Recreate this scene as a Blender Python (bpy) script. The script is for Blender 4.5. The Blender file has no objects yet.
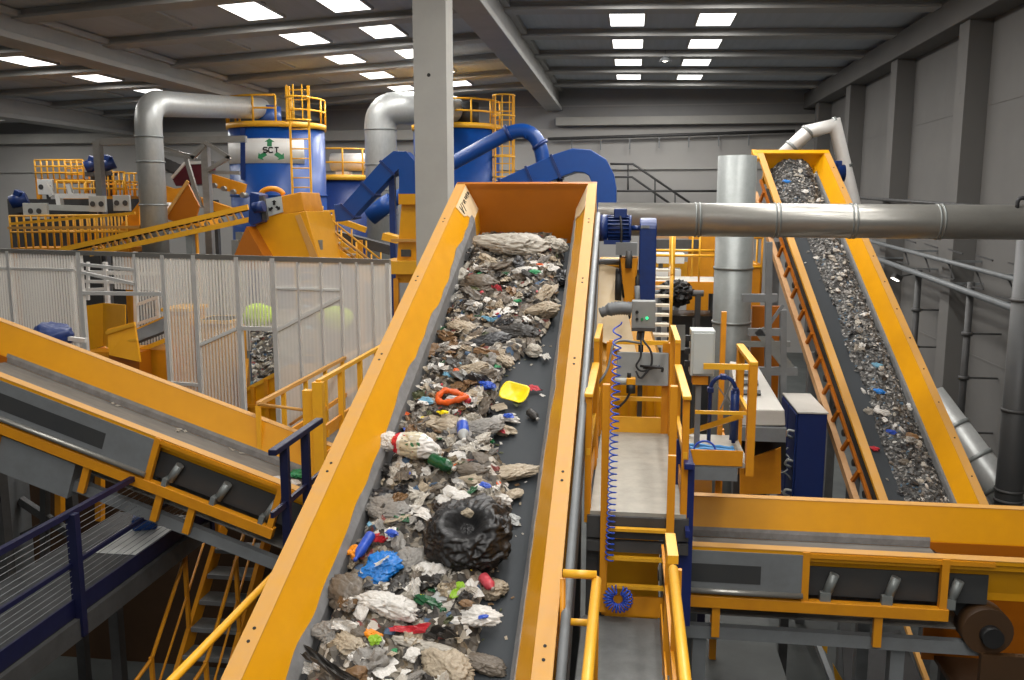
import bpy, bmesh, math, random
from mathutils import Vector, Matrix, noise
rnd = random.Random(7)
PI = math.pi
col = bpy.context.scene.collection
V = Vector

# ---------------------------------------------------------------- camera
EYE = V((0, 0, 6.5))
FPX = 880.0
pit = math.atan(135 / FPX)
yaw_ = math.atan(120 / FPX * math.cos(pit))
CR = V((math.cos(yaw_), math.sin(yaw_), 0))
CF = V((-math.sin(yaw_) * math.cos(pit), math.cos(yaw_) * math.cos(pit), -math.sin(pit)))
CU = CR.cross(CF)
cam_d = bpy.data.cameras.new('camera')
cam = bpy.data.objects.new('camera', cam_d)
col.objects.link(cam)
cam.matrix_world = Matrix((
    (CR.x, CU.x, -CF.x, EYE.x), (CR.y, CU.y, -CF.y, EYE.y), (CR.z, CU.z, -CF.z, EYE.z), (0, 0, 0, 1)))
cam_d.sensor_width = 36
cam_d.lens = 36 * FPX / 1024
cam_d.clip_start = 0.05
cam_d.clip_end = 300
bpy.context.scene.camera = cam


def ray(x, y):
    return CR * (x - 512) + CU * (340 - y) + CF * FPX


def at(x, y, Y):            # point of the hall at depth Y that the photo shows at (x, y)
    d = ray(x, y)
    return EYE + d * (Y / d.y)


def atz(x, y, Z):
    d = ray(x, y)
    return EYE + d * ((Z - EYE.z) / d.z)


def atx(x, y, X):
    d = ray(x, y)
    return EYE + d * (X / d.x)


# ---------------------------------------------------------------- materials
def lin(c):
    return tuple(((v / 255) / 12.92 if v / 255 <= 0.04045 else ((v / 255 + 0.055) / 1.055) ** 2.4) for v in c)


def mat(name, c, c2=None, rough=0.5, metal=0.0, scale=6.0, amt=0.5, bump=0.0, spec=0.5, streak=None, detail=5, rv=0.12):
    """paint / metal / stone with a worn second colour mixed in by noise"""
    m = bpy.data.materials.new(name)
    m.use_nodes = True
    nt = m.node_tree
    b = nt.nodes['Principled BSDF']
    b.inputs['Metallic'].default_value = metal
    b.inputs['Specular IOR Level'].default_value = spec
    tc = nt.nodes.new('ShaderNodeTexCoord')
    mp = nt.nodes.new('ShaderNodeMapping')
    nt.links.new(tc.outputs['Object'], mp.inputs['Vector'])
    if streak:
        mp.inputs['Scale'].default_value = streak
    n = nt.nodes.new('ShaderNodeTexNoise')
    n.inputs['Scale'].default_value = scale
    n.inputs['Detail'].default_value = detail
    n.inputs['Roughness'].default_value = 0.65
    nt.links.new(mp.outputs['Vector'], n.inputs['Vector'])
    r = nt.nodes.new('ShaderNodeValToRGB')
    r.color_ramp.elements[0].position = 0.5 - 0.22
    r.color_ramp.elements[1].position = 0.5 + 0.28
    c = lin(c)
    c2 = lin(c2) if c2 else tuple(v * 0.75 for v in c)
    r.color_ramp.elements[0].color = (*c, 1)
    r.color_ramp.elements[1].color = (*[a + (q - a) * amt for a, q in zip(c, c2)], 1)
    nt.links.new(n.outputs['Fac'], r.inputs['Fac'])
    nt.links.new(r.outputs['Color'], b.inputs['Base Color'])
    mr = nt.nodes.new('ShaderNodeMapRange')
    mr.inputs['To Min'].default_value = max(0.03, rough - rv)
    mr.inputs['To Max'].default_value = min(1, rough + rv)
    nt.links.new(n.outputs['Fac'], mr.inputs['Value'])
    nt.links.new(mr.outputs['Result'], b.inputs['Roughness'])
    if bump:
        bp = nt.nodes.new('ShaderNodeBump')
        bp.inputs['Strength'].default_value = bump
        bp.inputs['Distance'].default_value = 0.02
        nt.links.new(n.outputs['Fac'], bp.inputs['Height'])
        nt.links.new(bp.outputs['Normal'], b.inputs['Normal'])
    return m


M = {}
M['yellow'] = mat('yellow_paint', (226, 159, 6), (202, 138, 8), rough=0.38, scale=2.5, amt=0.5)
M['flange'] = mat('dusty_sheen_yellow_paint', (200, 146, 62), (192, 146, 88), rough=0.6, scale=9, amt=0.9)  # dust plus skylight sheen, both painted into the colour
M['orange'] = mat('orange_yellow_paint', (224, 150, 20), (190, 118, 24), rough=0.45, scale=4, amt=0.6)
M['rail'] = mat('yellow_rail_paint', (236, 176, 40), (215, 150, 40), rough=0.4, scale=8, amt=0.5)
M['cream'] = mat('pale_cream_glare_plate', (226, 205, 172), (214, 182, 120), rough=0.5, scale=5, amt=0.6)
M['amber'] = mat('brown_orange_plate', (172, 98, 6), (150, 84, 6), rough=0.45, scale=2, amt=0.5)
M['belt'] = mat('dark_rubber_belt', (40, 45, 50), (56, 60, 62), rough=0.72, scale=7, amt=0.7, streak=(4, 1, 1))
M['beltg'] = mat('worn_grey_belt', (104, 102, 98), (140, 135, 126), rough=0.7, scale=5, amt=0.8, streak=(0.4, 4, 2))
M['skirt'] = mat('grey_skirt_rubber', (138, 138, 138), (100, 98, 96), rough=0.65, scale=10, amt=0.8)
M['frame'] = mat('dark_steel', (70, 70, 70), (52, 50, 48), rough=0.55, scale=5, amt=0.7)
M['steel'] = mat('grey_painted_steel', (122, 126, 128), (100, 100, 100), rough=0.5, scale=5, amt=0.6)
M['darkpanel'] = mat('charcoal_panel', (54, 56, 58), (70, 68, 64), rough=0.5, scale=3, amt=0.6)
M['black'] = mat('black_rubber', (24, 24, 25), (38, 37, 36), rough=0.6, scale=8)
M['galv'] = mat('galvanised_sheet', (182, 184, 182), (158, 160, 158), rough=0.4, metal=0.4, scale=14, amt=0.7, streak=(1, 1, .4))
M['galvmatte'] = mat('dull_galvanised_sheet', (138, 142, 140), (120, 124, 122), rough=0.45, metal=0.35, scale=10, amt=0.6)
M['duct'] = mat('dusty_grey_duct', (158, 156, 150), (134, 132, 126), rough=0.33, metal=0.6, scale=8, amt=0.6, streak=(.5, 1, 1))
M['alu'] = mat('pale_aluminium', (218, 216, 212), (196, 194, 190), rough=0.45, metal=0.2, scale=8)
M['blue'] = mat('blue_paint', (12, 68, 142), (10, 56, 122), rough=0.36, scale=3, amt=0.6)
M['motor'] = mat('motor_blue_paint', (20, 50, 112), (18, 38, 84), rough=0.4, scale=12, amt=0.7)
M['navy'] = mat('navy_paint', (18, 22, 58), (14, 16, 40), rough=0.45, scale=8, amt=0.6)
M['railblue'] = mat('rail_blue_paint', (22, 38, 100), (18, 30, 76), rough=0.45, scale=8)
M['chord'] = mat('dusty_tan_paint', (186, 148, 108), (170, 126, 78), rough=.65, scale=9, amt=.9)
M['cabblue'] = mat('cabinet_blue_paint', (16, 40, 96), (14, 32, 78), rough=0.45, scale=2, amt=0.5)
M['hose'] = mat('blue_hose', (40, 70, 190), (60, 120, 210), rough=0.4, scale=9)
M['palehose'] = mat('light_blue_hose', (70, 150, 215), (120, 180, 220), rough=0.4, scale=9)
M['concrete'] = mat('pale_concrete', (168, 166, 160), (150, 148, 144), rough=0.85, scale=1.2, amt=0.6, spec=.3)
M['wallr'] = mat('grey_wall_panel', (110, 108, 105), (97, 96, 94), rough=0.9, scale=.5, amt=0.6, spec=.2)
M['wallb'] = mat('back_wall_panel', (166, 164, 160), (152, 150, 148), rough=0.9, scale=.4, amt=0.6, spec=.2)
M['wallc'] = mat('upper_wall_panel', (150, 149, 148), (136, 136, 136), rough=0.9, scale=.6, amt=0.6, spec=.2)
M['roof'] = mat('roof_deck', (178, 184, 190), (158, 163, 168), rough=0.85, scale=.7, amt=0.6, streak=(8, .3, 1), spec=.2)
M['purlin'] = mat('purlin_concrete', (176, 175, 172), (154, 154, 152), rough=0.85, scale=1, amt=0.6, spec=.2)
M['floor'] = mat('hall_floor_concrete', (84, 88, 86), (58, 61, 61), rough=0.6, scale=.9, amt=0.8)
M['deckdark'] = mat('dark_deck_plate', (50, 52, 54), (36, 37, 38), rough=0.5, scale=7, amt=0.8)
M['plate'] = mat('scuffed_steel_plate', (172, 168, 156), (140, 136, 126), rough=0.55, scale=6, amt=0.8)
M['deck'] = mat('grey_deck_plate', (112, 114, 112), (80, 82, 82), rough=0.5, scale=7, amt=0.8, bump=.2)
M['boxgrey'] = mat('cabinet_grey_paint', (184, 188, 184), (172, 176, 172), rough=0.5, scale=3)
M['panelgrey'] = mat('flat_grey_panel', (138, 140, 138), (118, 120, 118), rough=0.5, scale=5, amt=.6)
M['white'] = mat('white_paint', (226, 226, 222), (206, 206, 202), rough=0.5, scale=4)
M['green'] = mat('green_print', (40, 130, 80), (34, 112, 70), rough=0.5)
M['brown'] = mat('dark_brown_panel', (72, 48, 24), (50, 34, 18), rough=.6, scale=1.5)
M['ink'] = mat('black_ink', (20, 18, 16), (30, 26, 22), rough=0.7)
M['maroon'] = mat('maroon_plate', (96, 30, 44), (70, 24, 34), rough=0.4)
M['cable'] = mat('black_cable', (32, 32, 34), (48, 48, 50), rough=0.6)
M['stair'] = mat('pale_stair_plate', (206, 196, 178), (180, 170, 150), rough=0.6, scale=6)
M['graybox'] = mat('light_grey_box', (196, 192, 184), (170, 166, 158), rough=0.6, scale=4)


def emis(name, c, s):
    m = bpy.data.materials.new(name)
    m.use_nodes = True
    b = m.node_tree.nodes['Principled BSDF']
    b.inputs['Base Color'].default_value = (*lin(c), 1)
    b.inputs['Emission Color'].default_value = (*lin(c), 1)
    b.inputs['Emission Strength'].default_value = s
    return m


M['sky'] = emis('skylight_daylight', (255, 253, 248), 3.0)
M['lampglow'] = emis('lamp_glow', (255, 250, 240), 9.0)
M['led'] = emis('green_indicator', (60, 230, 150), 1.2)


def poly_mat():
    m = bpy.data.materials.new('twin_wall_polycarbonate')
    m.use_nodes = True
    nt = m.node_tree
    for n in list(nt.nodes):
        nt.nodes.remove(n)
    out = nt.nodes.new('ShaderNodeOutputMaterial')
    tr = nt.nodes.new('ShaderNodeBsdfTransparent')
    tr.inputs['Color'].default_value = (.93, .93, .92, 1)
    pb = nt.nodes.new('ShaderNodeBsdfPrincipled')
    pb.inputs['Base Color'].default_value = (.86, .83, .79, 1)
    pb.inputs['Roughness'].default_value = .3
    tl = nt.nodes.new('ShaderNodeBsdfTranslucent')
    tl.inputs['Color'].default_value = (.88, .85, .80, 1)
    mx0 = nt.nodes.new('ShaderNodeMixShader')
    mx0.inputs[0].default_value = .5
    nt.links.new(pb.outputs[0], mx0.inputs[1])
    nt.links.new(tl.outputs[0], mx0.inputs[2])
    tc = nt.nodes.new('ShaderNodeTexCoord')
    sx = nt.nodes.new('ShaderNodeSeparateXYZ')
    nt.links.new(tc.outputs['Object'], sx.inputs[0])
    ml = nt.nodes.new('ShaderNodeMath')
    ml.operation = 'MULTIPLY'
    ml.inputs[1].default_value = 2 * PI / 0.064
    nt.links.new(sx.outputs['X'], ml.inputs[0])
    si = nt.nodes.new('ShaderNodeMath')
    si.operation = 'SINE'
    nt.links.new(ml.outputs[0], si.inputs[0])
    mr = nt.nodes.new('ShaderNodeMapRange')
    mr.inputs['From Min'].default_value = -1
    mr.inputs['From Max'].default_value = 1
    mr.inputs['To Min'].default_value = .06
    mr.inputs['To Max'].default_value = .60
    nt.links.new(si.outputs[0], mr.inputs['Value'])
    mx = nt.nodes.new('ShaderNodeMixShader')
    nt.links.new(mr.outputs[0], mx.inputs[0])
    nt.links.new(tr.outputs[0], mx.inputs[1])
    nt.links.new(mx0.outputs[0], mx.inputs[2])
    nt.links.new(mx.outputs[0], out.inputs[0])
    return m


def frosted_mat():
    m = poly_mat()
    m.name = 'dusty_clear_sheet'
    nt = m.node_tree
    for n in nt.nodes:
        if n.type == 'MAP_RANGE':
            n.inputs['To Min'].default_value = .47
            n.inputs['To Max'].default_value = .52
    return m


M['poly'] = poly_mat()
M['frosted'] = frosted_mat()


# ---------------------------------------------------------------- mesh builder
class MB:
    def __init__(self):
        self.v, self.f, self.mi, self.sm = [], [], [], []
        self.m, self.s = 0, False

    def add(self, vs, fs, smooth=None):
        b = len(self.v)
        self.v += [V(p) for p in vs]
        for f in fs:
            self.f.append([b + i for i in f])
            self.mi.append(self.m)
            self.sm.append(self.s if smooth is None else smooth)
        return self

    def box(self, c, size, rot=None):
        c = V(c)
        hx, hy, hz = [q / 2 for q in size]
        vs = []
        for x in (-hx, hx):
            for y in (-hy, hy):
                for z in (-hz, hz):
                    p = V((x, y, z))
                    if rot is not None:
                        p = rot @ p
                    vs.append(c + p)
        return self.add(vs, [(0, 1, 3, 2), (4, 6, 7, 5), (0, 4, 5, 1), (2, 3, 7, 6), (0, 2, 6, 4), (1, 5, 7, 3)])

    def span(self, a, b):
        a, b = V(a), V(b)
        return self.box((a + b) / 2, [abs(q) for q in (b - a)])

    def bar(self, p, q, w, h, up=(0, 0, 1)):
        """rectangular beam p->q, w across, h along up"""
        p, q = V(p), V(q)
        d = (q - p).normalized()
        up = V(up)
        if abs(d.dot(up)) > .98:
            up = V((0, 1, 0))
        s = d.cross(up).normalized()
        u = s.cross(d).normalized()
        vs = []
        for e in (p, q):
            for a, b in ((-1, -1), (1, -1), (1, 1), (-1, 1)):
                vs.append(e + s * (a * w / 2) + u * (b * h / 2))
        return self.add(vs, [(3, 2, 1, 0), (4, 5, 6, 7), (0, 1, 5, 4), (1, 2, 6, 5), (2, 3, 7, 6), (3, 0, 4, 7)])

    def tube(self, pts, r, n=10, caps=True):
        pts = [V(p) for p in pts]
        rs = r if isinstance(r, (list, tuple)) else [r] * len(pts)
        d0 = (pts[1] - pts[0]).normalized()
        a = V((0, 0, 1)) if abs(d0.z) < .9 else V((1, 0, 0))
        s = d0.cross(a).normalized()
        vs = []
        for i, p in enumerate(pts):
            if i == 0:
                d = d0
            elif i == len(pts) - 1:
                d = (pts[i] - pts[i - 1]).normalized()
            else:
                d = ((pts[i] - pts[i - 1]).normalized() + (pts[i + 1] - pts[i]).normalized())
                d = d.normalized() if d.length > 1e-6 else d0
            s = (s - d * s.dot(d))
            s = s.normalized() if s.length > 1e-6 else d.orthogonal().normalized()
            t = d.cross(s)
            k = 1.0
            if 0 < i < len(pts) - 1:
                k = 1 / max(.5, d.dot((pts[i + 1] - pts[i]).normalized()))
            for j in range(n):
                an = 2 * PI * j / n
                vs.append(p + (s * math.cos(an) + t * math.sin(an)) * rs[i] * (1 + (k - 1) * .5))
        fs = []
        for i in range(len(pts) - 1):
            for j in range(n):
                fs.append((i * n + j, i * n + (j + 1) % n, (i + 1) * n + (j + 1) % n, (i + 1) * n + j))
        self.add(vs, fs, True)
        if caps:
            b = len(self.v) - len(vs)
            self.f.append([b + j for j in range(n)][::-1])
            self.f.append([b + (len(pts) - 1) * n + j for j in range(n)])
            self.mi += [self.m] * 2
            self.sm += [False] * 2
        return self

    def cyl(self, p, q, r, n=20, caps=True):
        return self.tube([p, q], r, n, caps)

    def prism(self, pts, off):
        """planar polygon swept by the vector off"""
        pts = [V(p) for p in pts]
        off = V(off)
        n = len(pts)
        nn = V((0, 0, 0))
        for i in range(n):
            nn += pts[i].cross(pts[(i + 1) % n])
        if nn.dot(off) > 0:
            pts = pts[::-1]
        vs = pts + [p + off for p in pts]
        fs = [list(range(n)), list(range(2 * n - 1, n - 1, -1))]
        for i in range(n):
            j = (i + 1) % n
            fs.append((j, i, n + i, n + j))
        return self.add(vs, fs)

    def hexa(self, lo, hi):
        """two matching quads joined into a solid"""
        return self.add(list(lo) + list(hi), [(3, 2, 1, 0), (4, 5, 6, 7), (0, 1, 5, 4), (1, 2, 6, 5), (2, 3, 7, 6), (3, 0, 4, 7)])

    def lathe(self, prof, o, n=32, ax=None):
        """profile [(r, z)] about a vertical axis through o"""
        o = V(o)
        vs, fs = [], []
        for r, z in prof:
            for j in range(n):
                a = 2 * PI * j / n
                vs.append(o + V((r * math.cos(a), r * math.sin(a), z)))
        for i in range(len(prof) - 1):
            for j in range(n):
                fs.append((i * n + j, i * n + (j + 1) % n, (i + 1) * n + (j + 1) % n, (i + 1) * n + j))
        self.add(vs, fs, True)
        b = len(self.v) - len(vs)
        for i, rev in ((0, True), (len(prof) - 1, False)):
            if prof[i][0] > 1e-4:
                ring = [b + i * n + j for j in range(n)]
                self.f.append(ring[::-1] if rev else ring)
                self.mi.append(self.m)
                self.sm.append(False)
        return self

    def sweep(self, pts, w, h, side):
        """rectangular section w (along side) x h swept along a path lying in the plane normal to side"""
        pts = [V(p) for p in pts]
        side = V(side).normalized()
        vs = []
        for i, p in enumerate(pts):
            if i == 0:
                d = pts[1] - pts[0]
            elif i == len(pts) - 1:
                d = pts[-1] - pts[-2]
            else:
                d = (pts[i] - pts[i - 1]).normalized() + (pts[i + 1] - pts[i]).normalized()
            d.normalize()
            u = side.cross(d).normalized()
            hh = h[i] if isinstance(h, (list, tuple)) else h
            for a, b in ((-1, -1), (1, -1), (1, 1), (-1, 1)):
                vs.append(p + side * (a * w / 2) + u * (b * hh / 2))
        fs = [(3, 2, 1, 0)]
        k = len(pts)
        for i in range(k - 1):
            for j in range(4):
                fs.append((i * 4 + j, i * 4 + (j + 1) % 4, i * 4 + 4 + (j + 1) % 4, i * 4 + 4 + j))
        e = (k - 1) * 4
        fs.append((e, e + 1, e + 2, e + 3))
        return self.add(vs, fs)

    def build(self, name, mats, parent=None, origin=None, bevel=0, fix=True):
        if not isinstance(mats, (list, tuple)):
            mats = [mats]
        if parent is not None:
            org = parent['_o'] if '_o' in parent else (0, 0, 0)
            org = V(org)
        elif origin is not None:
            org = V(origin)
        else:
            zs = min(p.z for p in self.v)
            org = V((sum(p.x for p in self.v) / len(self.v), sum(p.y for p in self.v) / len(self.v), zs))
        me = bpy.data.meshes.new(name)
        me.from_pydata([p - org for p in self.v], [], self.f)
        for m in mats:
            me.materials.append(M[m] if isinstance(m, str) else m)
        me.polygons.foreach_set('material_index', self.mi)
        me.polygons.foreach_set('use_smooth', self.sm)
        me.update()
        if fix:
            bm = bmesh.new()
            bm.from_mesh(me)
            bmesh.ops.recalc_face_normals(bm, faces=bm.faces)
            bm.to_mesh(me)
            bm.free()
        o = bpy.data.objects.new(name, me)
        col.objects.link(o)
        if parent is not None:
            o.parent = parent
            ORG[o.name] = org
            o['_o'] = tuple(org)
        else:
            o.location = org
            o['_o'] = tuple(org)
        if bevel:
            bv = o.modifiers.new('edge', 'BEVEL')
            bv.width = bevel
            bv.segments = 2
            bv.limit_method = 'ANGLE'
        return o


ORG = {}


def tag(o, label=None, cat=None, group=None, kind=None):
    if label:
        o['label'] = label
    if cat:
        o['category'] = cat
    if group:
        o['group'] = group
    if kind:
        o['kind'] = kind
    return o


def thing(name, loc, label, cat, group=None):
    o = bpy.data.objects.new(name, None)
    o.empty_display_size = .1
    col.objects.link(o)
    o.location = V(loc)
    o['_o'] = tuple(V(loc))
    return tag(o, label, cat, group)


def struct(o, label=None):
    o['kind'] = 'structure'
    if label:
        o['label'] = label
    return o


def copy_tree(o, dx, label=None, group=None, parent=None):
    c = o.copy()
    col.objects.link(c)
    if parent is None:
        c.location = o.location + V(dx)
        if label:
            c['label'] = label
    else:
        c.parent = parent
    for ch in list(o.children):
        copy_tree(ch, dx, parent=c)
    return c


def arc(c, r, a0, a1, ux, uy, n=8):
    c, ux, uy = V(c), V(ux), V(uy)
    return [c + (ux * math.cos(a) + uy * math.sin(a)) * r for a in [a0 + (a1 - a0) * i / n for i in range(n + 1)]]


def fillet(pts, r, n=6):
    """polyline with rounded corners"""
    pts = [V(p) for p in pts]
    out = [pts[0]]
    for i in range(1, len(pts) - 1):
        a, b, c = pts[i - 1], pts[i], pts[i + 1]
        k = min(r, (a - b).length * .49, (c - b).length * .49)
        p, q = b + (a - b).normalized() * k, b + (c - b).normalized() * k
        for j in range(n + 1):
            t = j / n
            out.append(p * (1 - t) ** 2 + b * 2 * t * (1 - t) + q * t * t)
    out.append(pts[-1])
    return out


def railing(name, path, h, label, group=None, m='rail', step=1.1, r=.024, mids=(0.5,), post=None, cat='railing', toe=0, square=False, postdown=0):
    """guard rail along a floor path: top rail, mid rails and one post after another"""
    path = [V(p) for p in path]
    t = thing(name, path[0], label, cat, group)
    up = V((0, 0, h))

    def run(pts, rr, nm):
        b = MB()
        if square:
            for a, c in zip(pts, pts[1:]):
                b.bar(a, c, rr * 2, rr * 2)
        else:
            b.tube(pts, rr, 8)
        b.build(nm, m, t)
    run([p + up for p in path], r, 'top_rail')
    for k in mids:
        run([p + up * k for p in path], r * .75, 'mid_rail')
    if toe:
        b = MB()
        for a, c in zip(path, path[1:]):
            b.bar(a + V((0, 0, toe / 2)), c + V((0, 0, toe / 2)), .012, toe)
        b.build('toe_board', m, t)
    done = []
    for a, c in zip(path, path[1:]):
        n = max(1, round((c - a).length / step))
        for i in range(n + 1):
            p = a + (c - a) * (i / n)
            if any((p - q).length < .05 for q in done):
                continue
            done.append(p)
            b = MB()
            if square:
                b.bar(p - V((0, 0, postdown)), p + up, r * 1.8, r * 1.8)
            else:
                b.cyl(p - V((0, 0, postdown)), p + up, r * .9, 8)
            b.build('post', m, t)
    return t
# ================================================================ THE HALL
XR, YB, XL = 7.8, 40.0, -34.0
ROOF = [(7.8, 11.35), (-3.5, 11.6), (-14.5, 10.95), (-24, 10.6), (-34, 10.3)]


def roofz(x):
    for (a, za), (b, zb) in zip(ROOF, ROOF[1:]):
        if b <= x <= a:
            return za + (zb - za) * (x - a) / (b - a)
    return ROOF[0][1] if x > XR else ROOF[-1][1]


b = MB()
b.span((XL, -13, -.2), (XR + .3, YB + .3, 0))
struct(b.build('floor', 'floor'))
b = MB()
for (a, za), (c, zc) in zip(ROOF, ROOF[1:]):
    b.prism([(a, -13, za), (c, -13, zc), (c, -13, zc + .2), (a, -13, za + .2)], (0, YB + 13.3, 0))
struct(b.build('ceiling', 'roof'))
# right wall: precast panels with joints, pilasters standing proud of it
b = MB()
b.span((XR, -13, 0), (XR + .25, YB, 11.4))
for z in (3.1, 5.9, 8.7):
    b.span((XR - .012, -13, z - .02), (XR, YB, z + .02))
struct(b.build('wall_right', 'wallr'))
k = 0
for y0 in (10.6, 16.0, 21.4, 26.8, 32.2, 37.4):
    b = MB()
    b.span((XR - .5, y0, 0), (XR, y0 + .62, 11.2))
    b.s = True
    b.cyl((XR - .505, y0 + .3, 9.0), (XR - .49, y0 + .3, 9.0), .03, 10)
    struct(b.build('trim_%d' % (10 + k), 'wallr', bevel=.01))
    k += 1
b = MB()
b.span((XR - .62, -13, 10.55), (XR, YB, 11.2))
struct(b.build('trim_1', 'wallr', bevel=.02))
# back wall in bands
b = MB()
b.m = 0
b.span((XL, YB, 0), (XR, YB + .25, 9.85))
b.m = 1
b.span((XL, YB, 9.85), (XR, YB + .25, 12))
b.m = 0
b.span((XL, YB - .12, 8.05), (XR, YB, 8.1))
b.span((XL, YB - .04, 10.78), (XR, YB, 10.84))
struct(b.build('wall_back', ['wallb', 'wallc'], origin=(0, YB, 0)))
b = MB()
b.span((-3.4, YB - .45, 9.95), (XR - .1, YB, 10.3))
struct(b.build('trim_2', 'concrete', bevel=.02))
b = MB()
b.span((XL, YB - .45, 9.4), (-4.4, YB, 9.85))
struct(b.build('trim_3', 'concrete', bevel=.02))
b = MB()
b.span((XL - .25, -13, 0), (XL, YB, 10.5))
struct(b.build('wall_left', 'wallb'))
# longitudinal girders and the purlins that cross them
for i, (x0, x1, z0) in enumerate(((-3.75, -3.25, 10.62), (-14.85, -14.2, 10.25), (-24.1, -23.4, 9.75))):
    b = MB()
    zt = roofz((x0 + x1) / 2)
    b.span((x0 - .1, -13, z0), (x1 + .1, YB, z0 + .16))
    b.span((x0 + .06, -13, z0 + .16), (x1 - .06, YB, zt - .14))
    b.span((x0 - .1, -13, zt - .16), (x1 + .1, YB, zt))
    struct(b.build('trim_%d' % (20 + i), 'purlin', bevel=.015))
k = 30
for j in range(-10, 5):
    y = 26.85 + 3.56 * j
    for (a, za), (c, zc) in zip(ROOF, ROOF[1:]):
        b = MB()
        b.prism([(a, y - .17, za), (c, y - .17, zc), (c, y - .17, zc - .2), (a, y - .17, za - .2)], (0, .34, 0))
        b.prism([(a, y - .3, za - .15), (c, y - .3, zc - .15), (c, y - .3, zc - .22), (a, y - .3, za - .22)], (0, .6, 0))
        struct(b.build('trim_%d' % k, 'purlin'))
        k += 1
# corrugated deck ribs
# skylights
M['skydim'] = mat('dusty_skylight', (150, 152, 150), (120, 122, 122), rough=.5)
nwin = 1
SKY = []
for xc in (-.23, 2.12, -7.05, -9.35, -18.1, -27.5):  # outermost left row is added to brighten the far left wall
    for j in range(-10, 4):
        SKY.append((xc, 25.05 + 3.56 * j, 'sky'))
for xc in (-11.9, -20.3):
    for j in range(-1, 3):
        SKY.append((xc, 25.05 + 3.56 * j, 'skydim'))
for xc, y, mm in SKY:
    z = roofz(xc)
    sl = math.atan2(roofz(xc + .4) - roofz(xc - .4), .8)
    R = Matrix.Rotation(-sl, 3, 'Y')
    b = MB()
    b.box((xc, y, z - .05), (.92, 1.8, .03), R)
    b.m = 1
    for s in (-1, 1):
        b.box(V((xc, y, z - .03)) + R @ V((s * .49, 0, 0)), (.06, 1.92, .07), R)
        b.box(V((xc, y, z - .03)) + R @ V((0, s * .93, 0)), (1.04, .06, .07), R)
    struct(b.build('window_%d' % nwin, [mm, 'purlin']))
    nwin += 1
    if mm == 'sky':
        L = bpy.data.lights.new('skylight_light', 'AREA')
        L.shape = 'RECTANGLE'
        L.size, L.size_y = .88, 1.75
        near = y < 20
        right = xc > -3
        L.energy = (150 if right else 90) if near else (150 if right else 150)
        if right and y < 9 and xc > 1:
            L.energy = 80
        if not right and y < 13:
            L.energy = 30
        if y < -2:  # unseen rows behind the camera, added for frontal fill light
            L.energy = 150 if right else 90
        if xc < -15:
            L.energy = 150 if y > 20 else 8
        L.color = (1, .975, .94)
        lo = bpy.data.objects.new('skylight_light', L)
        col.objects.link(lo)
        lo.location = (xc, y, z - .075)
# the precast column in the middle of the hall
b = MB()
c0 = at(411, 0, 15.8).x
b.span((-3.9, 15.8, 0), (-3.3, 16.4, 10.62))
b.s = True
b.m = 1
b.cyl((-3.62, 15.797, 8.78), (-3.62, 15.81, 8.78), .035, 12)
struct(b.build('trim_4', ['concrete', 'ink'], bevel=.02), 'pale concrete column beside the main conveyor')

# pendant lamps under the roof
pl = None
for i, (x, y, Y, dz, lab) in enumerate((
        (665, 62, 30.2, 0, 'small pendant hall lamp between the two rows of skylights on the right'),
        (258, 4, 21.0, 0, 'pendant hall lamp in front of the nearest skylight of the middle bay'),
        (383, 72, 33.0, 0, 'pendant hall lamp above the tall galvanised elbow duct beside the column'))):
    p = at(x, y, Y)
    t = thing('pendant_lamp', p, lab, 'lamp', 'pendant hall lamps')
    b = MB()
    b.lathe([(.05, .22), (.08, .2), (.2, 0), (.19, 0), (.06, .17)], p, 16)
    b.build('lamp_shade', 'steel', t)
    b = MB()
    b.cyl(p + V((0, 0, .2)), V((p.x, p.y, roofz(p.x))), .012, 6)
    b.build('rod', 'steel', t)
    b = MB()
    b.lathe([(.01, .0), (.1, .03), (.12, .08), (.05, .14)], p, 12)
    b.build('bulb', 'lampglow', t)

# ---- services along the right wall
def wallpipe(name, pts, r, label, m='duct', brackets=(), cat='pipe', n=10):
    t = thing(name, pts[0], label, cat)
    b = MB()
    b.tube(pts, r, n)
    b.build('pipe_run', m, t)
    for p, q in brackets:
        b = MB()
        b.bar(p, q, .05, .05)
        b.build('bracket', 'steel', t)
    return t


def lerp(a, c, k):
    return V(a) + (V(c) - V(a)) * k


A0, A1 = atx(866, 240, 7.05), atx(1040, 286, 7.05)
wallpipe('wall_pipe', [A0, A1], .05, 'upper of two grey pipes sloping along the dark right wall', 'steel',
         [(lerp(A0, A1, q), lerp(A0, A1, q) + V((.75, 0, 0))) for q in (.1, .35, .6, .85)])
B0, B1 = atx(864, 254, 7.0), atx(1040, 318, 7.0)
wallpipe('wall_pipe', [B0, B1], .065, 'lower and thicker grey pipe sloping along the dark right wall', 'steel',
         [(lerp(B0, B1, q), lerp(B0, B1, q) + V((.8, 0, 0))) for q in (.1, .35, .6, .85)])
for i in range(5):
    q = .3 + .14 * i
    p = lerp(A0, A1, q)
    s = lerp(B0, B1, q)
    t = thing('pipe_bracket', p, 'thin zigzag steel hanger between the two pipes on the right wall', 'bracket', 'zigzag pipe hangers')
    b = MB()
    b.bar(p + V((.1, 0, .25)), p + V((.1, -.9, .2)), .03, .03)
    b.bar(p + V((.1, -.0, .0)), s + V((.1, -.5, .1)), .03, .03)
    b.bar(s + V((.1, -.5, .1)), s + V((.1, .5, .1)), .03, .03)
    b.build('hanger', 'frame', t)
C0, C1 = atx(848, 197, 7.2), atx(1000, 208, 7.2)
wallpipe('cable_tray', [C0, C1], .05, 'thin cable tray along the right wall above the horizontal duct', 'frame',
         [(lerp(C0, C1, q), lerp(C0, C1, q) + V((.5, 0, -.05))) for q in (.2, .5, .8)], 'cable tray', 6)
p = atx(897, 277, 7.3)
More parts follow.
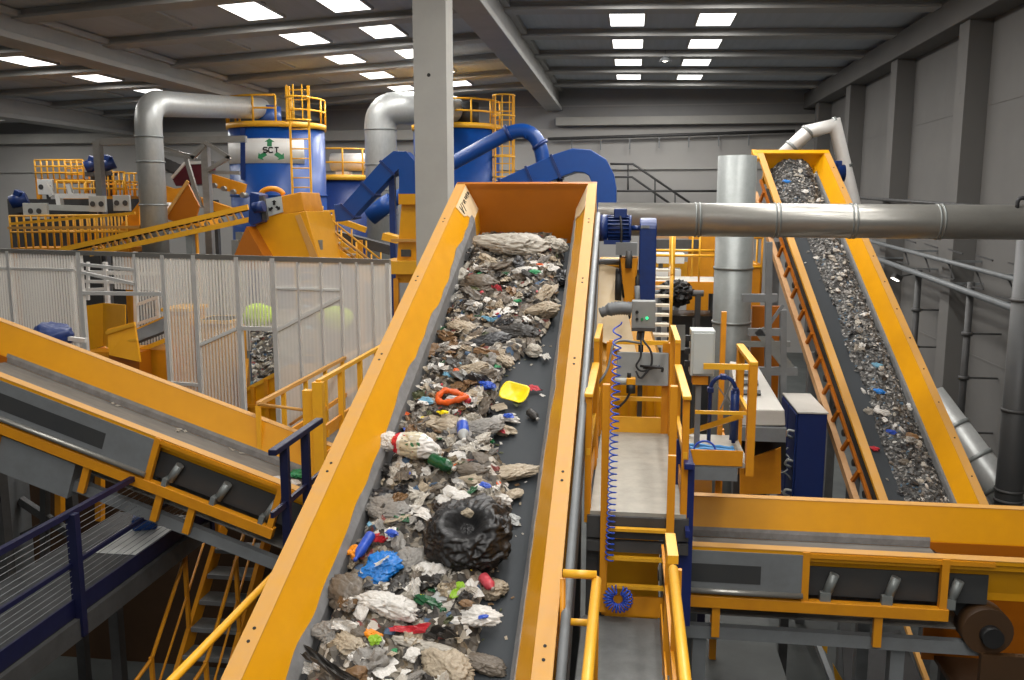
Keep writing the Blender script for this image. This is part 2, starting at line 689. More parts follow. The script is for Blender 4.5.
t = thing('wall_lamp', p, 'small lit floodlight under the pipes on the right wall', 'lamp')
b = MB(); b.box(p, (.2, .35, .12), Matrix.Rotation(.5, 3, 'Y')); b.build('housing', 'frame', t)
b = MB(); b.box(p + V((-.05, 0, -.07)), (.15, .28, .02), Matrix.Rotation(.5, 3, 'Y')); b.build('lens', 'lampglow', t)
b = MB(); b.bar(p, (XR, p.y, p.z + .1), .04, .04); b.build('bracket', 'frame', t)
for (x, y0, y1, X, r, lab) in ((917, 300, 425, 7.2, .1, 'grey downpipe on the right wall beyond the pipe brackets'),
                               (968, 322, 470, 7.1, .09, 'grey downpipe on the right wall nearer than the other one')):
    p = atx(x, y0, X)
    t = thing('downpipe', (X, p.y, 0), lab, 'pipe')
    b = MB(); b.cyl((X, p.y, 0), (X, p.y, 4.9), r * .8, 12); b.build('pipe_run', 'frame', t)
    for z in (p.z - .25, p.z - 1.2, p.z - 2.4):
        b = MB(); b.cyl((X, p.y, z - .04), (X, p.y, z + .04), r * 1.25, 12); b.build('clamp', 'frame', t)
        b = MB(); b.bar((X, p.y, z), (XR - .02, p.y, z), .04, .04); b.build('bracket', 'frame', t)

# ---- back wall catwalk: sloping pipe on brackets, and the stair rail below it
L0, L1 = at(548, 139, YB - .35), at(795, 131, YB - .35)
wallpipe('wall_pipe', [L0, L1], .07, 'thin dark pipe on hangers along the far back wall', 'frame',
         [(lerp(L0, L1, q), lerp(L0, L1, q) + V((0, 0, -.55))) for q in (.1, .22, .34, .46, .58, .7, .82)])
t = thing('stair_railing', at(600, 205, YB - 1), 'dark stair railing descending along the far back wall', 'railing')
for nm, pts in (('top_rail', [(610, 164), (633, 164), (690, 203)]), ('mid_rail', [(612, 177), (632, 177), (672, 205)]),
                ('stringer', [(605, 191), (640, 191), (718, 191)])):
    b = MB(); b.tube([at(x, y, YB - .8) for x, y in pts], .05, 8); b.build(nm, 'frame', t)
for (x, y0, y1) in ((628, 164, 190), (655, 180, 205), (675, 194, 212)):
    b = MB(); b.cyl(at(x, y0, YB - .8), at(x, y1, YB - .8), .04, 6); b.build('post', 'frame', t)
# ================================================================ CONVEYORS
class Fr:
    """frame of an inclined trough: u across, v downhill, w up from the wall tops"""

    def __init__(self, P, d, s):
        self.P, self.d, self.s = V(P), V(d).normalized(), V(s).normalized()
        self.n = self.s.cross(self.d)
        if self.n.z < 0:
            self.n = -self.n
        self.R = Matrix((self.s, self.d, self.n)).transposed()

    def __call__(self, u, v, w):
        return self.P + self.s * u + self.d * v + self.n * w

    def box(self, b, u0, u1, v0, v1, w0, w1):
        return b.hexa([self(u0, v0, w0), self(u1, v0, w0), self(u1, v1, w0), self(u0, v1, w0)],
                      [self(u0, v0, w1), self(u1, v0, w1), self(u1, v1, w1), self(u0, v1, w1)])

    def prof(self, b, pts, v0, v1):
        return b.prism([self(u, v0, w) for u, w in pts], self.d * (v1 - v0))


def trough(F, t, W, v0, v1, wb, belt, belt_v, flw=.1, b_in=.60, fl_w=-.33, wall='yellow', skirt=True, seams=(), depth=-.62, odepth=None, wavy=0):
    odepth = depth if odepth is None else odepth
    H = W / 2
    for s in (-1, 1):
        b = MB()
        F.prof(b, [(s * (H - flw), 0), (s * H, 0), (s * H, odepth), (s * (H - .03), odepth), (s * (H - .03), -.10),
                   (s * (H - flw - .0), -.1), (s * (b_in + .02), fl_w - .03), (s * (b_in + .02), depth), (s * b_in, depth), (s * b_in, fl_w)], v0, v1)
        for v in seams:
            F.box(b, s * (H - flw * .5) - .055, s * (H - flw * .5) + .055, v, v + .012, -.01, .004)
        w = b.build('side_wall', [wall], t, bevel=.004)
        w['label'] = 'flared yellow side wall of the trough'
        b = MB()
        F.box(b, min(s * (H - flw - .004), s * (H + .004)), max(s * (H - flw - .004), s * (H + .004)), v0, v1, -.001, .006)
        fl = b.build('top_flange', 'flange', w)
        fl['label'] = 'dusty top flange with skylight sheen painted pale'
        if skirt:
            # rubber skirt with a ragged upper edge, bolted over the lower wall
            b = MB()
            n = int((belt_v[1] - belt_v[0]) / .06)
            r = random.Random(5 + s)
            top = []
            for i in range(n + 1):
                v = belt_v[0] + (belt_v[1] - belt_v[0]) * i / n
                k = noise.noise(V((v * 1.1, s * 4.0, 2.0))) * .6 + noise.noise(V((v * 3.3, s * 7.0, 1.0))) * .35
                # position along the flare: 0 at its foot, up the slope for positive
                up = (.065 + wavy * k) if wavy else .03
                f = max(.0, up) / abs(fl_w)
                u = b_in + (H - flw - b_in) * f
                ww = fl_w - fl_w * f
                top.append((v, u, ww))
            vs, fs = [], []
            for v, u, ww in top:
                lo = wb(v) if v < belt_v[1] else wb(belt_v[1])
                e = .006
                vs += [F(s * (u - e), v, ww + e), F(s * (b_in - .008), v, fl_w), F(s * (b_in - .008), v, lo + .005),
                       F(s * (b_in + .004), v, lo + .005), F(s * (b_in + .004), v, fl_w - .01), F(s * (u + e), v, ww - e)]
            for i in range(n):
                for j in range(6):
                    a, c = i * 6 + j, i * 6 + (j + 1) % 6
                    fs.append((a, c, c + 6, a + 6))
            fs.append(tuple(range(6)))
            fs.append(tuple(n * 6 + j for j in range(6))[::-1])
            b.add(vs, fs)
            b.build('rubber_skirt', 'skirt', t)
    b = MB()
    n = 40
    vs, fs = [], []
    for i in range(n + 1):
        v = belt_v[0] + (belt_v[1] - belt_v[0]) * i / n
        for w in (0, -.014):
            for u in (-b_in - .02, b_in + .02):
                vs.append(F(u, v, wb(v) + w))
    for i in range(n):
        a = i * 4
        fs += [(a, a + 1, a + 5, a + 4), (a + 2, a + 6, a + 7, a + 3), (a, a + 4, a + 6, a + 2), (a + 1, a + 3, a + 7, a + 5)]
    fs += [(0, 2, 3, 1), (n * 4, n * 4 + 1, n * 4 + 3, n * 4 + 2)]
    b.add(vs, fs)
    return b.build('belt', belt, t)


# ---------------------------------------------------------------- main conveyor
my, mi_ = .0104, .3793
FM = Fr((-1.274, 10.726, 6.752),
        (math.sin(my) * math.cos(mi_), -math.cos(my) * math.cos(mi_), -math.sin(mi_)),
        (math.cos(my), math.sin(my), 0))


def wbm(v):
    return -.42 - .03 * (7 - min(v, 7.0))


main = thing('belt_conveyor', (-1.27, 7.0, 0), 'big yellow inclined belt conveyor heaped with mixed rubbish in the middle foreground', 'conveyor', 'belt conveyors')
trough(FM, main, 1.7, -.03, 9.4, wbm, 'belt', (.35, 9.3), seams=(3.35, 6.15), wavy=.085)
b = MB()
FM.prof(b, [(-.76, 0), (.76, 0), (.61, -.34), (.61, -1.0), (-.61, -1.0), (-.61, -.34)], -.03, .0)
FM.box(b, -.85, .85, -.05, .01, -.03, .006)
e = b.build('end_plate', 'amber', main)
e['label'] = 'brown-orange end plate closing the top of the trough'
for s in (-1, 1):
    # skylight glare painted as pale worn plates at the head of both walls
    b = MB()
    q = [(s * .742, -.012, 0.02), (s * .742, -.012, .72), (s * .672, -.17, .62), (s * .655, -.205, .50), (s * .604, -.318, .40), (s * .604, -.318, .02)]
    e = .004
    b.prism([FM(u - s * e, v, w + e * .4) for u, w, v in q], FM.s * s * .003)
    pl_ = b.build('glare_plate', 'cream', main)
    pl_['label'] = 'skylight glare painted as a worn cream plate at the head of the trough'
    if s < 0:
        # handwritten signature scrawl in black
        rr = random.Random(3)
        b = MB()

        def onp(k, h):       # k along the wall, h up the flare
            f = .12 + .62 * h
            return FM(-(.742 - (.742 - .604) * f) + .008, .62 + .0 - k, -.012 - .306 * f + .004)
        letters = [[(0, .0), (.04, .55), (.08, 0)], [(.02, .22), (.10, .25)], [(.11, .02), (.115, .05)],
                   [(.14, .6), (.15, .05), (.19, .08)], [(.21, .1), (.23, .3), (.25, .1), (.22, .05)], [(.27, .05), (.28, .3), (.31, .32)],
                   [(.32, .15), (.35, .25), (.33, .05), (.37, .1)], [(.38, .05), (.39, .28), (.41, .25), (.42, .05)], [(.44, .3), (.47, .3), (.44, .05), (.49, .08)],
                   [(.5, .1), (.52, .3), (.54, .12), (.5, .05), (.58, .3)]]
        for st in letters:
            b.tube([onp(k, h) for k, h in st], .0032, 5)
        sg = b.build('handwriting', 'ink', pl_)
        sg['label'] = 'black handwritten scrawl'
    else:
        b = MB()
        b.tube([FM(.735, v, -.02 - .2 * h) for v, h in ((.5, .1), (.56, .3), (.6, .1), (.66, .28), (.72, .1))], .004, 5)
        b.build('handwriting', 'ink', pl_)
    for i in range(6):
        v = 1.1 + i * 1.45
        for o in (0, .09):
            b = MB()
            b.cyl(FM(s * .80, v + o, .004), FM(s * .80, v + o, .010), .010, 8)
            b.build('bolt', 'ink', main)
    # side beam, tube conduit
    b = MB()
    FM.box(b, min(s * .70, s * .82), max(s * .70, s * .82), .2, 9.3, -.92, -.63)
    b.build('frame_beam', 'frame', main, bevel=.01)
for v in (.2, 1.5, 2.8, 4.1, 5.4, 6.7, 8.0, 9.2):
    b = MB()
    FM.box(b, -.7, .7, v, v + .1, -.9, -.78)
    b.build('cross_beam', 'frame', main)
b = MB()
b.cyl(FM(-.62, .45, wbm(.45) - .2), FM(.62, .45, wbm(.45) - .2), .19, 24)
b.build('head_pulley', 'black', main)
b = MB()
b.cyl(FM(.6, .45, wbm(.45) - .2), FM(1.28, .45, wbm(.45) - .2), .035, 12)
b.build('drive_shaft', 'steel', main)
b = MB()
b.tube([FM(.895, .9, -.02), FM(.895, 9.3, -.02)], .028, 10)
cd = b.build('conduit', 'steel', main)
cd['label'] = 'thin galvanised conduit along the right wall'
b = MB()
b.bar(FM(.9, 1.1, -.30), FM(.9, 9.3, -.30), .03, .22, FM.n)
b.build('side_channel', 'frame', main)
for v in (3.6, 6.3, 8.6):
    for s in (-1, 1):
        p = FM(s * .76, v, -.9)
        b = MB()
        b.span((p.x - .08, p.y - .08, 0), (p.x + .08, p.y + .08, p.z + .1))
        b.build('leg', 'frame', main, bevel=.008)

# ---------------------------------------------------------------- right conveyor
ry, ri = .14, .647
FR = Fr((2.862, 16.734, 7.448),
        (math.sin(ry) * math.cos(ri), -math.cos(ry) * math.cos(ri), -math.sin(ri)),
        (math.cos(ry), math.sin(ry), 0))


def wbr(v):
    return -.40


rconv = thing('belt_conveyor', (3.3, 13.6, 0), 'steep yellow belt conveyor carrying shredded grey waste up beside the right wall', 'conveyor', 'belt conveyors')
trough(FR, rconv, 1.3, -.02, 7.75, wbr, 'belt', (.2, 7.7), b_in=.43, fl_w=-.30, depth=-.5, odepth=-.05)
b = MB()
FR.prof(b, [(-.56, 0), (.56, 0), (.44, -.31), (.44, -.7), (-.44, -.7), (-.44, -.31)], -.02, .01)
FR.box(b, -.70, .65, -.05, .05, -.03, .008)
FR.box(b, -.74, -.66, -.06, .22, -.06, .008)
b.build('end_plate', 'yellow', rconv)
# truss below the left wall
b = MB()
b.bar(FR(-.68, .5, -.56), FR(-.68, 7.7, -.56), .08, .10, FR.n)
lw = b.build('lower_chord', 'chord', rconv)
lw['label'] = 'dusty lower chord of the side truss'
b = MB()
b.bar(FR(-.60, .4, -.34), FR(-.60, 7.7, -.34), .04, .05, FR.n)
b.build('upper_chord', 'amber', rconv)
b = MB()
FR.box(b, -.50, .50, .5, 7.7, -.47, -.44)
b.build('under_tray', 'darkpanel', rconv)
b = MB()
b.bar(FR(.62, .6, -.56), FR(.62, 7.7, -.56), .07, .11, FR.n)
b.build('lower_chord', 'orange', rconv)
for i in range(14):
    v = .8 + i * .5
    b = MB()
    b.bar(FR(-.63, v, -.3), FR(-.66, v, -.54), .045, .045)
    b.build('truss_bar', 'amber', rconv)
    b = MB()
    b.cyl(FR(-.58, v + .22, -.5), FR(.58, v + .22, -.5), .05, 10)
    b.build('return_roller', 'frame', rconv)
for v in (1.8, 4.4, 6.6):
    for s in (-1, 1):
        p = FR(s * .56, v, -.6)
        b = MB()
        b.span((p.x - .07, p.y - .07, 0), (p.x + .07, p.y + .07, p.z))
        b.build('leg', 'steel', rconv)
for i in range(12):
    b = MB()
    b.cyl(FR(.6, .5 + .6 * i, .006), FR(.6, .5 + .6 * i, .012), .011, 8)
    b.build('bolt', 'ink', rconv)
# its drive motor on the far side
p = at(820, 180, 16.9)
t = thing('drive_motor', p, 'blue drive motor and guard on the head of the steep right conveyor', 'motor', 'conveyor drive motors')
b = MB(); b.box(p + V((.12, 0, -.05)), (.16, .5, .75), Matrix.Rotation(.15, 3, 'Y')); b.build('belt_guard', 'motor', t, bevel=.03)
b = MB(); b.cyl(p + V((.14, 0, .12)), p + V((.42, 0, .12)), .15, 16); b.build('motor_body', 'motor', t)
b = MB(); b.box(p + V((.28, 0, .29)), (.16, .14, .1)); b.build('terminal_box', 'motor', t, bevel=.01)


# ---------------------------------------------------------------- left and cross conveyors: same build, panelled front
def front_kit(F, t, H, v_panel0, v_panel1, v_end, v_far, struts):
    """panel, openings, rails, idlers, legs on the side that faces the platform (u = -H)"""
    u = -H
    b = MB()
    F.box(b, u - .012, u + .006, v_panel0, v_panel1, -.42, -.03)
    pn = b.build('cover_panel', 'steel', t)
    b = MB()
    L = v_panel1 - v_panel0
    for k0, k1 in ((.02, .16), (.3, .88)) if L > 2.2 else ((.02, .70),):
        F.box(b, u - .016, u - .010, v_panel0 + L * k0, v_panel0 + L * k1, -.32, -.15)
    b.build('dark_strip', 'darkpanel', pn)
    b = MB()
    b.tube([F(u - .03, v_panel0, -.40), F(u - .03, v_panel1, -.40)], .026, 10)
    b.build('edge_pipe', 'duct', t)
    for i, v in enumerate((v_panel1 + .02, v_end)):
        b = MB(); F.box(b, u - .02, u + .04, v - .03, v + .03, -.46, -.0); b.build('stile', 'orange', t)
    b = MB(); F.box(b, u - .014, u + .02, v_panel1, v_far, -.05, -.01); b.build('upper_rail', 'orange', t)
    b = MB(); F.box(b, u - .03, u + .05, v_panel0, v_end + .05, -.56, -.45); b.build('lower_rail', 'orange', t, bevel=.006)
    b = MB(); F.box(b, u + .10, u + .18, v_panel0, v_far, -.92, -.80); b.build('ground_channel', 'steel', t)
    b = MB(); F.box(b, H - .18, H - .1, v_panel0, v_far, -.92, -.80); b.build('ground_channel', 'steel', t)
    b = MB(); F.box(b, -H + .22, H - .22, v_panel0, v_far, -.74, -.725); b.build('return_belt', 'beltg', t)
    for v in struts:
        b = MB()
        F.box(b, u + .0, u + .05, v - .035, v + .035, -.85, -.52)
        b.build('strut', 'orange', t)
    v = v_panel1 + .25
    while v < v_end + .4:
        rl = MB()
        rl.cyl(F(u + .05, v + .03, -.21), F(u + .05, v - .03, -.40), .042, 12)
        r_ = rl.build('idler_roller', 'galvmatte', t)
        b = MB()
        b.bar(F(u + .02, v - .05, -.37), F(u + .02, v - .05, -.46), .09, .05)
        b.build('roller_bracket', 'galvmatte', r_)
        v += .52
    b = MB(); F.box(b, u + .105, u + .115, v_panel1, v_end + .4, -.44, -.17); b.build('shade_plate', 'darkpanel', t)  # dark sheet added to put shade behind the rollers
    # dark underside tray
    b = MB(); F.box(b, -H + .2, H - .05, v_panel0, v_far, -.46, -.445); b.build('under_tray', 'frame', t)


li = .3305
FL = Fr((-4, 8.58, 4.06), (math.cos(li), 0, -math.sin(li)), (0, 1, 0))
lconv = thing('belt_conveyor', (-4, 8.58, 0), 'yellow belt conveyor with an empty grey belt slanting down from the left edge', 'conveyor', 'belt conveyors')


def wbl(v):
    return -.40


vb0 = (at(20, 362, 9.2).x + 4) / math.cos(li)
trough(FL, lconv, 1.5, -5.0, 2.6, wbl, 'beltg', (vb0, 2.6), b_in=.55, fl_w=-.33, depth=-.43, odepth=-.04, wall='yellow')
v_p1 = (at(157, 440, 7.83).x + 4) / math.cos(li)
v_e = (at(283, 500, 7.83).x + 4) / math.cos(li)
front_kit(FL, lconv, .75, -4.8, v_p1, v_e, 2.6, [(at(x, 500, 7.83).x + 4) / math.cos(li) for x in (20, 106, 177, 209)] + [1.9])
b = MB(); FL.box(b, -.58, .58, -5, vb0 - .05, -.75, -.70); b.build('chute_floor', 'amber', lconv)
b = MB(); FL.box(b, .54, .56, -5, vb0 + .02, -.75, -.34); b.build('chute_wall', 'amber', lconv)
b = MB(); b.cyl(FL(-.55, vb0 + .02, -.52), FL(.55, vb0 + .02, -.52), .115, 20); b.build('head_pulley', 'black', lconv)
for x in (-7.4, -2.7):
    for y in (7.98, 9.18):
        z = 4.06 - (x + 4) * math.tan(li) - .85
        b = MB(); b.span((x - .07, y - .07, 0), (x + .07, y + .07, z)); b.build('leg', 'frame', lconv)
# big grey underslung box at the left
b = MB(); FL.box(b, -.72, -.3, -4.2, -1.35, -.98, -.6); b.build('support_plate', 'steel', lconv)

FC = Fr((0, 8.38, 3.49), (1, 0, 0), (0, 1, 0))
cconv = thing('belt_conveyor', (2, 8.38, 0), 'level yellow belt conveyor with a bare grey belt crossing the lower right', 'conveyor', 'belt conveyors')
xb = at(958, 548, 8.2).x
trough(FC, cconv, 1.5, .40, 5.0, wbl, 'beltg', (.45, xb), b_in=.55, fl_w=-.33, depth=-.43, odepth=-.04, wall='yellow')
x_p1 = at(803, 575, 7.63).x
x_e = at(944, 585, 7.63).x
front_kit(FC, cconv, .75, .35, x_p1, x_e, xb + .1, [at(x, 615, 7.63).x for x in (716, 879)])
b = MB(); FC.box(b, -.73, .56, xb + .12, 5.0, -1.6, -1.55); b.build('chute_floor', 'brown', cconv)
b = MB(); FC.box(b, .54, .56, xb, 5.0, -1.6, -.34); b.build('chute_wall', 'amber', cconv)
b = MB(); b.cyl(FC(-.55, xb - .02, -.52), FC(.55, xb - .02, -.52), .115, 20); b.build('head_pulley', 'black', cconv)
b = MB(); b.cyl(FC(-.72, at(990, 612, 7.66).x, -.66), FC(-.5, at(990, 612, 7.66).x, -.66), .21, 24)
dm = b.build('drum', 'brown', cconv)
b = MB(); b.cyl(FC(-.80, at(992, 612, 7.66).x, -.68), FC(-.7, at(992, 612, 7.66).x, -.68), .09, 16); b.build('hub', 'black', dm)
for x in (.7, 2.45):
    for y in (7.85, 8.95):
        b = MB(); b.span((x - .06, y - .06, 0), (x + .06, y + .06, 2.62)); b.build('leg', 'steel', cconv)
b = MB(); FC.box(b, -.76, -.70, xb + .05, 5.0, -1.55, -.85); b.build('chute_front', 'brown', cconv)
# ================================================================ MIDDLE: ducts, platforms, drives
def ring_seams(t, pts, r, m='galv', cat='seam'):
    for p, q in pts:
        b = MB()
        b.cyl(p, q, r, 24)
        b.build(cat, m, t)


# big horizontal duct in front of everything on the right
PY = 11.6
p0, p1 = at(598, 219, PY), V((9.2, PY, at(1020, 224, PY).z))
p1 = V((7.75, PY, p1.z))
t = thing('ventilation_duct', p0, 'long level galvanised duct crossing the right half of the hall', 'duct')
RD = .212
b = MB(); b.cyl(p0, p1, RD, 32); b.build('duct_body', 'duct', t)
for x in (697, 776, 852, 938):
    q = at(x, 222, PY)
    k = (q.x - p0.x) / (p1.x - p0.x)
    c = lerp(p0, p1, k)
    b = MB()
    b.cyl(c - V((.035, 0, 0)), c - V((.015, 0, 0)), RD + .012, 32)
    b.cyl(c + V((.015, 0, 0)), c + V((.035, 0, 0)), RD + .012, 32)
    b.build('seam_ring', 'galvmatte', t)
# black hook fitting above the duct at the right
p = at(1017, 208, PY - .1)
t = thing('pipe_clip', p, 'small black hooked clip on top of the long level duct', 'clip')
b = MB(); b.tube(fillet([p + V((0, 0, -.05)), p + V((0, 0, .12)), p + V((.15, 0, .12)), p + V((.15, 0, -.02))], .06), .025, 8); b.build('hook', 'cable', t)

# standing grey duct behind it
x0, x1 = at(718, 160, 14.2).x, at(757, 160, 14.2).x
zc = at(737, 156, 14.2).z
cx, rv_ = (x0 + x1) / 2, (x1 - x0) / 2
t = thing('ventilation_duct', (cx, 14.2, 0), 'upright open-topped grey duct standing behind the long level one', 'duct')
b = MB(); b.lathe([(rv_, 0), (rv_, zc), (rv_ - .012, zc), (rv_ - .012, zc - 1.5), (.02, zc - 1.5)], (cx, 14.2, 0), 36)
b.build('duct_body', 'galvmatte', t)
for y in (268, 322):
    z = at(735, y, 14.2).z
    b = MB(); b.cyl((cx, 14.2, z - .02), (cx, 14.2, z + .02), rv_ + .015, 32); b.build('seam_ring', 'galvmatte', t)

# bent duct at the head of the right conveyor
pp = [at(776, 162, 18.5), at(808, 132, 18.5), at(835, 125, 18.5), at(867, 262, 18.5), at(876, 305, 18.5)]
t = thing('ventilation_duct', pp[0], 'slim bent galvanised duct over the head of the steep right conveyor', 'duct')
b = MB(); b.tube(pp, .145, 18); b.build('duct_body', 'alu', t)
for a, c, ks in ((0, 1, (.5, 1)), (1, 2, (1,)), (2, 3, (.3, .6))):
    for k in ks:
        q = lerp(pp[a], pp[c], k)
        d = (pp[c] - pp[a]).normalized()
        b = MB(); b.cyl(q - d * .03, q + d * .03, .158, 18); b.build('seam_ring', 'galvmatte', t)
# floor-level duct on the right
pp = [at(930, 395, 13.4), at(1003, 492, 12.6), at(1016, 520, 12.4)]
t = thing('ventilation_duct', pp[0], 'sloping galvanised duct low behind the foot of the right conveyor', 'duct')
b = MB(); b.tube(pp, .21, 24); b.build('duct_body', 'galv', t)
d = (pp[1] - pp[0]).normalized()
for k in (.35, .66, .95):
    q = lerp(pp[0], pp[1], k)
    b = MB(); b.cyl(q - d * .03, q + d * .03, .222, 24); b.build('seam_ring', 'galvmatte', t)
q = at(1026, 300, 12.2)
PIPE_M = 'darkpanel'
t = thing('standing_pipe', (q.x, q.y, 0), 'dark upright pipe at the right edge of the hall', 'pipe')
b = MB(); b.cyl((q.x, q.y, 0), (q.x, q.y, at(1019, 236, 12.2).z), .17, 20); b.build('pipe_run', 'darkpanel', t)
for y in (300, 410, 490, 500):
    z = at(1019, y, 12.2).z
    b = MB(); b.cyl((q.x, q.y, z - .02), (q.x, q.y, z + .02), .185, 20); b.build('seam_ring', 'frame', t)

# ---- drive of the main conveyor
mp = at(616, 228, 10.45)
t = thing('drive_motor', mp, 'blue finned drive motor at the head of the main conveyor', 'motor', 'conveyor drive motors')
b = MB()
xa, xc = at(597, 229, 10.45).x, at(634, 229, 10.45).x
b.cyl((xa + .02, 10.45, mp.z), (xa + .12, 10.45, mp.z), .155, 24)
b.build('fan_cover', 'motor', t)
b = MB()
b.cyl((xa + .1, 10.45, mp.z), (xc - .03, 10.45, mp.z), .125, 24)
for i in range(20):
    a = 2 * PI * i / 20
    o = V((0, math.cos(a), math.sin(a)))
    b.bar(V((xa + .13, 10.45, mp.z)) + o * .135, V((xc - .06, 10.45, mp.z)) + o * .135, .012, .04, o)
b.build('motor_body', 'motor', t)
b = MB(); b.cyl((xc - .06, 10.45, mp.z), (xc - .03, 10.45, mp.z), .15, 20); b.cyl((xc - .03, 10.45, mp.z), (xc + .1, 10.45, mp.z), .03, 10); b.build('end_shield', 'motor', t)
b = MB(); b.box((xc - .16, 10.4, mp.z + .17), (.15, .14, .11)); b.build('terminal_box', 'motor', t, bevel=.01)
b = MB(); b.box(((xa + xc) / 2 + .02, 10.45, mp.z - .16), (.3, .3, .05)); b.build('motor_foot', 'motor', t)
b = MB(); b.tube(fillet([V((xc - .16, 10.33, mp.z + .14)), V((xc - .14, 10.26, mp.z)), V((xc - .15, 10.28, mp.z - .45)), V((xc - .1, 10.3, mp.z - .8))], .1), .014, 6); b.build('cable', 'cable', t)

g0, g1 = at(639, 218, 10.4), at(653, 303, 10.4)
t = thing('belt_guard', ((g0.x + g1.x) / 2, 10.5, g1.z), 'tall narrow blue belt guard beside the finned drive motor', 'guard')
b = MB()
gx0, gx1 = g0.x + .01, g1.x + .02
prof = [(gx0, 10.4 - .0, z) for z in ()]
pts = [(gx0, 10.30, g1.z), (gx0, 10.72, g1.z)] + [(gx0, 10.51 + .21 * math.cos(a), g0.z - .12 + .12 * math.sin(a)) for a in [PI * i / 10 for i in range(11)]]
b.prism(pts, (gx1 - gx0, 0, 0))
b.build('guard_shell', 'motor', t, bevel=.012)
b = MB(); b.box((gx0 + .06, 10.29, g0.z - .1), (.1, .01, .03)); b.build('guard_clip', 'steel', t)

# gearbox and hub below the motor
hb = at(630, 284, 10.4)
t = thing('shaft_gearbox', hb, 'orange and black shaft gearbox hanging under the drive motor', 'gearbox')
b = MB()
b.hexa([(hb.x - .06, 10.3, hb.z - .26), (hb.x + .05, 10.3, hb.z - .26), (hb.x + .05, 10.5, hb.z - .26), (hb.x - .06, 10.5, hb.z - .26)],
       [(hb.x - .12, 10.25, hb.z + .32), (hb.x + .09, 10.25, hb.z + .32), (hb.x + .09, 10.55, hb.z + .32), (hb.x - .12, 10.55, hb.z + .32)])
b.build('housing', 'orange', t, bevel=.015)
b = MB(); b.cyl((hb.x - .17, 10.42, hb.z - .02), (hb.x - .10, 10.42, hb.z - .02), .2, 20); b.cyl((hb.x + .06, 10.42, hb.z - .02), (hb.x + .11, 10.42, hb.z - .02), .19, 20); b.build('hub_flange', 'black', t)
b = MB(); b.box((hb.x - .05, 10.3, hb.z + .42), (.24, .2, .14)); b.build('torque_plate', 'steel', t)
b = MB(); b.tube([V((hb.x - .01, 10.3, hb.z - .2)), V((hb.x - .01, 10.3, hb.z - .42)), V((hb.x + .02, 10.28, hb.z - .5))], .03, 8); b.build('torque_arm', 'black', t)
b = MB(); b.cyl((hb.x - .02, 10.22, hb.z + .2), (hb.x - .02, 10.22, hb.z + .4), .04, 12); b.build('oil_cap', 'frame', t)
# wrapped pipe stub below
q0, q1 = at(600, 313, 9.9), at(632, 309, 9.9)
t = thing('wrapped_hose', q0, 'grey wrapped hose beside the shaft gearbox', 'hose')
b = MB()
nn = 22
b.tube([lerp(q0, q1, i / nn) + V((0, 0, .03 * math.sin(i / nn * PI))) for i in range(nn + 1)], [.05 + .012 * (i % 2) + (.02 if i > 5 else 0) for i in range(nn + 1)], 12)
b.tube([q1, q1 + V((.06, 0, .1)), q1 + V((.05, 0, .26))], .03, 8)
b.build('hose_run', 'steel', t)

# ---- operator platform beside the main conveyor
ZP, ZL = 4.2, 3.38
XA, XB_ = -.27, .45
t = thing('work_platform', (.09, 7.7, 0), 'raised platform with a scuffed steel floor right of the main conveyor', 'platform')
b = MB(); b.span((XA, 6.45, ZP - .03), (XB_, 8.88, ZP)); b.build('floor_plate', 'plate', t)
b = MB()
b.span((XA - .02, 6.42, ZP - .20), (XB_ + .02, 6.5, ZP - .03)); b.build('edge_beam', 'frame', t)
b = MB()
b.span((XA - .02, 6.5, ZP - .20), (XA + .05, 8.9, ZP - .03)); b.build('edge_beam', 'frame', t)
b = MB()
b.span((XB_ - .05, 6.5, ZP - .20), (XB_ + .02, 8.9, ZP - .03)); b.build('edge_beam', 'frame', t)
b = MB(); b.span((XA - .02, 6.40, ZP - .30), (XB_ + .02, 6.46, ZP - .22)); b.build('cross_channel', 'frame', t)
b = MB(); b.span((XA + .08, 8.84, ZP), (XB_ - .06, 8.87, ZP + .16)); b.build('toe_board', 'rail', t)
for x, y in ((XA + .02, 8.8), (XB_, 8.8), (XA + .02, 6.6)):
    b = MB(); b.span((x - .05, y - .05, 0), (x + .05, y + .05, ZP - .03)); b.build('leg', 'frame', t)
# railings of the platform, flat-barred
for sx, lab in ((XA - .02, 'flat-barred yellow railing on the platform side next to the main conveyor'), (XB_ - .02, 'flat-barred yellow railing on the open right side of the raised platform')):
    t = thing('platform_railing', (sx, 7.2, ZP), lab, 'railing')
    zt = 5.10
    b = MB(); b.bar((sx, 6.42, zt), (sx, 7.75, zt), .065, .03); b.build('top_rail', 'rail', t, bevel=.006)
    b = MB(); b.bar((sx, 6.45, 4.66), (sx, 8.8, 4.66), .03, .05); b.build('mid_rail', 'rail', t)
    b = MB(); b.bar((sx, 6.45, 4.3), (sx, 8.8, 4.3), .012, .15); b.build('toe_board', 'orange', t)
    for y in (6.5, 7.65):
        b = MB(); b.bar((sx, y, ZP - .1), (sx, y, zt - .01), .05, .09, (0, 1, 0)); b.build('post', 'orange', t, bevel=.004)
    b = MB(); b.bar((sx, 7.85, 5.3), (sx, 8.85, 5.3), .05, .03); b.build('top_rail', 'rail', t)
    for y in (7.9, 8.8):
        b = MB(); b.bar((sx, y, ZP - .1), (sx, y, 5.3), .05, .08, (0, 1, 0)); b.build('post', 'orange', t)
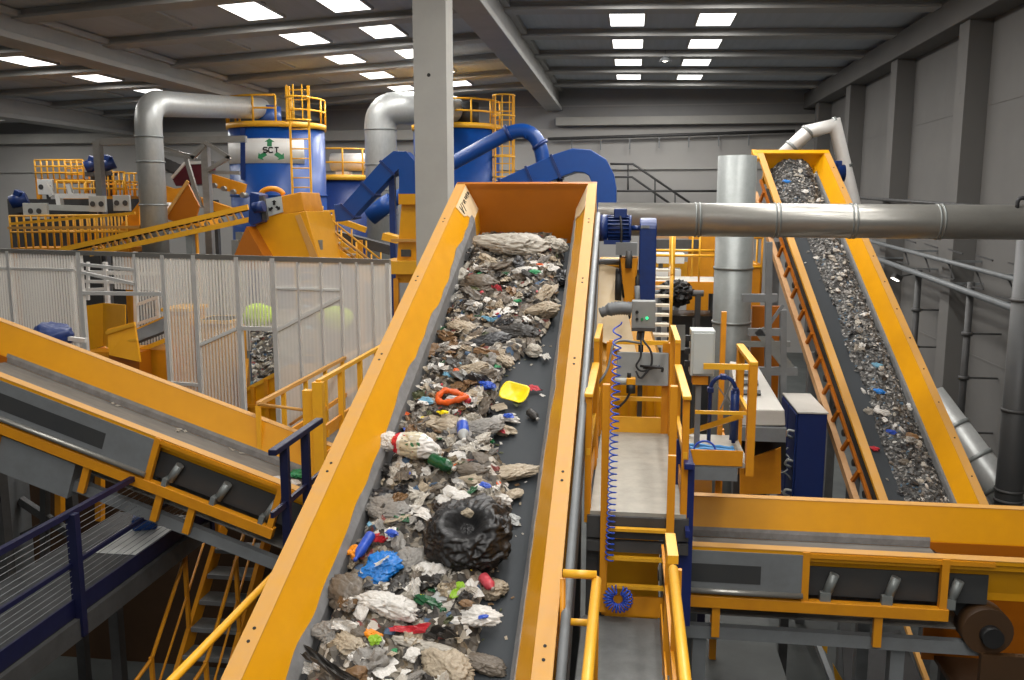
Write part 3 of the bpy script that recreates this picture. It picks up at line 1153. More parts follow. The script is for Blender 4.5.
# far end frame with a cable panel
t = thing('platform_railing', (.1, 8.85, ZP), 'yellow end railing of the raised platform with the cable panel on it', 'railing')
b = MB(); b.bar((-.2, 8.86, 5.13), (.39, 8.86, 5.13), .04, .04); b.build('top_rail', 'rail', t)
for x in (-.19, .37):
    b = MB(); b.bar((x, 8.86, ZP - .1), (x, 8.86, 5.13), .07, .05, (0, 1, 0)); b.build('post', 'orange', t)
b = MB(); b.bar((-.2, 8.86, 4.55), (.39, 8.86, 4.55), .04, .04); b.build('mid_rail', 'rail', t)
c0, c1 = at(617, 352, 8.8), at(668, 385, 8.8)
t = thing('cable_board', ((c0.x + c1.x) / 2, 8.8, c1.z), 'flat grey panel with loose black cables at the platform end', 'panel')
b = MB(); b.hexa([(c0.x, 8.74, c1.z), (c1.x, 8.74, c1.z), (c1.x, 8.80, c1.z), (c0.x, 8.80, c1.z)], [(c0.x, 8.80, c0.z), (c1.x, 8.80, c0.z), (c1.x, 8.83, c0.z), (c0.x, 8.83, c0.z)])
b.build('panel_plate', 'panelgrey', t, bevel=.006)


def wire(t, pts, r=.011, m='cable', nm='cable', rad=.06):
    b = MB(); b.tube(fillet(pts, rad), r, 6); return b.build(nm, m, t)


wire(t, [at(641, 340, 8.7), at(641, 358, 8.68), at(635, 366, 8.66), at(641, 372, 8.66), at(660, 366, 8.66)])
wire(t, [at(643, 340, 8.7), at(652, 352, 8.68), at(652, 366, 8.66), at(640, 380, 8.64), at(636, 371, 8.66)])
wire(t, [at(640, 366, 8.66), at(663, 368, 8.64), at(662, 372, 8.64)], .014)
b = MB(); b.box(at(650, 367, 8.7), (.14, .05, .03)); b.build('cable_clamp', 'black', t)
# valve block under the panel
vb = at(631, 381, 8.6)
t = thing('valve_block', vb, 'small yellow and black air valve in front of the cable panel', 'valve')
b = MB(); b.box(vb, (.09, .08, .07)); b.build('valve_body', 'yellow', t, bevel=.01)
b = MB(); b.cyl(vb + V((0, 0, -.12)), vb + V((0, 0, -.03)), .045, 12); b.build('filter_bowl', 'black', t)
b = MB(); b.cyl(vb + V((-.02, 0, .03)), vb + V((-.02, 0, .08)), .02, 8); b.build('knob', 'black', t)
b = MB(); b.cyl(vb + V((-.16, 0, 0)), vb + V((-.04, 0, 0)), .03, 10); b.build('pipe_stub', 'boxgrey', t)
wire(t, [vb + V((0, -.01, -.1)), vb + V((-.05, -.02, -.2)), vb + V((-.13, 0, -.28))], .012)
# hose from conveyor to the panel
t = thing('air_hose', at(600, 400, 8.4), 'thin grey air hose arching from the main conveyor to the platform', 'hose')
wire(t, [at(598, 384, 8.3), at(608, 370, 8.35), at(613, 343, 8.45), at(622, 340, 8.55), at(640, 343, 8.6)], .012, 'steel', 'hose_run', .25)

# entrance posts, rungs, curly hose
t = thing('step_ladder', (.12, 6.4, ZL), 'yellow steel step ladder up to the raised platform', 'ladder')
for x in (-.16, .33):
    b = MB(); b.bar((x, 6.38, ZL + .05), (x, 6.38, 5.2), .055, .06, (0, 1, 0)); b.build('stile', 'orange', t, bevel=.004)
for y in (529, 558, 586):
    z = at(640, y, 6.4).z
    b = MB(); b.bar((-.13, 6.38, z), (.33, 6.38, z), .05, .022); b.build('rung', 'rail', t)
b = MB(); b.span((-.17, 6.42, ZL), (.40, 6.44, ZL + .16)); b.build('toe_board', 'orange', t)
t = thing('coiled_hose', (-.1, 6.3, ZL + .3), 'curly blue air hose hanging down the left ladder stile', 'hose')
b = MB()
pts = []
zt, zb = at(616, 322, 6.32).z, at(614, 560, 6.32).z
N = 34
for i in range(N * 10 + 1):
    a = 2 * PI * i / 10
    k = i / (N * 10)
    pts.append(V((-.085 + .03 * math.cos(a) - .03 * k, 6.31 + .03 * math.sin(a), zt + (zb - zt) * k ** .8)))
b.tube(pts, .0055, 5)
b.build('hose_coil', 'hose', t)
b = MB()
cc = at(618, 599, 6.3)
pts = []
for i in range(20 * 14 + 1):
    a = 2 * PI * i / 14
    th = PI * .55 + 2 * PI * i / (20 * 14) * .92
    r_ = .075 + .034 * math.cos(a)
    pts.append(cc + V((r_ * math.cos(th), .025 * math.sin(a), r_ * math.sin(th))))
b.tube(pts, .006, 5)
b.build('hose_loop', 'hose', t)

# lower walkway
t = thing('walkway', (0, 4.5, 0), 'grey steel walkway below the step ladder in the foreground', 'walkway')
b = MB(); b.span((-.31, 2.2, ZL - .04), (.42, 6.40, ZL)); b.build('floor_plate', 'deck', t)
b = MB(); b.span((-.32, 2.2, ZL - .2), (-.26, 6.40, ZL - .04)); b.build('edge_beam', 'frame', t)
b = MB(); b.span((.38, 2.2, ZL - .2), (.44, 6.46, ZL - .04)); b.build('edge_beam', 'frame', t)
for x, y in ((-.25, 6.2), (.36, 6.2), (-.25, 3), (.36, 3)):
    b = MB(); b.span((x - .05, y - .05, 0), (x + .05, y + .05, ZL - .05)); b.build('leg', 'frame', t)
zr = 4.5
p = at(604, 590, 2.0 * 880 / 385 * .995)
t = thing('pipe_railing', (-.14, 4.5, ZL), 'round yellow pipe railing on the left of the lower walkway', 'railing')
y0 = 4.58
b = MB(); b.tube([(-.335, y0, zr), (-.15, y0, zr)], .024, 10); b.build('end_rail', 'rail', t)
b = MB(); b.tube([(-.15, y0 - .0, zr - .03), (-.15, 2.6, zr - .03)], .027, 12); b.build('top_rail', 'rail', t)
b = MB(); b.tube([(-.335, y0, zr - .28), (-.16, y0, zr - .28)], .02, 10); b.build('mid_rail', 'rail', t)
for x, y in ((-.335, y0), (-.15, y0 - .01), (-.15, 3.4)):
    b = MB(); b.cyl((x, y, ZL), (x, y, zr - .03), .016, 10); b.build('post', 'orange', t)
t = thing('pipe_railing', (.3, 4.5, ZL), 'round yellow pipe railing on the right of the lower walkway', 'railing')
b = MB(); b.tube([(.268, 4.72, zr), (.265, 2.6, zr)], .027, 12); b.build('top_rail', 'rail', t)
b = MB(); b.bar((.27, 4.8, zr + .02), (.268, 5.15, zr + .02), .06, .05); b.build('rail_sleeve', 'rail', t)
b = MB(); b.bar((.275, 3.0, zr - .5), (.275, 6.3, zr - .5), .02, .04); b.build('mid_rail', 'orange', t)
b = MB(); b.bar((.275, 3.0, ZL + .09), (.275, 6.3, ZL + .09), .012, .16); b.build('toe_board', 'orange', t)
for y in (4.72, 5.6, 3.3):
    b = MB(); b.bar((.29, y, ZL), (.29, y, zr + (.0 if y < 5 else .4)), .05, .03); b.build('post', 'orange', t)
# navy handrail ends
NX = atz(272, 453, 4.55)
for x, ya, yb, zt, zlow, posts, lab in (
        (.455, 6.36, 7.4, 4.6, 3.3, (6.5, 7.2), 'navy handrail end beside the raised platform'),
        (NX.x, NX.y, atz(315, 420, 4.55).y, 4.55, 3.2, (NX.y + .25, NX.y + .72), 'navy handrail end over the empty belt left of the main conveyor')):
    t = thing('navy_railing', (x, ya, zlow), lab, 'railing', 'navy handrail ends')
    b = MB(); b.bar((x, ya, zt), (x, yb, zt), .07, .05); nm_ = 'railblue' if x > 0 else 'navy'; b.build('top_rail', nm_, t, bevel=.008)
    b = MB(); b.bar((x, ya - .05, zt - .5), (x, yb, zt - .5), .03, .05); b.build('mid_rail', nm_, t)
    for y in posts:
        b = MB(); b.bar((x, y, zlow), (x, y, zt - .02), .10 if x > 0 else .07, .05, (0, 1, 0)); b.build('post', nm_, t)

# service stand to the right of the platform
t = thing('service_stand', (.8, 8.4, ZP), 'small yellow service stand with a railing carrying the blue hoses', 'stand')
sx0, sx1, sy0, sy1 = .52, 1.09, 7.86, 8.86
b = MB(); b.span((sx0, sy0, ZP - .04), (sx1, sy1, ZP)); b.build('floor_plate', 'plate', t)
b = MB(); b.span((sx0, sy0 - .02, ZP - .02), (sx1 - .06, sy0, ZP + .12)); b.build('toe_board', 'orange', t)
b = MB(); b.span((sx0, sy0 - .02, ZP - .16), (sx1 - .1, sy0 + .08, ZP - .04)); b.build('edge_beam', 'steel', t)
b = MB(); b.bar((sx1, sy0 - .05, 5.12), (sx1, sy1, 5.12), .07, .04); b.build('top_rail', 'rail', t, bevel=.006)
for y in (sy0, sy1 - .1):
    b = MB(); b.bar((sx1, y, ZP - .1), (sx1, y, 5.11), .07, .1, (0, 1, 0)); b.build('post', 'orange', t)
b = MB(); b.bar((sx1, sy0, 4.62), (sx1, sy1, 4.62), .03, .06); b.build('mid_rail', 'rail', t)
b = MB(); b.bar((.66, sy0 + .02, 5.08), (sx1, sy0 + .02, 5.08), .03, .05); b.build('top_rail', 'rail', t)
b = MB(); b.bar((.6, sy0 + .02, 4.66), (sx1, sy0 + .02, 4.66), .03, .03); b.build('mid_rail', 'rail', t)
b = MB(); b.bar((sx0 + .05, sy1, ZP), (sx0 + .5, sy0 + .1, 4.62), .03, .05); b.build('brace', 'rail', t)
b = MB(); b.bar((.93, sy1 + .05, 3.6), (.93, sy1 + .05, 5.45), .05, .06); b.build('tall_post', 'orange', t)
for x in (.62, .98):
    b = MB(); b.bar((x, 9.3, 0), (x, 9.3, ZP - .05), .07, .07); b.bar((x, 9.3, ZP - .1), (x, sy0 + .1, ZP - .1), .06, .06); b.build('leg', 'orange', t)
t = thing('cable_hoop', (.8, 8.6, ZP), 'blue steel hoop standing on the service stand', 'hoop')
b = MB()
hx0, hx1 = at(710, 400, 8.5).x, at(735, 400, 8.5).x
hz = at(722, 390, 8.5).z
b.tube([V((hx0, 8.5, ZP + .02))] + arc((( hx0 + hx1) / 2, 8.5, hz), (hx1 - hx0) / 2, PI, 0, (1, 0, 0), (0, 0, 1.1), 14) + [V((hx1, 8.5, ZP + .02))], .02, 10)
b.build('hoop_pipe', 'motor', t)
b = MB(); b.cyl((hx1, 8.5, ZP + .05), (hx1, 8.5, hz), .042, 12); b.build('leg_sleeve', 'motor', t)
for x in (hx0, (hx0 + hx1) / 2, hx1):
    b = MB()
    zz = hz if x != (hx0 + hx1) / 2 else hz + (hx1 - hx0) * .55
    b.box((x, 8.5, zz), (.06, .08, .05)); b.build('collar', 'motor', t, bevel=.008)
b = MB(); b.bar((hx0 + .1, 8.5, 4.55), (hx1 - .02, 8.5, 4.85), .015, .015); b.bar((hx0 + .05, 8.5, 4.8), (hx1 - .04, 8.5, 4.6), .012, .012); b.build('guy_rod', 'steel', t)
t = thing('hose_bundle', (.78, 8.0, ZP), 'bundle of light blue hoses lying on the service stand', 'hose')
for i in range(8):
    b = MB()
    r1 = random.Random(i)
    xs = [.56 + .42 * k / 6 for k in range(7)]
    b.tube(fillet([V((x, 7.95 + .03 * i + .02 * r1.uniform(-1, 1), ZP + .045 + .02 * (i % 3) + .012 * r1.uniform(-1, 1))) for x in xs], .05, 3), .013, 6)
    b.build('hose_run', 'palehose' if i % 3 else 'white', t)
b = MB(); b.tube(arc((.76, 7.93, ZP + .02), .16, PI, 2 * PI, (1, 0, 0), (0, 0, .6), 12), .007, 6); b.build('loose_loop', 'white', t)
b = MB(); b.tube(arc((.7, 7.93, ZP + .08), .1, 0, PI, (1, 0, 0), (0, 0, 1), 12), .01, 6); b.build('loose_loop', 'hose', t)
# grey cabinet on a post
k0, k1 = at(689, 328, 8.0), at(714, 376, 8.0)
t = thing('switch_cabinet', ((k0.x + k1.x) / 2, 8.1, ZP), 'pale grey switch cabinet on a post beside the service stand', 'cabinet')
b = MB(); b.span((k0.x + .02, 7.98, k1.z), (k1.x, 8.22, k0.z - .02)); b.build('cabinet_body', 'boxgrey', t, bevel=.008)
b = MB(); b.span((k0.x + .04, 7.96, k1.z + .02), (k1.x - .015, 7.982, k0.z - .04)); b.build('door', 'boxgrey', t, bevel=.004)
b = MB()
for z in (k0.z - .1, (k0.z + k1.z) / 2, k1.z + .1):
    b.box((k0.x + .0, 8.06, z), (.05, .05, .05))
b.build('cable_gland', 'black', t)
b = MB(); b.bar((.64, 8.1, ZP - .2), (.64, 8.1, k1.z - .05), .05, .05); b.build('post', 'steel', t)
b = MB(); b.box((.65, 8.1, k1.z - .05), (.14, .14, .08)); b.build('bracket', 'orange', t)
# control box with buttons
k0, k1 = at(632, 301, 9.0), at(655, 331, 9.0)
t = thing('control_box', ((k0.x + k1.x) / 2, 9.0, k1.z), 'grey push-button control box above the cable panel', 'control box')
b = MB(); b.span((k0.x, 8.98, k1.z + .02), (k1.x, 9.14, k0.z)); b.build('box_body', 'panelgrey', t, bevel=.006)
b = MB(); b.span((k0.x, 8.96, k1.z), (k1.x, 9.14, k1.z + .035)); b.build('bottom_edge', 'frame', t)
for x, y, m, r in ((637, 312, 'black', .017), (637, 319, 'black', .015), (642, 319, 'green', .015), (647, 318, 'led', .015)):
    c = at(x, y, 8.98)
    b = MB(); b.cyl(c + V((0, -.02, 0)), c, r, 10); o = b.build('button', m, t)
    o['label'] = {'black': 'black push button', 'green': 'green push button', 'led': 'lit green push button'}[m]
b = MB(); b.bar((.12, 9.06, ZP), (.12, 9.06, k1.z), .05, .05); b.build('post', 'frame', t)
wire(t, [V((.09, 9.0, k1.z)), at(637, 340, 8.9), at(642, 352, 8.86)])
wire(t, [V((.14, 9.0, k1.z)), at(642, 342, 8.9), at(641, 356, 8.84)], .016)

# yellow chute casing behind the platform
t = thing('discharge_chute', (.05, 10.4, 0), 'yellow discharge chute casing under the head of the main conveyor', 'chute')
b = MB()
a0, a1, a2, a3 = at(600, 246, 11.2), at(655, 246, 11.2), at(668, 430, 10.6), at(596, 430, 10.6)
zt = 5.6
b.hexa([(-.38, 10.0, 0), (.40, 10.0, 0), (.40, 11.2, 0), (-.38, 11.2, 0)], [(-.38, 9.9, 4.6), (.40, 9.9, 4.6), (.40, 11.2, 4.6), (-.38, 11.2, 4.6)])
b.build('lower_casing', 'yellow', t)
b = MB()
b.hexa([(-.38, 9.9, 4.6), (.40, 9.9, 4.6), (.40, 11.2, 4.6), (-.38, 11.2, 4.6)], [(-.38, 10.7, 5.85), (-.05, 10.7, 5.85), (-.05, 11.2, 5.85), (-.38, 11.2, 5.85)])
b.build('upper_casing', 'yellow', t)
b = MB()
for i in range(5):
    x = -.1 + .1 * i
    b.span((x, 9.86, 3.9), (x + .02, 9.9, 4.6))
b.build('stiffener', 'orange', t)
b = MB(); b.hexa([(-.42, 9.93, 4.75), (-.38, 9.93, 4.75), (-.38, 9.96, 4.75), (-.42, 9.96, 4.75)], [(.1, 9.93, 4.75), (.16, 9.93, 4.75), (.16, 9.96, 4.75), (.1, 9.96, 4.75)]); b.build('seam_bar', 'flange', t)
b = MB()
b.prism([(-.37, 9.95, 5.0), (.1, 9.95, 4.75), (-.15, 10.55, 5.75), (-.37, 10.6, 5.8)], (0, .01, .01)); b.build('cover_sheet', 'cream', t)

# pale staircase further back
t = thing('staircase', at(645, 350, 13.2), 'pale steel staircase rising behind the belt guard', 'staircase')
s0, s1 = at(646, 345, 12.6), at(650, 270, 14.6)
nst = 9
wst = .34
for i in range(nst):
    q = lerp(s0, s1, i / (nst - 1))
    b = MB(); b.box(q + V((.17, 0, 0)), (wst, .2, .035)); b.build('tread', 'stair', t)
for dx in (-.02, wst + .0):
    b = MB(); b.bar(s0 + V((dx, -.1, -.1)), s1 + V((dx, .1, .02)), .04, .2); b.build('stringer', 'stair', t)
b = MB(); b.tube([s0 + V((wst, 0, 1.0)), s1 + V((wst, 0, 1.0)), s1 + V((wst, .6, 1.0))], .025, 8); b.build('handrail', 'rail', t)
for k in (0, .5, 1):
    q = lerp(s0, s1, k) + V((wst, 0, 0))
    b = MB(); b.cyl(q, q + V((0, 0, 1.0)), .022, 8); b.build('post', 'rail', t)

# orange platforms behind the upright duct
def deck_platform(name, x0, x1, y0, y1, z, label, zleg=0, panel=False):
    t = thing(name, ((x0 + x1) / 2, (y0 + y1) / 2, z), label, 'platform')
    b = MB(); b.span((x0, y0, z - .05), (x1, y1, z)); b.build('floor_plate', 'plate', t)
    b = MB(); b.span((x0, y0 - .03, z - .16), (x1, y0 + .05, z + .06)); b.build('edge_beam', 'orange', t)
    for (q0, q1) in (((x0, y0), (x1, y0)), ((x0, y1), (x1, y1)), ((x1, y0), (x1, y1))):
        for k in (.55, 1.05):
            b = MB(); b.tube([(q0[0], q0[1], z + k), (q1[0], q1[1], z + k)], .025, 8); b.build('rail', 'rail', t)
        n = max(1, round(math.dist(q0, q1) / .55))
        for i in range(n + 1):
            x, y = q0[0] + (q1[0] - q0[0]) * i / n, q0[1] + (q1[1] - q0[1]) * i / n
            b = MB(); b.cyl((x, y, z), (x, y, z + 1.05), .02, 6); b.build('post', 'rail', t)
        if panel:
            b = MB(); b.bar((q0[0], q0[1], z + .35), (q1[0], q1[1], z + .35), .01, .5); b.build('infill_panel', 'orange', t)
    for x in (x0 + .05, x1 - .05):
        for y in (y0 + .05, y1 - .05):
            b = MB(); b.bar((x, y, 0), (x, y, z - .05), .1, .1); b.build('leg', 'steel', t)
    return t


q = at(655, 300, 17)
deck_platform('access_platform', .35, 1.75, 17.0, 19.0, q.z + .3, 'yellow railed platform between the belt guard and the upright duct')
q = at(740, 298, 15.6)
deck_platform('access_platform', 1.75, 2.2, 15.4, 16.6, q.z, 'orange-panelled platform right of the upright duct', panel=True)
# bright light patches between the rails, built as white boxes
for i, (x, y, w_, h_, lab) in enumerate(((670, 258, .5, .22, 'upper bright light patch built as a white box beyond the railed platform'), (668, 272, .45, .16, 'lower bright light patch built as a white box beyond the railed platform'))):
    c = at(x, y, 19.8)
    t = thing('light_patch_box', (c.x, c.y, 0), lab, 'box')
    b = MB(); b.box(c, (w_ * 1.2, .5, h_)); b.build('box_body', 'white', t, bevel=.01)
    b = MB(); b.bar((c.x + .4 * i - .2, 19.8, 0), (c.x + .4 * i - .2, 19.8, c.z - h_ / 2), .1, .1); b.build('stand', 'steel', t)
# dark brush drum under the platform
c = at(676, 293, 16.4)
t = thing('brush_drum', c, 'dark bristly drum under the yellow railed platform', 'drum')
b = MB()
r1 = random.Random(5)
ico = bmesh.new(); bmesh.ops.create_icosphere(ico, subdivisions=4, radius=1)
vs = [V((v.co.x * .30, v.co.y * .4, v.co.z * .24)) * (1 + .3 * noise.noise(v.co * 9)) + c for v in ico.verts]
b.add(vs, [[v.index for v in f.verts] for f in ico.faces]); ico.free()
b.build('bristles', 'black', t)
b = MB(); b.cyl(c - V((.5, 0, 0)), c + V((.5, 0, 0)), .06, 10); b.build('axle', 'steel', t)
b = MB(); b.bar(c + V((.4, 0, 0)), (c.x + .4, c.y, 0), .1, .1); b.build('stand', 'frame', t)

# machinery further back between the belt guard and the upright duct
t = thing('machine_block', at(688, 350, 17.6), 'dark machine block below the railed platform behind the switch cabinet', 'machine')
b = MB(); b.span((at(662, 330, 17.6).x, 17.6, 0), (at(716, 330, 17.6).x, 18.6, at(690, 316, 17.6).z)); b.build('machine_body', 'darkpanel', t)
b = MB(); b.bar(at(664, 322, 17.5), at(664, 352, 17.5), .12, .05, (0, 1, 0)); b.build('edge_post', 'white', t)
b = MB(); b.bar(at(680, 325, 17.5), at(680, 350, 17.5), .2, .05, (0, 1, 0)); b.build('cover_plate', 'boxgrey', t)
b = MB(); b.bar(at(694, 318, 17.5), at(694, 352, 17.5), .06, .05, (0, 1, 0)); b.build('edge_post', 'steel', t)
t = thing('machine_wall', at(690, 250, 20.5), 'orange sheet-metal wall behind the yellow railed platform', 'panel')
b = MB(); b.span((at(688, 260, 20.5).x, 20.5, 0), (at(722, 260, 20.5).x, 20.6, at(700, 236, 20.5).z)); b.build('sheet_panel', 'orange', t)
b = MB(); b.span((at(642, 268, 20.6).x, 20.6, at(660, 282, 20.5).z), (at(690, 260, 20.5).x, 20.7, at(660, 262, 20.5).z)); b.build('sheet_panel', 'rail', t)
b = MB(); b.bar(at(640, 244, 20.4), at(700, 244, 20.4), .2, .2); b.build('top_beam', 'frame', t)
b = MB(); b.bar(at(640, 233, 20.8), at(700, 233, 20.8), .2, .25); b.build('top_beam', 'chord', t)

# steel bracing behind the service stand
t = thing('steel_frame', (2.1, 13.4, 0), 'grey steel braced frame between the upright duct and the right conveyor', 'frame')
YS = 13.4


def sbar(t, x0, y0, x1, y1, w, nm, m='steel', Y=YS, Y2=None):
    b = MB(); b.bar(at(x0, y0, Y), at(x1, y1, Y2 or Y), w, w * 1.2); return b.build(nm, m, t)


sbar(t, 757, 330, 790, 372, .09, 'brace', 'galvmatte')
sbar(t, 762, 328, 796, 372, .05, 'brace', 'galvmatte')
sbar(t, 748, 332, 786, 332, .09, 'beam')
sbar(t, 740, 344, 790, 344, .07, 'beam', 'galvmatte')
sbar(t, 745, 371, 797, 371, .1, 'beam')
sbar(t, 769, 242, 767, 440, .09, 'post')
sbar(t, 783, 310, 783, 440, .09, 'post')
sbar(t, 769, 325, 783, 305, .04, 'brace')
sbar(t, 742, 298, 777, 298, .1, 'beam')
b = MB(); b.span((1.95, 14.4, 2.2), (2.4, 14.5, 4.9)); w_ = b.build('back_panel', 'amber', t); w_['label'] = 'brown panel behind the frame'
# sloped light grey housing
t = thing('machine_housing', at(758, 420, 11.4), 'sloping light grey machine housing left of the blue cabinet', 'machine')
A = [at(745, 372, 12.6), at(757, 385, 12.4), at(776, 410, 11.3), at(776, 421, 11.3), at(742, 426, 11.3)]
b = MB()
lo = [V((1.42, 11.3, A[4].z)), V((2.0, 11.3, A[4].z + .02)), V((2.0, 12.6, A[4].z + .1)), V((1.42, 12.6, A[4].z + .1))]
hi = [V((1.42, 11.3, A[3].z + .14)), V((1.98, 11.3, A[2].z)), V((1.80, 12.6, A[1].z + .25)), V((1.42, 12.6, A[1].z + .3))]
b.hexa(lo, hi)
b.build('housing', 'graybox', t, bevel=.015)
for i in range(3):
    b = MB()
    q = lerp(hi[0], hi[3], .3 + .2 * i)
    b.box(q + V((.18, 0, .02)), (.26, .08, .03), Matrix.Rotation(.5, 3, 'X'))
    b.build('vent_slot', 'frame', t)
b = MB()
b.span((1.42, 11.24, A[4].z - .18), (2.0, 12.5, A[4].z)); b.build('base_band', 'steel', t)
b = MB(); b.span((1.5, 12.3, 0), (1.95, 12.55, A[4].z - .18)); b.build('base_frame', 'frame', t)
# tan panels with an orange beam under it
t = thing('machine_screen', at(762, 470, 11.9), 'tan sheet-metal machine panel under an orange beam left of the blue cabinet', 'panel')
b = MB(); b.prism([at(740, 494, 11.9), at(740, 462, 11.9), at(781, 448, 11.9), at(781, 494, 11.9)], (0, .05, 0)); b.build('panel_plate', 'orange', t)
b = MB(); b.bar(at(738, 430, 11.8), at(786, 433, 11.8), .08, .09); b.build('beam', 'amber', t)
b = MB(); b.prism([at(738, 435, 12.2), at(786, 437, 12.2), at(786, 470, 12.2), at(738, 470, 12.2)], (0, .05, 0)); b.build('recess_shade', 'black', t)  # flat black sheet painting the shade of a recess
b = MB(); b.prism([at(693, 478, 9.7), at(712, 478, 9.7), at(712, 496, 9.7), at(693, 496, 9.7)], (0, .04, 0)); b.build('side_plate', 'flange', t)
# blue cabinet
kx0, kx1 = 2.28, 2.66
zt = at(810, 412, 12.0).z
t = thing('electrical_cabinet', ((kx0 + kx1) / 2, 12.6, 0), 'tall dark blue cabinet with a pale top left of the right conveyor', 'cabinet')
b = MB(); b.span((kx0, 12.0, zt - 2.6), (kx1, 13.2, zt - .02)); b.build('cabinet_body', 'cabblue', t, bevel=.01)
b = MB(); b.span((kx0 - .01, 11.98, zt - .02), (kx1 + .01, 13.22, zt)); b.build('top_plate', 'graybox', t)
b = MB()
for i in range(2):
    b.span((kx0 - .02, 12.05 + .6 * i, zt - 2.5), (kx0, 12.6 + .58 * i, zt - .05))
b.build('door', 'cabblue', t, bevel=.005)
for j in range(4):
    z = zt - .3 - .42 * j
    b = MB()
    b.tube(fillet([V((kx0 - .02, 12.1, z)), V((kx0 - .1, 12.1, z + .02)), V((kx0 - .12, 12.14, z - .06)), V((kx0 - .02, 12.2, z - .12))], .03), .018, 6)
    b.build('door_handle', 'boxgrey', t)
t = thing('cable_bundle', (2.1, 12.4, 2.4), 'tangle of grey cables hanging left of the blue cabinet', 'cable')
for i in range(6):
    r1 = random.Random(40 + i)
    b = MB()
    z = zt - .5 - .28 * i
    b.tube(arc((kx0 - .16 + r1.uniform(-.03, .03), 12.2 + .1 * r1.random(), z), .13 + .04 * r1.random(), .3, 5.6, (1, 0, 0), (0, .2, 1), 14), .012, 6)
    b.build('cable_loop', 'boxgrey' if i % 2 else 'steel', t)

# structures under the cross conveyor
t = thing('floor_conveyor', at(900, 660, 10.0), 'dark inclined conveyor under the level cross conveyor at lower right', 'conveyor')
for i, (xa, ya, xb2, yb2, w_, m) in enumerate(((815, 638, 835, 690, .06, 'steel'), (905, 622, 930, 690, .05, 'flange'), (925, 628, 955, 690, .05, 'frame'))):
    sbar(t, xa, ya, xb2, yb2, w_, 'side_rail', m, 10.6, 9.2)
b = MB(); b.hexa([at(842, 640, 10.6), at(900, 630, 10.6), at(925, 690, 9.3), at(845, 690, 9.3)], [p - V((0, 0, .06)) for p in (at(842, 640, 10.6), at(900, 630, 10.6), at(925, 690, 9.3), at(845, 690, 9.3))]); b.build('belt', 'black', t)
for x in (905, 945):
    b = MB(); b.bar(at(x, 640, 10.2), V((at(x, 640, 10.2).x, 10.2, 0)), .08, .08); b.build('leg', 'frame', t)
t = thing('hazard_plate', at(825, 640, 10.9), 'yellow edged plate on the floor conveyor frame at lower right', 'plate')
b = MB(); b.prism([at(815, 638, 10.8), at(828, 640, 10.8), at(827, 654, 10.8)], (0, .03, 0)); b.build('corner_gusset', 'rail', t)
b = MB(); b.prism([at(833, 664, 10.7), at(845, 684, 10.7), at(836, 684, 10.7)], (0, .03, 0)); b.build('corner_gusset', 'rail', t)
for i, x in enumerate((700, 783)):
    q = atz(x, 668, 0)
    q = at(x, 640, 9.8)
    t = thing('support_post', (q.x, q.y, 0), ('slim navy post under the cross conveyor near the walkway' if i == 0 else 'slim dark post under the middle of the cross conveyor'), 'post')
    b = MB(); b.bar((q.x, q.y, 0.02), (q.x, q.y, 2.9), .09, .09); b.build('shaft', 'navy' if i == 0 else 'frame', t)
    b = MB(); b.span((q.x - .1, q.y - .1, 0), (q.x + .1, q.y + .1, .02)); b.build('base_plate', 'frame', t)
# intermediate floor slab that shows below the cross conveyor
b = MB(); b.span((.44, 8.0, 1.45), (1.72, 13.6, 1.55)); tag(b.build('mezzanine_slab', 'floor'), 'grey concrete slab below the level cross conveyor', 'slab', None, 'structure')
# ================================================================ LEFT AND BACK OF THE HALL
def silo(name, cx, Y, r, ztop, label, band=None):
    t = thing(name, (cx, Y, 0), label, 'silo')
    b = MB()
    b.lathe([(r, .4), (r, ztop), (r - .02, ztop), (.05, ztop + .02)], (cx, Y, 0), 48)
    b.build('tank_body', 'blue', t)
    for z in (ztop - 2.2, ztop - 4.0):
        b = MB(); b.lathe([(r, z - .03), (r + .03, z - .03), (r + .03, z + .03), (r, z + .03)], (cx, Y, 0), 48); b.build('hoop_ring', 'blue', t)
    b = MB(); b.lathe([(r + .01, ztop - .04), (r + .06, ztop - .04), (r + .06, ztop + .14), (r + .01, ztop + .14)], (cx, Y, 0), 48)
    b.build('top_rim', 'rail', t)
    return t


def cyl_rail(t, cx, Y, r, z, h, a0, a1, n):
    for k in (.5, 1.0):
        b = MB(); b.tube([V((cx + r * math.cos(a), Y + r * math.sin(a), z + h * k)) for a in [a0 + (a1 - a0) * i / 24 for i in range(25)]], .035, 6)
        b.build('guard_rail', 'rail', t)
    for i in range(n + 1):
        a = a0 + (a1 - a0) * i / n
        b = MB(); b.cyl((cx + r * math.cos(a), Y + r * math.sin(a), z), (cx + r * math.cos(a), Y + r * math.sin(a), z + h), .035, 6)
        b.build('guard_post', 'rail', t)


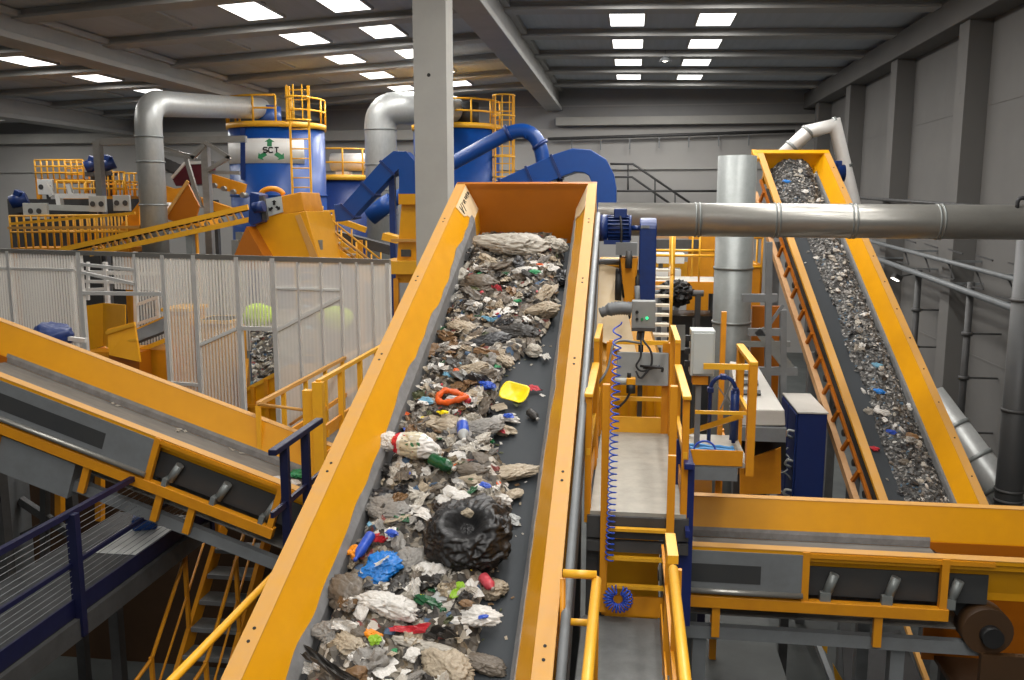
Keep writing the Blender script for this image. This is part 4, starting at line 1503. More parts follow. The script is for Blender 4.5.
def caged_ladder(loc, zlo, zhi, w, label, zc, facing=(0, -1)):
    x, y = loc
    t = thing('caged_ladder', (x, y, zlo), label, 'ladder', None)
    for s in (-1, 1):
        b = MB(); b.bar((x + s * w / 2, y, zlo), (x + s * w / 2, y, zhi), .06, .05, (0, 1, 0)); b.build('stile', 'rail', t)
    z = zlo + .15
    while z < zhi:
        b = MB(); b.cyl((x - w / 2, y, z), (x + w / 2, y, z), .022, 6); b.build('rung', 'rail', t)
        z += .3
    z = zc
    while z < zhi + .05:
        b = MB(); b.tube(arc((x, y, z), w * .62, PI * 1.02, PI * 1.98, (1, 0, 0), (0, 1.15, 0), 12), .03, 6); b.build('cage_hoop', 'rail', t)
        z += .7
    for i in range(5):
        a = PI * (1.06 + .88 * i / 4)
        b = MB(); b.bar((x + w * .62 * math.cos(a), y + w * .71 * math.sin(a), zc), (x + w * .62 * math.cos(a), y + w * .71 * math.sin(a), zhi), .035, .02, (0, 1, 0)); b.build('cage_bar', 'rail', t)
    return t


# --- silo with the sign
TY = 29.0
xa, xb_ = at(230, 150, TY).x, at(326, 150, TY).x
cx, r = (xa + xb_) / 2, (xb_ - xa) / 2 * .93
zt = at(278, 125, TY - r).z
t1 = silo('silo', cx, TY, r, zt, 'blue round silo with a white lettered band and a yellow railed top')
z0, z1 = at(278, 163, TY - r).z, at(278, 138, TY - r).z
b = MB(); b.lathe([(r, z0), (r + .02, z0), (r + .02, z1), (r, z1)], (cx, TY, 0), 64)
# leave the right flank blue: keep only the front-left arc of the band
keep = MB()
a0, a1 = PI * 1.00, PI * 1.80
n = 48
vs = []
for i in range(n + 1):
    a = a0 + (a1 - a0) * i / n
    for rr_, z in ((r + .003, z0), (r + .015, z0), (r + .015, z1), (r + .003, z1)):
        vs.append(V((cx + rr_ * math.cos(a), TY + rr_ * math.sin(a), z)))
fs = []
for i in range(n):
    for j in range(4):
        fs.append((i * 4 + j, i * 4 + (j + 1) % 4, i * 4 + 4 + (j + 1) % 4, i * 4 + 4 + j))
fs += [(0, 1, 2, 3), (n * 4 + 3, n * 4 + 2, n * 4 + 1, n * 4)]
keep.add(vs, fs, True)
band = keep.build('sign_band', 'white', t1)
band['label'] = 'white band lettered SCT with a green three-arrow mark'
# blue vertical strip across the band
am = PI * 1.5 + math.asin((at(243, 150, TY - r).x - cx) / r) * 1.0


def onband(px_, py_, e=.03):
    q = at(px_, py_, TY - r * .95)
    dx = max(-.98, min(.98, (q.x - cx) / r))
    a = PI * 1.5 + math.asin(dx)
    return V((cx + (r + e) * math.cos(a), TY + (r + e) * math.sin(a), q.z))


b = MB(); b.bar(onband(243.5, 128), onband(243.5, 180), .16, .04, (0, 1, 0)); b.build('cover_strip', 'motor', t1)
mk = MB()


def arrow(px0, py0, ang, L=13, w=6.5):
    c, s = math.cos(ang), math.sin(ang)
    pts = [(-L / 2, -w * .35), (L * .08, -w * .35), (L * .08, -w * .75), (L / 2, 0), (L * .08, w * .75), (L * .08, w * .35), (-L / 2, w * .35)]
    P_ = [onband(px0 + x * c - y * s, py0 + x * s + y * c, .024) for x, y in pts]
    off = (V((cx, TY, 0)) - P_[0]); off.z = 0
    mk.prism(P_, off.normalized() * .015)


mk = MB(); arrow(270, 142.5, -PI / 2, 8, 6); mk.build('arrow_mark', 'green', band)
mk = MB(); arrow(263, 156, PI * .82, 9, 6); mk.build('arrow_mark', 'green', band)
mk = MB(); arrow(279, 156, PI * .2, 9, 6); mk.build('arrow_mark', 'green', band)


def letters(word, px0, py0, hpx, wpx, gap, fn, r_, mats, parent, nm='letter'):
    G = {'S': [[(1, .1), (.8, 0), (.2, 0), (0, .15), (0, .38), (.2, .5), (.8, .5), (1, .65), (1, .85), (.8, 1), (.2, 1), (0, .9)]],
         'C': [[(1, .15), (.8, 0), (.2, 0), (0, .2), (0, .8), (.2, 1), (.8, 1), (1, .85)]],
         'T': [[(0, 0), (1, 0)], [(.5, 0), (.5, 1)]],
         }
    for i, ch in enumerate(word):
        b = MB()
        for st in G[ch]:
            b.tube([fn(px0 + i * (wpx + gap) + x * wpx, py0 + y * hpx) for x, y in st], r_, 6)
        b.build(nm, mats, parent)


letters('SCT', 264.5, 147.5, 5, 3.6, 1.4, lambda x, y: onband(x, y, .03), .022, 'ink', band)
cyl_rail(t1, cx, TY, r + .03, zt + .14, .8, PI * .9, PI * 1.62, 5)
cyl_rail(t1, cx, TY, r + .03, zt + .14, .8, PI * 1.72, PI * 2.1, 3)
b = MB(); b.cyl((at(267, 120, TY).x, TY, zt), (at(267, 120, TY).x, TY, zt + .75), .48, 24); b.build('filter_cap', 'blue', t1)
lx = at(301, 150, TY - r - .2).x
caged_ladder((lx, TY - r - .25), 0, at(300, 86, TY - r - .2).z, .62, 'yellow caged ladder on the front of the lettered blue silo', zt + .1)

# --- second silo
TY2 = 32.0
xa, xb_ = at(415, 150, TY2).x, at(499, 150, TY2).x
cx2, r2 = (xa + xb_) / 2, (xb_ - xa) / 2
zt2 = at(470, 126, TY2 - r2).z
t2 = silo('silo', cx2, TY2, r2, zt2, 'plain blue silo half hidden behind the concrete column')
cyl_rail(t2, cx2, TY2, r2 + .03, zt2 + .14, .8, PI * 1.0, PI * 2.0, 6)
b = MB(); b.cyl((at(465, 110, TY2).x, TY2, zt2), (at(465, 110, TY2).x, TY2, zt2 + .95), .5, 24); b.build('filter_cap', 'black', t2)
caged_ladder((at(504, 150, TY2 - .6).x, TY2 - .6), 0, at(504, 95, TY2 - .6).z, .62, 'yellow caged ladder on the right of the plain blue silo', zt2 - 2.4)

# --- low blue tank with a pale drum on top, between silos
TY3 = 33.5
q0, q1 = at(318, 172, TY3), at(366, 172, TY3)
cx3, r3 = (q0.x + q1.x) / 2, (q1.x - q0.x) / 2 + .5
t3 = thing('storage_tank', (cx3, TY3, 0), 'low blue tank with a yellow rim right of the lettered silo', 'tank')
b = MB(); b.lathe([(r3, .3), (r3, q0.z - .3), (.1, q0.z - .25)], (cx3, TY3, 0), 40); b.build('tank_body', 'motor', t3)
b = MB(); b.lathe([(r3 + .02, q0.z - .35), (r3 + .1, q0.z - .35), (r3 + .1, q0.z - .15), (r3 + .02, q0.z - .15)], (cx3, TY3, 0), 40); b.build('top_rim', 'rail', t3)
cyl_rail(t3, cx3, TY3, r3, q0.z - .2, 1.0, PI * 1.1, PI * 1.95, 5)
p0 = at(332, 162, TY3); p1 = at(372, 162, TY3)
t = thing('air_drum', p0, 'pale horizontal drum lying on the low blue tank', 'drum')
b = MB(); b.cyl(p0, p1, .33, 24); b.build('drum_body', 'alu', t)
b = MB(); b.box(at(344, 175, TY3), (.5, .5, .25)); b.build('saddle', 'alu', t)

# --- galvanised elbow ducts
def elbow(name, pts, r, rad, label, seams=(), m='galv'):
    P_ = fillet(pts, rad, 9)
    t = thing(name, P_[0], label, 'duct')
    b = MB(); b.tube(P_, r, 28); b.build('duct_body', m, t)
    for z in seams:
        b = MB(); b.cyl((pts[0].x, pts[0].y, z - .02), (pts[0].x, pts[0].y, z + .02), r + .02, 28); b.build('seam_ring', 'galvmatte', t)
    return t


DY = 21.5
a0 = at(147, 228, DY); a1 = at(147, 103, DY); a2 = V((at(262, 108, TY).x, TY - .1, at(262, 109, TY).z))
elbow('ventilation_duct', [V((a1.x, DY, a0.z - .8)), V((a1.x, DY, a1.z)), V((a2.x, a2.y, a2.z))], .335, .62, 'tall galvanised elbow duct running to the lettered silo', [at(147, y, DY).z for y in (137, 162, 205)])
DY2 = 27.5
a1 = at(380, 108, DY2); a2 = V((at(452, 108, TY2).x, TY2, at(452, 110, TY2).z))
elbow('ventilation_duct', [V((a1.x, DY2, 3.0)), V((a1.x, DY2, a1.z)), V((a1.x + 1.2, DY2 + .2, a1.z)), a2], .50, .95, 'tall galvanised elbow duct left of the concrete column', [at(380, y, DY2).z for y in (130, 165, 190, 215)])

# --- blue covered chutes
def rect_chute(pts, w, h, label, name='covered_chute'):
    P_ = [V(p) for p in pts]
    t = thing(name, P_[0], label, 'chute')
    d = V((P_[1].x - P_[0].x, P_[1].y - P_[0].y, 0)).normalized()
    side = V((-d.y, d.x, 0))
    b = MB(); b.sweep(P_, w, h, side); b.build('chute_body', 'blue', t, bevel=.02)
    acc = 0
    b = MB(); b.bar(P_[len(P_) // 2 - 2] - V((0, 0, .2)), (P_[len(P_) // 2 - 2].x, P_[len(P_) // 2 - 2].y, 0), .14, .14); b.build('leg', 'motor', t)
    for a, c in zip(P_, P_[1:]):
        if (c - a).length > 1.2:
            for k in (.02, .5, .95):
                q = lerp(a, c, k); dd = (c - a).normalized()
                b = MB(); b.sweep([q - dd * .03, q + dd * .03], w + .06, h + .06, side); b.build('joint_flange', 'motor', t)
    return t


CY = 21.0
arcp = [at(x, y, CY) for x, y in ((338, 213), (350, 212), (392, 166), (399, 160), (405, 160), (409, 165), (410, 176), (410, 202))]
rect_chute(arcp, .5, .42, 'blue covered chute rising to an arch left of the concrete column')
b = [at(x, y, 25) for x, y in ((384, 206), (400, 196), (440, 170), (508, 133), (522, 130), (533, 134), (540, 145), (543, 160), (543, 190))]
t = thing('covered_chute', b[0], 'round blue pipe arching up behind the concrete column', 'pipe')
mb = MB(); mb.tube(fillet(b, .4, 4), .20, 16); mb.build('pipe_body', 'blue', t)
for k in (3, 6):
    mb = MB(); d = (b[k] - b[k - 1]).normalized(); mb.cyl(b[k] - d * .05, b[k] + d * .05, .24, 16); mb.build('joint_flange', 'motor', t)
mb = MB(); mb.tube([at(370, 217, 25), at(384, 206, 25), at(392, 201, 25)], .26, 14); mb.build('inlet_cone', 'blue', t)
mb = MB(); mb.bar(b[2], (b[2].x, b[2].y, 0), .12, .12); mb.build('leg', 'motor', t)
arcp = [at(x, y, 21.5) for x, y in ((470, 212), (505, 191), (560, 166), (575, 161), (588, 162), (598, 168), (603, 178), (605, 190), (605, 215))]
rect_chute(arcp, .85, .55, 'wide blue covered chute arching behind the head of the main conveyor')
for x, y, w_, h_ in ((498, 192, .5, .6),):
    pass

# --- yellow tower beside the column
q0, q1 = at(400, 280, 18), at(418, 195, 18)
t = thing('feed_tower', at(410, 280, 18), 'narrow yellow tower standing behind the left side of the main conveyor', 'tower')
tx0, tx1 = q0.x, at(422, 240, 18).x
b = MB()
b.hexa([(tx0 - .05, 17.8, 4.9), (tx1 + .3, 17.8, 4.9), (tx1 + .3, 18.6, 4.9), (tx0 - .05, 18.6, 4.9)], [(tx0 + .12, 17.8, at(410, 202, 18).z), (tx1 + .3, 17.8, at(410, 202, 18).z), (tx1 + .3, 18.6, at(410, 202, 18).z), (tx0 + .12, 18.6, at(410, 202, 18).z)])
b.build('tower_body', 'yellow', t)
b = MB(); b.span((tx0 + .08, 17.7, at(410, 202, 18).z - .05), (tx1 + .3, 18.6, at(410, 194, 18).z)); b.build('top_collar', 'yellow', t)
b = MB(); b.span((tx0 - .1, 17.7, at(410, 240, 18).z - .03), (tx1 + .3, 17.8, at(410, 240, 18).z + .03)); b.build('collar_band', 'flange', t)
b = MB(); b.span((tx0 - .3, 17.6, at(410, 268, 18).z - .1), (tx1 + .3, 18.7, at(410, 260, 18).z)); b.build('base_beam', 'rail', t)
b = MB(); b.span((tx0 + .1, 17.74, at(410, 256, 18).z), (tx0 + .3, 17.81, at(410, 249, 18).z)); b.build('hatch', 'frame', t)
for s in (0, 1):
    b = MB(); b.bar((tx0 + s * .6, 17.7, 0), (tx0 + s * .6, 17.7, 5), .1, .1); b.build('leg', 'orange', t)

# --- drum housing with blue motor
HY = 19.0
t = thing('screen_drum_housing', at(285, 262, HY), 'yellow tapering drum housing with a grey marked plate in front of the lettered silo', 'machine')
b = MB()
P1 = [at(x, y, HY) for x, y in ((246, 232), (288, 212), (305, 210), (320, 262), (262, 268))]
b.prism([at(x, y, HY) for x, y in ((268, 215), (306, 211), (322, 268), (242, 268), (257, 222))], (0, 1.6, 0))
b.build('housing_body', 'yellow', t, bevel=.02)
b = MB(); b.prism([at(x, y, HY - .02) for x, y in ((295, 216), (300, 214), (318, 258), (312, 262))], (0, .03, 0)); b.build('edge_strip', 'flange', t)
b = MB(); b.prism([at(x, y, HY) for x, y in ((256, 226), (280, 268), (238, 268))], (0, -.5, 0)); b.build('side_hopper', 'amber', t)
b = MB(); b.prism([at(x, y, HY) for x, y in ((266, 199), (301, 192), (305, 211), (268, 217))], (0, 1.2, 0)); b.build('drum_cover', 'orange', t, bevel=.02)
b = MB(); b.prism([at(x, y, HY - .03) for x, y in ((265, 199), (281, 196), (283, 212), (267, 217))], (0, .03, 0)); mp_ = b.build('marked_plate', 'boxgrey', t)
b = MB(); b.tube(arc(at(272, 196, HY + .5), .28, 0.2, PI - .2, (1, 0, 0), (0, 0, .6), 10), .06, 8); b.build('lifting_arch', 'orange', t)
mk = MB()


def flat_arrow(px0, py0, ang, L, w, Y):
    c, s = math.cos(ang), math.sin(ang)
    pts = [(-L / 2, -w * .35), (L * .08, -w * .35), (L * .08, -w * .8), (L / 2, 0), (L * .08, w * .8), (L * .08, w * .35), (-L / 2, w * .35)]
    m_ = MB(); m_.prism([at(px0 + x * c - y * s, py0 + x * s + y * c, Y) for x, y in pts], (0, .01, 0)); return m_


for px0, py0, an in ((274, 202.5, -PI / 2), (270.5, 209, PI * .8), (278, 208, PI * .2)):
    flat_arrow(px0, py0, an, 5, 3.4, HY - .05).build('arrow_mark', 'ink', mp_)
b = MB(); b.prism([at(x, y, HY - .3) for x, y in ((250, 192), (259, 194), (262, 222), (251, 226), (248, 222))], (0, .5, 0)); b.build('drive_guard', 'motor', t, bevel=.02)
b = MB(); b.cyl(at(254, 208, HY - .5), at(264, 206, HY - .5), .12, 14); b.build('motor_body', 'motor', t)
b = MB(); b.bar(at(262, 196, HY - .3), at(266, 220, HY - .3), .1, .1); b.build('hinge_post', 'frame', t)
for x in (236, 318):
    b = MB(); b.bar(at(x, 240, HY + .3), V((at(x, 240, HY + .3).x, HY + .3, 0)), .16, .16); b.build('leg', 'galvmatte', t)

# --- lattice conveyor to the left of it
t = thing('lattice_conveyor', at(150, 240, 20), 'long yellow lattice-sided conveyor rising to the drum housing', 'conveyor')
LY = 20.0
for i, Yq in enumerate((LY, LY + .9)):
    b = MB(); b.bar(at(60, 250, Yq), at(248, 207, Yq), .06, .12); b.build('upper_chord', 'rail', t)
    b = MB(); b.bar(at(90, 254, Yq), at(252, 219, Yq), .06, .12); b.build('lower_chord', 'rail', t)
n = 22
for i in range(n):
    k = i / n
    x0_, x1_ = 92 + (246 - 92) * k, 92 + (246 - 92) * (k + .5 / n)
    yu = lambda x: 250 - (x - 60) * 43 / 188
    yl = lambda x: 254 - (x - 90) * 35 / 162
    b = MB(); b.bar(at(x0_, yu(x0_), LY), at(x1_ + 2, yl(x1_ + 2), LY), .035, .035)
    b.build('lattice_bar', 'flange', t)
    if i % 2 == 0:
        b = MB(); b.cyl(at(x0_ + 3, yu(x0_) + 7, LY + .1), at(x0_ + 3, yu(x0_) + 7, LY + .85), .07, 10); b.build('idler_roller', 'galvmatte', t)
b = MB(); b.hexa([at(62, 252, LY + .05), at(248, 209, LY + .05), at(248, 209, LY + .85), at(62, 252, LY + .85)], [at(62, 254, LY + .05), at(248, 211, LY + .05), at(248, 211, LY + .85), at(62, 254, LY + .85)])
b.build('belt', 'black', t)
for x in (190, 240):
    q = at(x, 232, LY + .1)
    b = MB(); b.bar(q, (q.x, q.y, 0), .16, .16); b.build('leg', 'galvmatte', t)

# --- hopper with tilted plates
t = thing('feed_hopper', at(175, 225, 22), 'open yellow feed hopper with tilted plates beside the tall elbow duct', 'hopper')
b = MB(); b.prism([at(x, y, 22) for x, y in ((164, 218), (187, 182), (199, 206), (196, 218), (175, 222))], (0, .06, 0)); b.build('tilted_plate', 'amber', t)
b = MB(); b.bar(at(164, 218, 21.95), at(188, 181, 21.95), .05, .08); b.build('plate_edge', 'flange', t)
b = MB(); b.prism([at(x, y, 24) for x, y in ((155, 192), (185, 187), (190, 215), (155, 222))], (0, .06, 0)); b.build('back_plate', 'orange', t)
b = MB(); b.prism([at(x, y, 22.3) for x, y in ((119, 228), (139, 202), (139, 228))], (0, 1.2, 0)); b.build('side_plate', 'orange', t)
b = MB(); b.prism([at(x, y, 22.0) for x, y in ((118, 228), (200, 218), (200, 226), (118, 236))], (0, 1.2, 0)); b.build('hopper_base', 'orange', t)
for x in (125, 195):
    q = at(x, 230, 22.4)
    b = MB(); b.bar(q, (q.x, q.y, 0), .12, .12); b.build('leg', 'orange', t)
t = tag(MB().box(at(166, 208, 23), (.5, .5, .3)).build('pale_lump', 'white', bevel=.08), 'pale bulky lump lying in the open yellow hopper', 'waste')

# --- screen conveyor with a maroon side plate and rollers
t = thing('roller_screen', at(185, 178, 25), 'dark roller screen with a maroon side plate between the steel posts', 'machine')
b = MB(); b.prism([at(x, y, 25) for x, y in ((172, 178), (184, 165), (203, 164), (203, 184), (176, 186))], (0, .8, 0)); mp2 = b.build('side_plate', 'maroon', t)
b = MB(); b.bar(at(172, 178, 24.95), at(185, 163, 24.95), .07, .07); b.bar(at(185, 163, 24.95), at(206, 162, 24.95), .07, .07); b.build('plate_trim', 'white', mp2)
for i in range(5):
    b = MB(); b.cyl(at(158 + i * 5, 160 + i * 2.2, 25.3), at(171 + i * 5, 176 + i * 2.0 - 8, 26.4), .16, 12); b.build('screen_roller', 'frame', t)
b = MB(); b.bar(at(140, 182, 24.8), at(232, 212, 24.8), .2, .25); b.build('support_beam', 'orange', t)
b = MB(); b.bar(at(185, 172, 25.6), at(245, 190, 25.6), .15, .35); b.build('support_beam', 'orange', t)
b = MB(); b.bar(at(160, 152, 26), at(215, 163, 26), .1, .1); b.build('cover_beam', 'duct', t)
for x in (150, 215):
    q = at(x, 200, 25.2); b = MB(); b.bar(q, (q.x, q.y, 0), .16, .16); b.build('leg', 'frame', t)
for i in range(7):
    q = lerp(at(185, 176, 25.4), at(242, 195, 25.4), i / 6)
    b = MB(); b.cyl(q, q + V((0, .3, 0)), .08, 8); b.build('idler_roller', 'duct', t)

# --- grey steel portal
t = thing('steel_frame', at(150, 140, 24), 'tall grey steel portal frame with diagonal braces left of the lettered silo', 'frame')
FY = 24.0
for x in (97.5, 205):
    q = at(x, 141, FY); b = MB(); b.bar(q, (q.x, q.y, 0), .2, .2, (0, 1, 0)); b.build('post', 'duct', t)
sbar(t, 97, 142, 246, 139, .15, 'beam', 'duct', FY)
for x0_, y0_, x1_, y1_ in ((192, 158, 205, 145), (205, 142, 230, 158), (208, 170, 230, 157), (186, 158, 201, 208), (163, 148, 195, 158)):
    sbar(t, x0_, y0_, x1_, y1_, .09, 'brace', 'duct', FY - .1)
sbar(t, 205, 172, 240, 173, .08, 'beam', 'duct', FY)

# --- railed platforms at far left
def px_platform(name, x0, x1, ytop, yfloor, Y, label, n, depth=1.5, mid=2):
    t = thing(name, at((x0 + x1) / 2, yfloor, Y), label, 'platform')
    a, c = at(x0, yfloor, Y), at(x1, yfloor, Y)
    h = at(x0, ytop, Y).z - a.z
    b = MB(); b.hexa([a, c, c + V((0, depth, 0)), a + V((0, depth, 0))], [p + V((0, 0, -.12)) for p in (a, c, c + V((0, depth, 0)), a + V((0, depth, 0)))]); b.build('floor_plate', 'orange', t)
    for dy in (0, depth):
        for k in range(1, mid + 1):
            b = MB(); b.tube([a + V((0, dy, h * k / mid)), c + V((0, dy, h * k / mid))], .03, 6); b.build('guard_rail', 'rail', t)
        for i in range(n + 1):
            q = lerp(a, c, i / n) + V((0, dy, 0)); b = MB(); b.cyl(q, q + V((0, 0, h)), .028, 6); b.build('guard_post', 'rail', t)
    for q in (a, c):
        b = MB(); b.bar(q + V((0, .1, 0)), (q.x, q.y + .1, 0), .12, .12); b.build('leg', 'orange', t)
    return t


px_platform('access_platform', 36, 84, 160, 179, 27, 'upper yellow railed platform at the far left below the steel portal', 8, 1.6, 3)
px_platform('access_platform', 58, 124, 181, 196, 25.5, 'middle yellow railed platform at the far left behind the portal post', 9, 1.4)
px_platform('access_platform', 12, 128, 216, 248, 22.0, 'lowest and longest yellow railed platform at the far left', 16, 1.2)
px_platform('access_platform', 104, 126, 172, 196, 26.5, 'short yellow railed platform left of the tall elbow duct', 4, 1.2)
t = thing('long_rail', at(10, 228, 21.5), 'long pale yellow rail bar in front of the lowest left platform', 'rail')
b = MB(); b.bar(at(8, 228, 21.4), at(140, 227, 21.4), .06, .07); b.build('rail_bar', 'flange', t)
b = MB(); b.bar(at(10, 224, 21.6), at(135, 213, 21.6), .06, .07); b.build('rail_bar', 'rail', t)
for i, (x, y, Yq, lab) in enumerate(((17, 201, 24, 'blue machine motor at the far left edge above the lowest platform'), (91, 166, 26.5, 'blue motor just left of the grey portal post'), (106, 165, 26.5, 'blue motor just right of the grey portal post'))):
    c = at(x, y, Yq)
    t = thing('drive_motor', c, lab, 'motor', 'small blue motors')
    b = MB(); b.cyl(c - V((.2, 0, .05)), c + V((.18, .2, .1)), .2, 16); b.build('motor_body', 'motor', t)
    b = MB(); b.box(c + V((.05, .05, .22)), (.22, .22, .16), Matrix.Rotation(.4, 3, 'Y')); b.build('terminal_box', 'motor', t, bevel=.02)
    b = MB(); b.box(c + V((0, .1, -.26)), (.4, .3, .14)); b.build('motor_foot', 'frame', t)
    b = MB(); b.bar(c + V((0, .1, -.3)), (c.x, c.y + .1, 0), .12, .12); b.build('stand', 'frame', t)
for i, (x, y, Yq, lab) in enumerate(((36, 211, 23.5, 'pale machine plate with small dials near the left edge'), (98, 204, 23.6, 'pale marked plate on the grey portal post'), (122, 203, 23.8, 'grey marked plate between portal post and elbow duct'), (46, 187, 25, 'pale tilted plate under the upper left platform'))):
    c = at(x, y, Yq)
    t = thing('machine_plate', c, lab, 'plate')
    b = MB(); b.box(c, (.75 if i == 0 else .5, .1, .45)); b.build('plate_body', 'boxgrey' if i != 3 else 'white', t, bevel=.01)
    b = MB(); b.lathe([(.03, 0), (.09, 0), (.09, .01), (.03, .01)], c + V((-.1, -.06, -.05)), 10)
    b = MB(); b.bar(c + V((0, .08, -.2)), (c.x, c.y + .08, 0), .08, .08); b.build('stand', 'frame', t)
    for s in (-1, 1):
        b = MB(); b.cyl(c + V((s * .13, -.065, 0)), c + V((s * .13, -.05, 0)), .08, 10); b.build('dial', 'frame', t)
t = thing('support_table', at(78, 195, 24.5), 'white steel support table below the middle left platform', 'table')
sbar(t, 56, 196, 100, 196, .12, 'top_beam', 'white', 24.6)
sbar(t, 59, 196, 61, 210, .14, 'leg', 'white', 24.6)
sbar(t, 40, 207, 100, 209, .14, 'lower_beam', 'boxgrey', 24.5)
sbar(t, 46, 183, 52, 196, .1, 'brace', 'white', 24.6)
sbar(t, 68, 184, 72, 196, .1, 'brace', 'white', 24.6)
b = MB(); b.span((at(8, 210, 25).x, 25, 0), (at(135, 210, 25).x, 26.5, at(60, 199, 25).z)); b.build('machine_block', 'frame', t)

# --- stairs right of the drum housing
t = thing('staircase', at(340, 250, 20.5), 'yellow railed staircase descending right of the drum housing', 'staircase')
SY = 20.5
s0, s1 = at(312, 232, SY), at(352, 262, SY)
for dy in (0, .8):
    b = MB(); b.bar(s0 + V((0, dy, 0)), at(372, 280, SY) + V((0, dy, 0)), .06, .2); b.build('stringer', 'rail', t)
    for y_ in (0, 9):
        b = MB(); b.tube([at(306, 212 + y_, SY) + V((0, dy, 0)), at(312, 214 + y_, SY) + V((0, dy, 0)), at(374, 264 + y_, SY) + V((0, dy, 0))], .025, 6); b.build('handrail', 'flange' if dy == 0 else 'rail', t)
    for k in range(5):
        q = lerp(s0, at(372, 280, SY), k / 4) + V((0, dy, 0))
        b = MB(); b.cyl(q, q + V((0, 0, .62)), .02, 6); b.build('post', 'rail', t)
for i in range(9):
    q = lerp(s0, at(372, 280, SY), i / 8)
    b = MB(); b.box(q + V((0, .4, 0)), (.22, .8, .04)); b.build('tread', 'plate', t)
t = thing('yellow_gantry', at(345, 220, 22), 'yellow railed gantry behind the staircase right of the drum housing', 'platform')
sbar(t, 327, 216, 366, 230, .12, 'beam', 'rail', 22.5)
for x0_, y0_, x1_, y1_ in ((316, 212, 334, 211), (334, 211, 334, 240), (316, 212, 316, 240), (316, 224, 334, 223)):
    sbar(t, x0_, y0_, x1_, y1_, .06, 'rail', 'rail', 22.4)
b = MB(); b.bar(at(336, 235, 23), at(392, 250, 23), .4, .25); b.build('belt_cover', 'frame', t)
b = MB(); b.bar(at(385, 236, 20), at(400, 240, 20), .5, .16); b.build('beam', 'rail', t)
for x in (318, 360):
    q = at(x, 240, 22.5); b = MB(); b.bar(q, (q.x, q.y, 0), .12, .12); b.build('leg', 'orange', t)

# ================================================================ PLASTIC ENCLOSURE
cR, cL = V((at(389, 264, 12).x, 12, 0)), V((-11.9, 14.25, 0))
ed = (cL - cR).normalized()
en = V((-ed.y, ed.x, 0))


def onw(px_, py_):          # point of the enclosure wall plane seen at a pixel
    d = ray(px_, py_)
    k = (cR - EYE).dot(en) / d.dot(en)
    return EYE + d * k


encl = thing('plastic_enclosure', (-7.5, 13, 0), 'enclosure of ribbed clear plastic sheets in pale metal frames behind the left conveyor', 'enclosure')
Rw = Matrix((ed, en, V((0, 0, 1)))).transposed()


def sheet(xa, xb, ya, yb, m):
    """panel between photo columns xa..xb and rows ya..yb of the wall"""
    A, B = onw(xa, ya), onw(xb, ya)
    zt = (A.z + B.z) / 2
    zb = onw((xa + xb) / 2, yb).z
    L = (B - A); L.z = 0
    c = V(((A.x + B.x) / 2, (A.y + B.y) / 2, 0))
    me = MB()
    hx = L.length / 2
    for sgn in (1,):
        me.add([(-hx, -.008, zb), (hx, -.008, zb), (hx, -.008, zt), (-hx, -.008, zt), (-hx, .008, zb), (hx, .008, zb), (hx, .008, zt), (-hx, .008, zt)],
               [(0, 1, 2, 3), (5, 4, 7, 6), (0, 4, 5, 1), (3, 2, 6, 7), (0, 3, 7, 4), (1, 5, 6, 2)])
    o = me.build('clear_sheet', m, None, origin=(0, 0, 0))
    o.parent = encl
    o.matrix_parent_inverse = Matrix.Identity(4)
    ang = math.atan2(ed.y, ed.x) + PI
    o.location = c - V(encl['_o'])
    o.rotation_euler = (0, 0, ang)
    return o


YBOT = 430
sheet(-30, 78, 252, 380, 'poly')
sheet(112, 163, 254, 290, 'poly')
sheet(164, 192, 254, 392, 'poly')
sheet(194, 236, 255, 410, 'poly')
sheet(239, 272, 258, 327, 'poly')
o = sheet(274, 388, 262, 440, 'frosted'); o['label'] = 'dusty unribbed clear sheet'


def stud(px_, y0, y1, w=.06, m='alu'):
    A = onw(px_, y0)
    zb = onw(px_, y1).z
    b = MB()
    b.box((A.x, A.y, (A.z + zb) / 2), (w, .06, A.z - zb), Matrix.Rotation(math.atan2(ed.y, ed.x), 3, 'Z'))
    b.build('frame_post', m, encl)


def wbar(x0_, y0_, x1_, y1_, w=.05, m='alu'):
    b = MB(); b.bar(onw(x0_, y0_), onw(x1_, y1_), .05, w); b.build('frame_bar', m, encl)


for x, y0_, y1_, w in ((8, 251, 360, .07), (79, 252, 400, .09), (135, 254, 293, .05), (163, 255, 400, .07), (194, 255, 400, .075), (237, 257, 430, .075), (273, 258, 450, .08), (388, 263, 420, .06)):
    stud(x, y0_, y1_, w)
for x in (298, 321, 341, 357, 373):
    stud(x, 262, 430, .035)
wbar(-20, 250, 390, 262, .07, 'duct')
wbar(79, 293, 163, 294, .06)
wbar(237, 328, 273, 329, .06)
wbar(79, 264, 135, 270, .05)
wbar(80, 272, 135, 284, .05)
wbar(65, 340, 82, 341, .05)
wbar(172, 383, 200, 385, .05)
wbar(-10, 268, 75, 270, .04)
wbar(200, 345, 236, 329, .05, 'white')
wbar(276, 331, 341, 297, .05, 'white')
wbar(276, 288, 341, 290, .03, 'white')
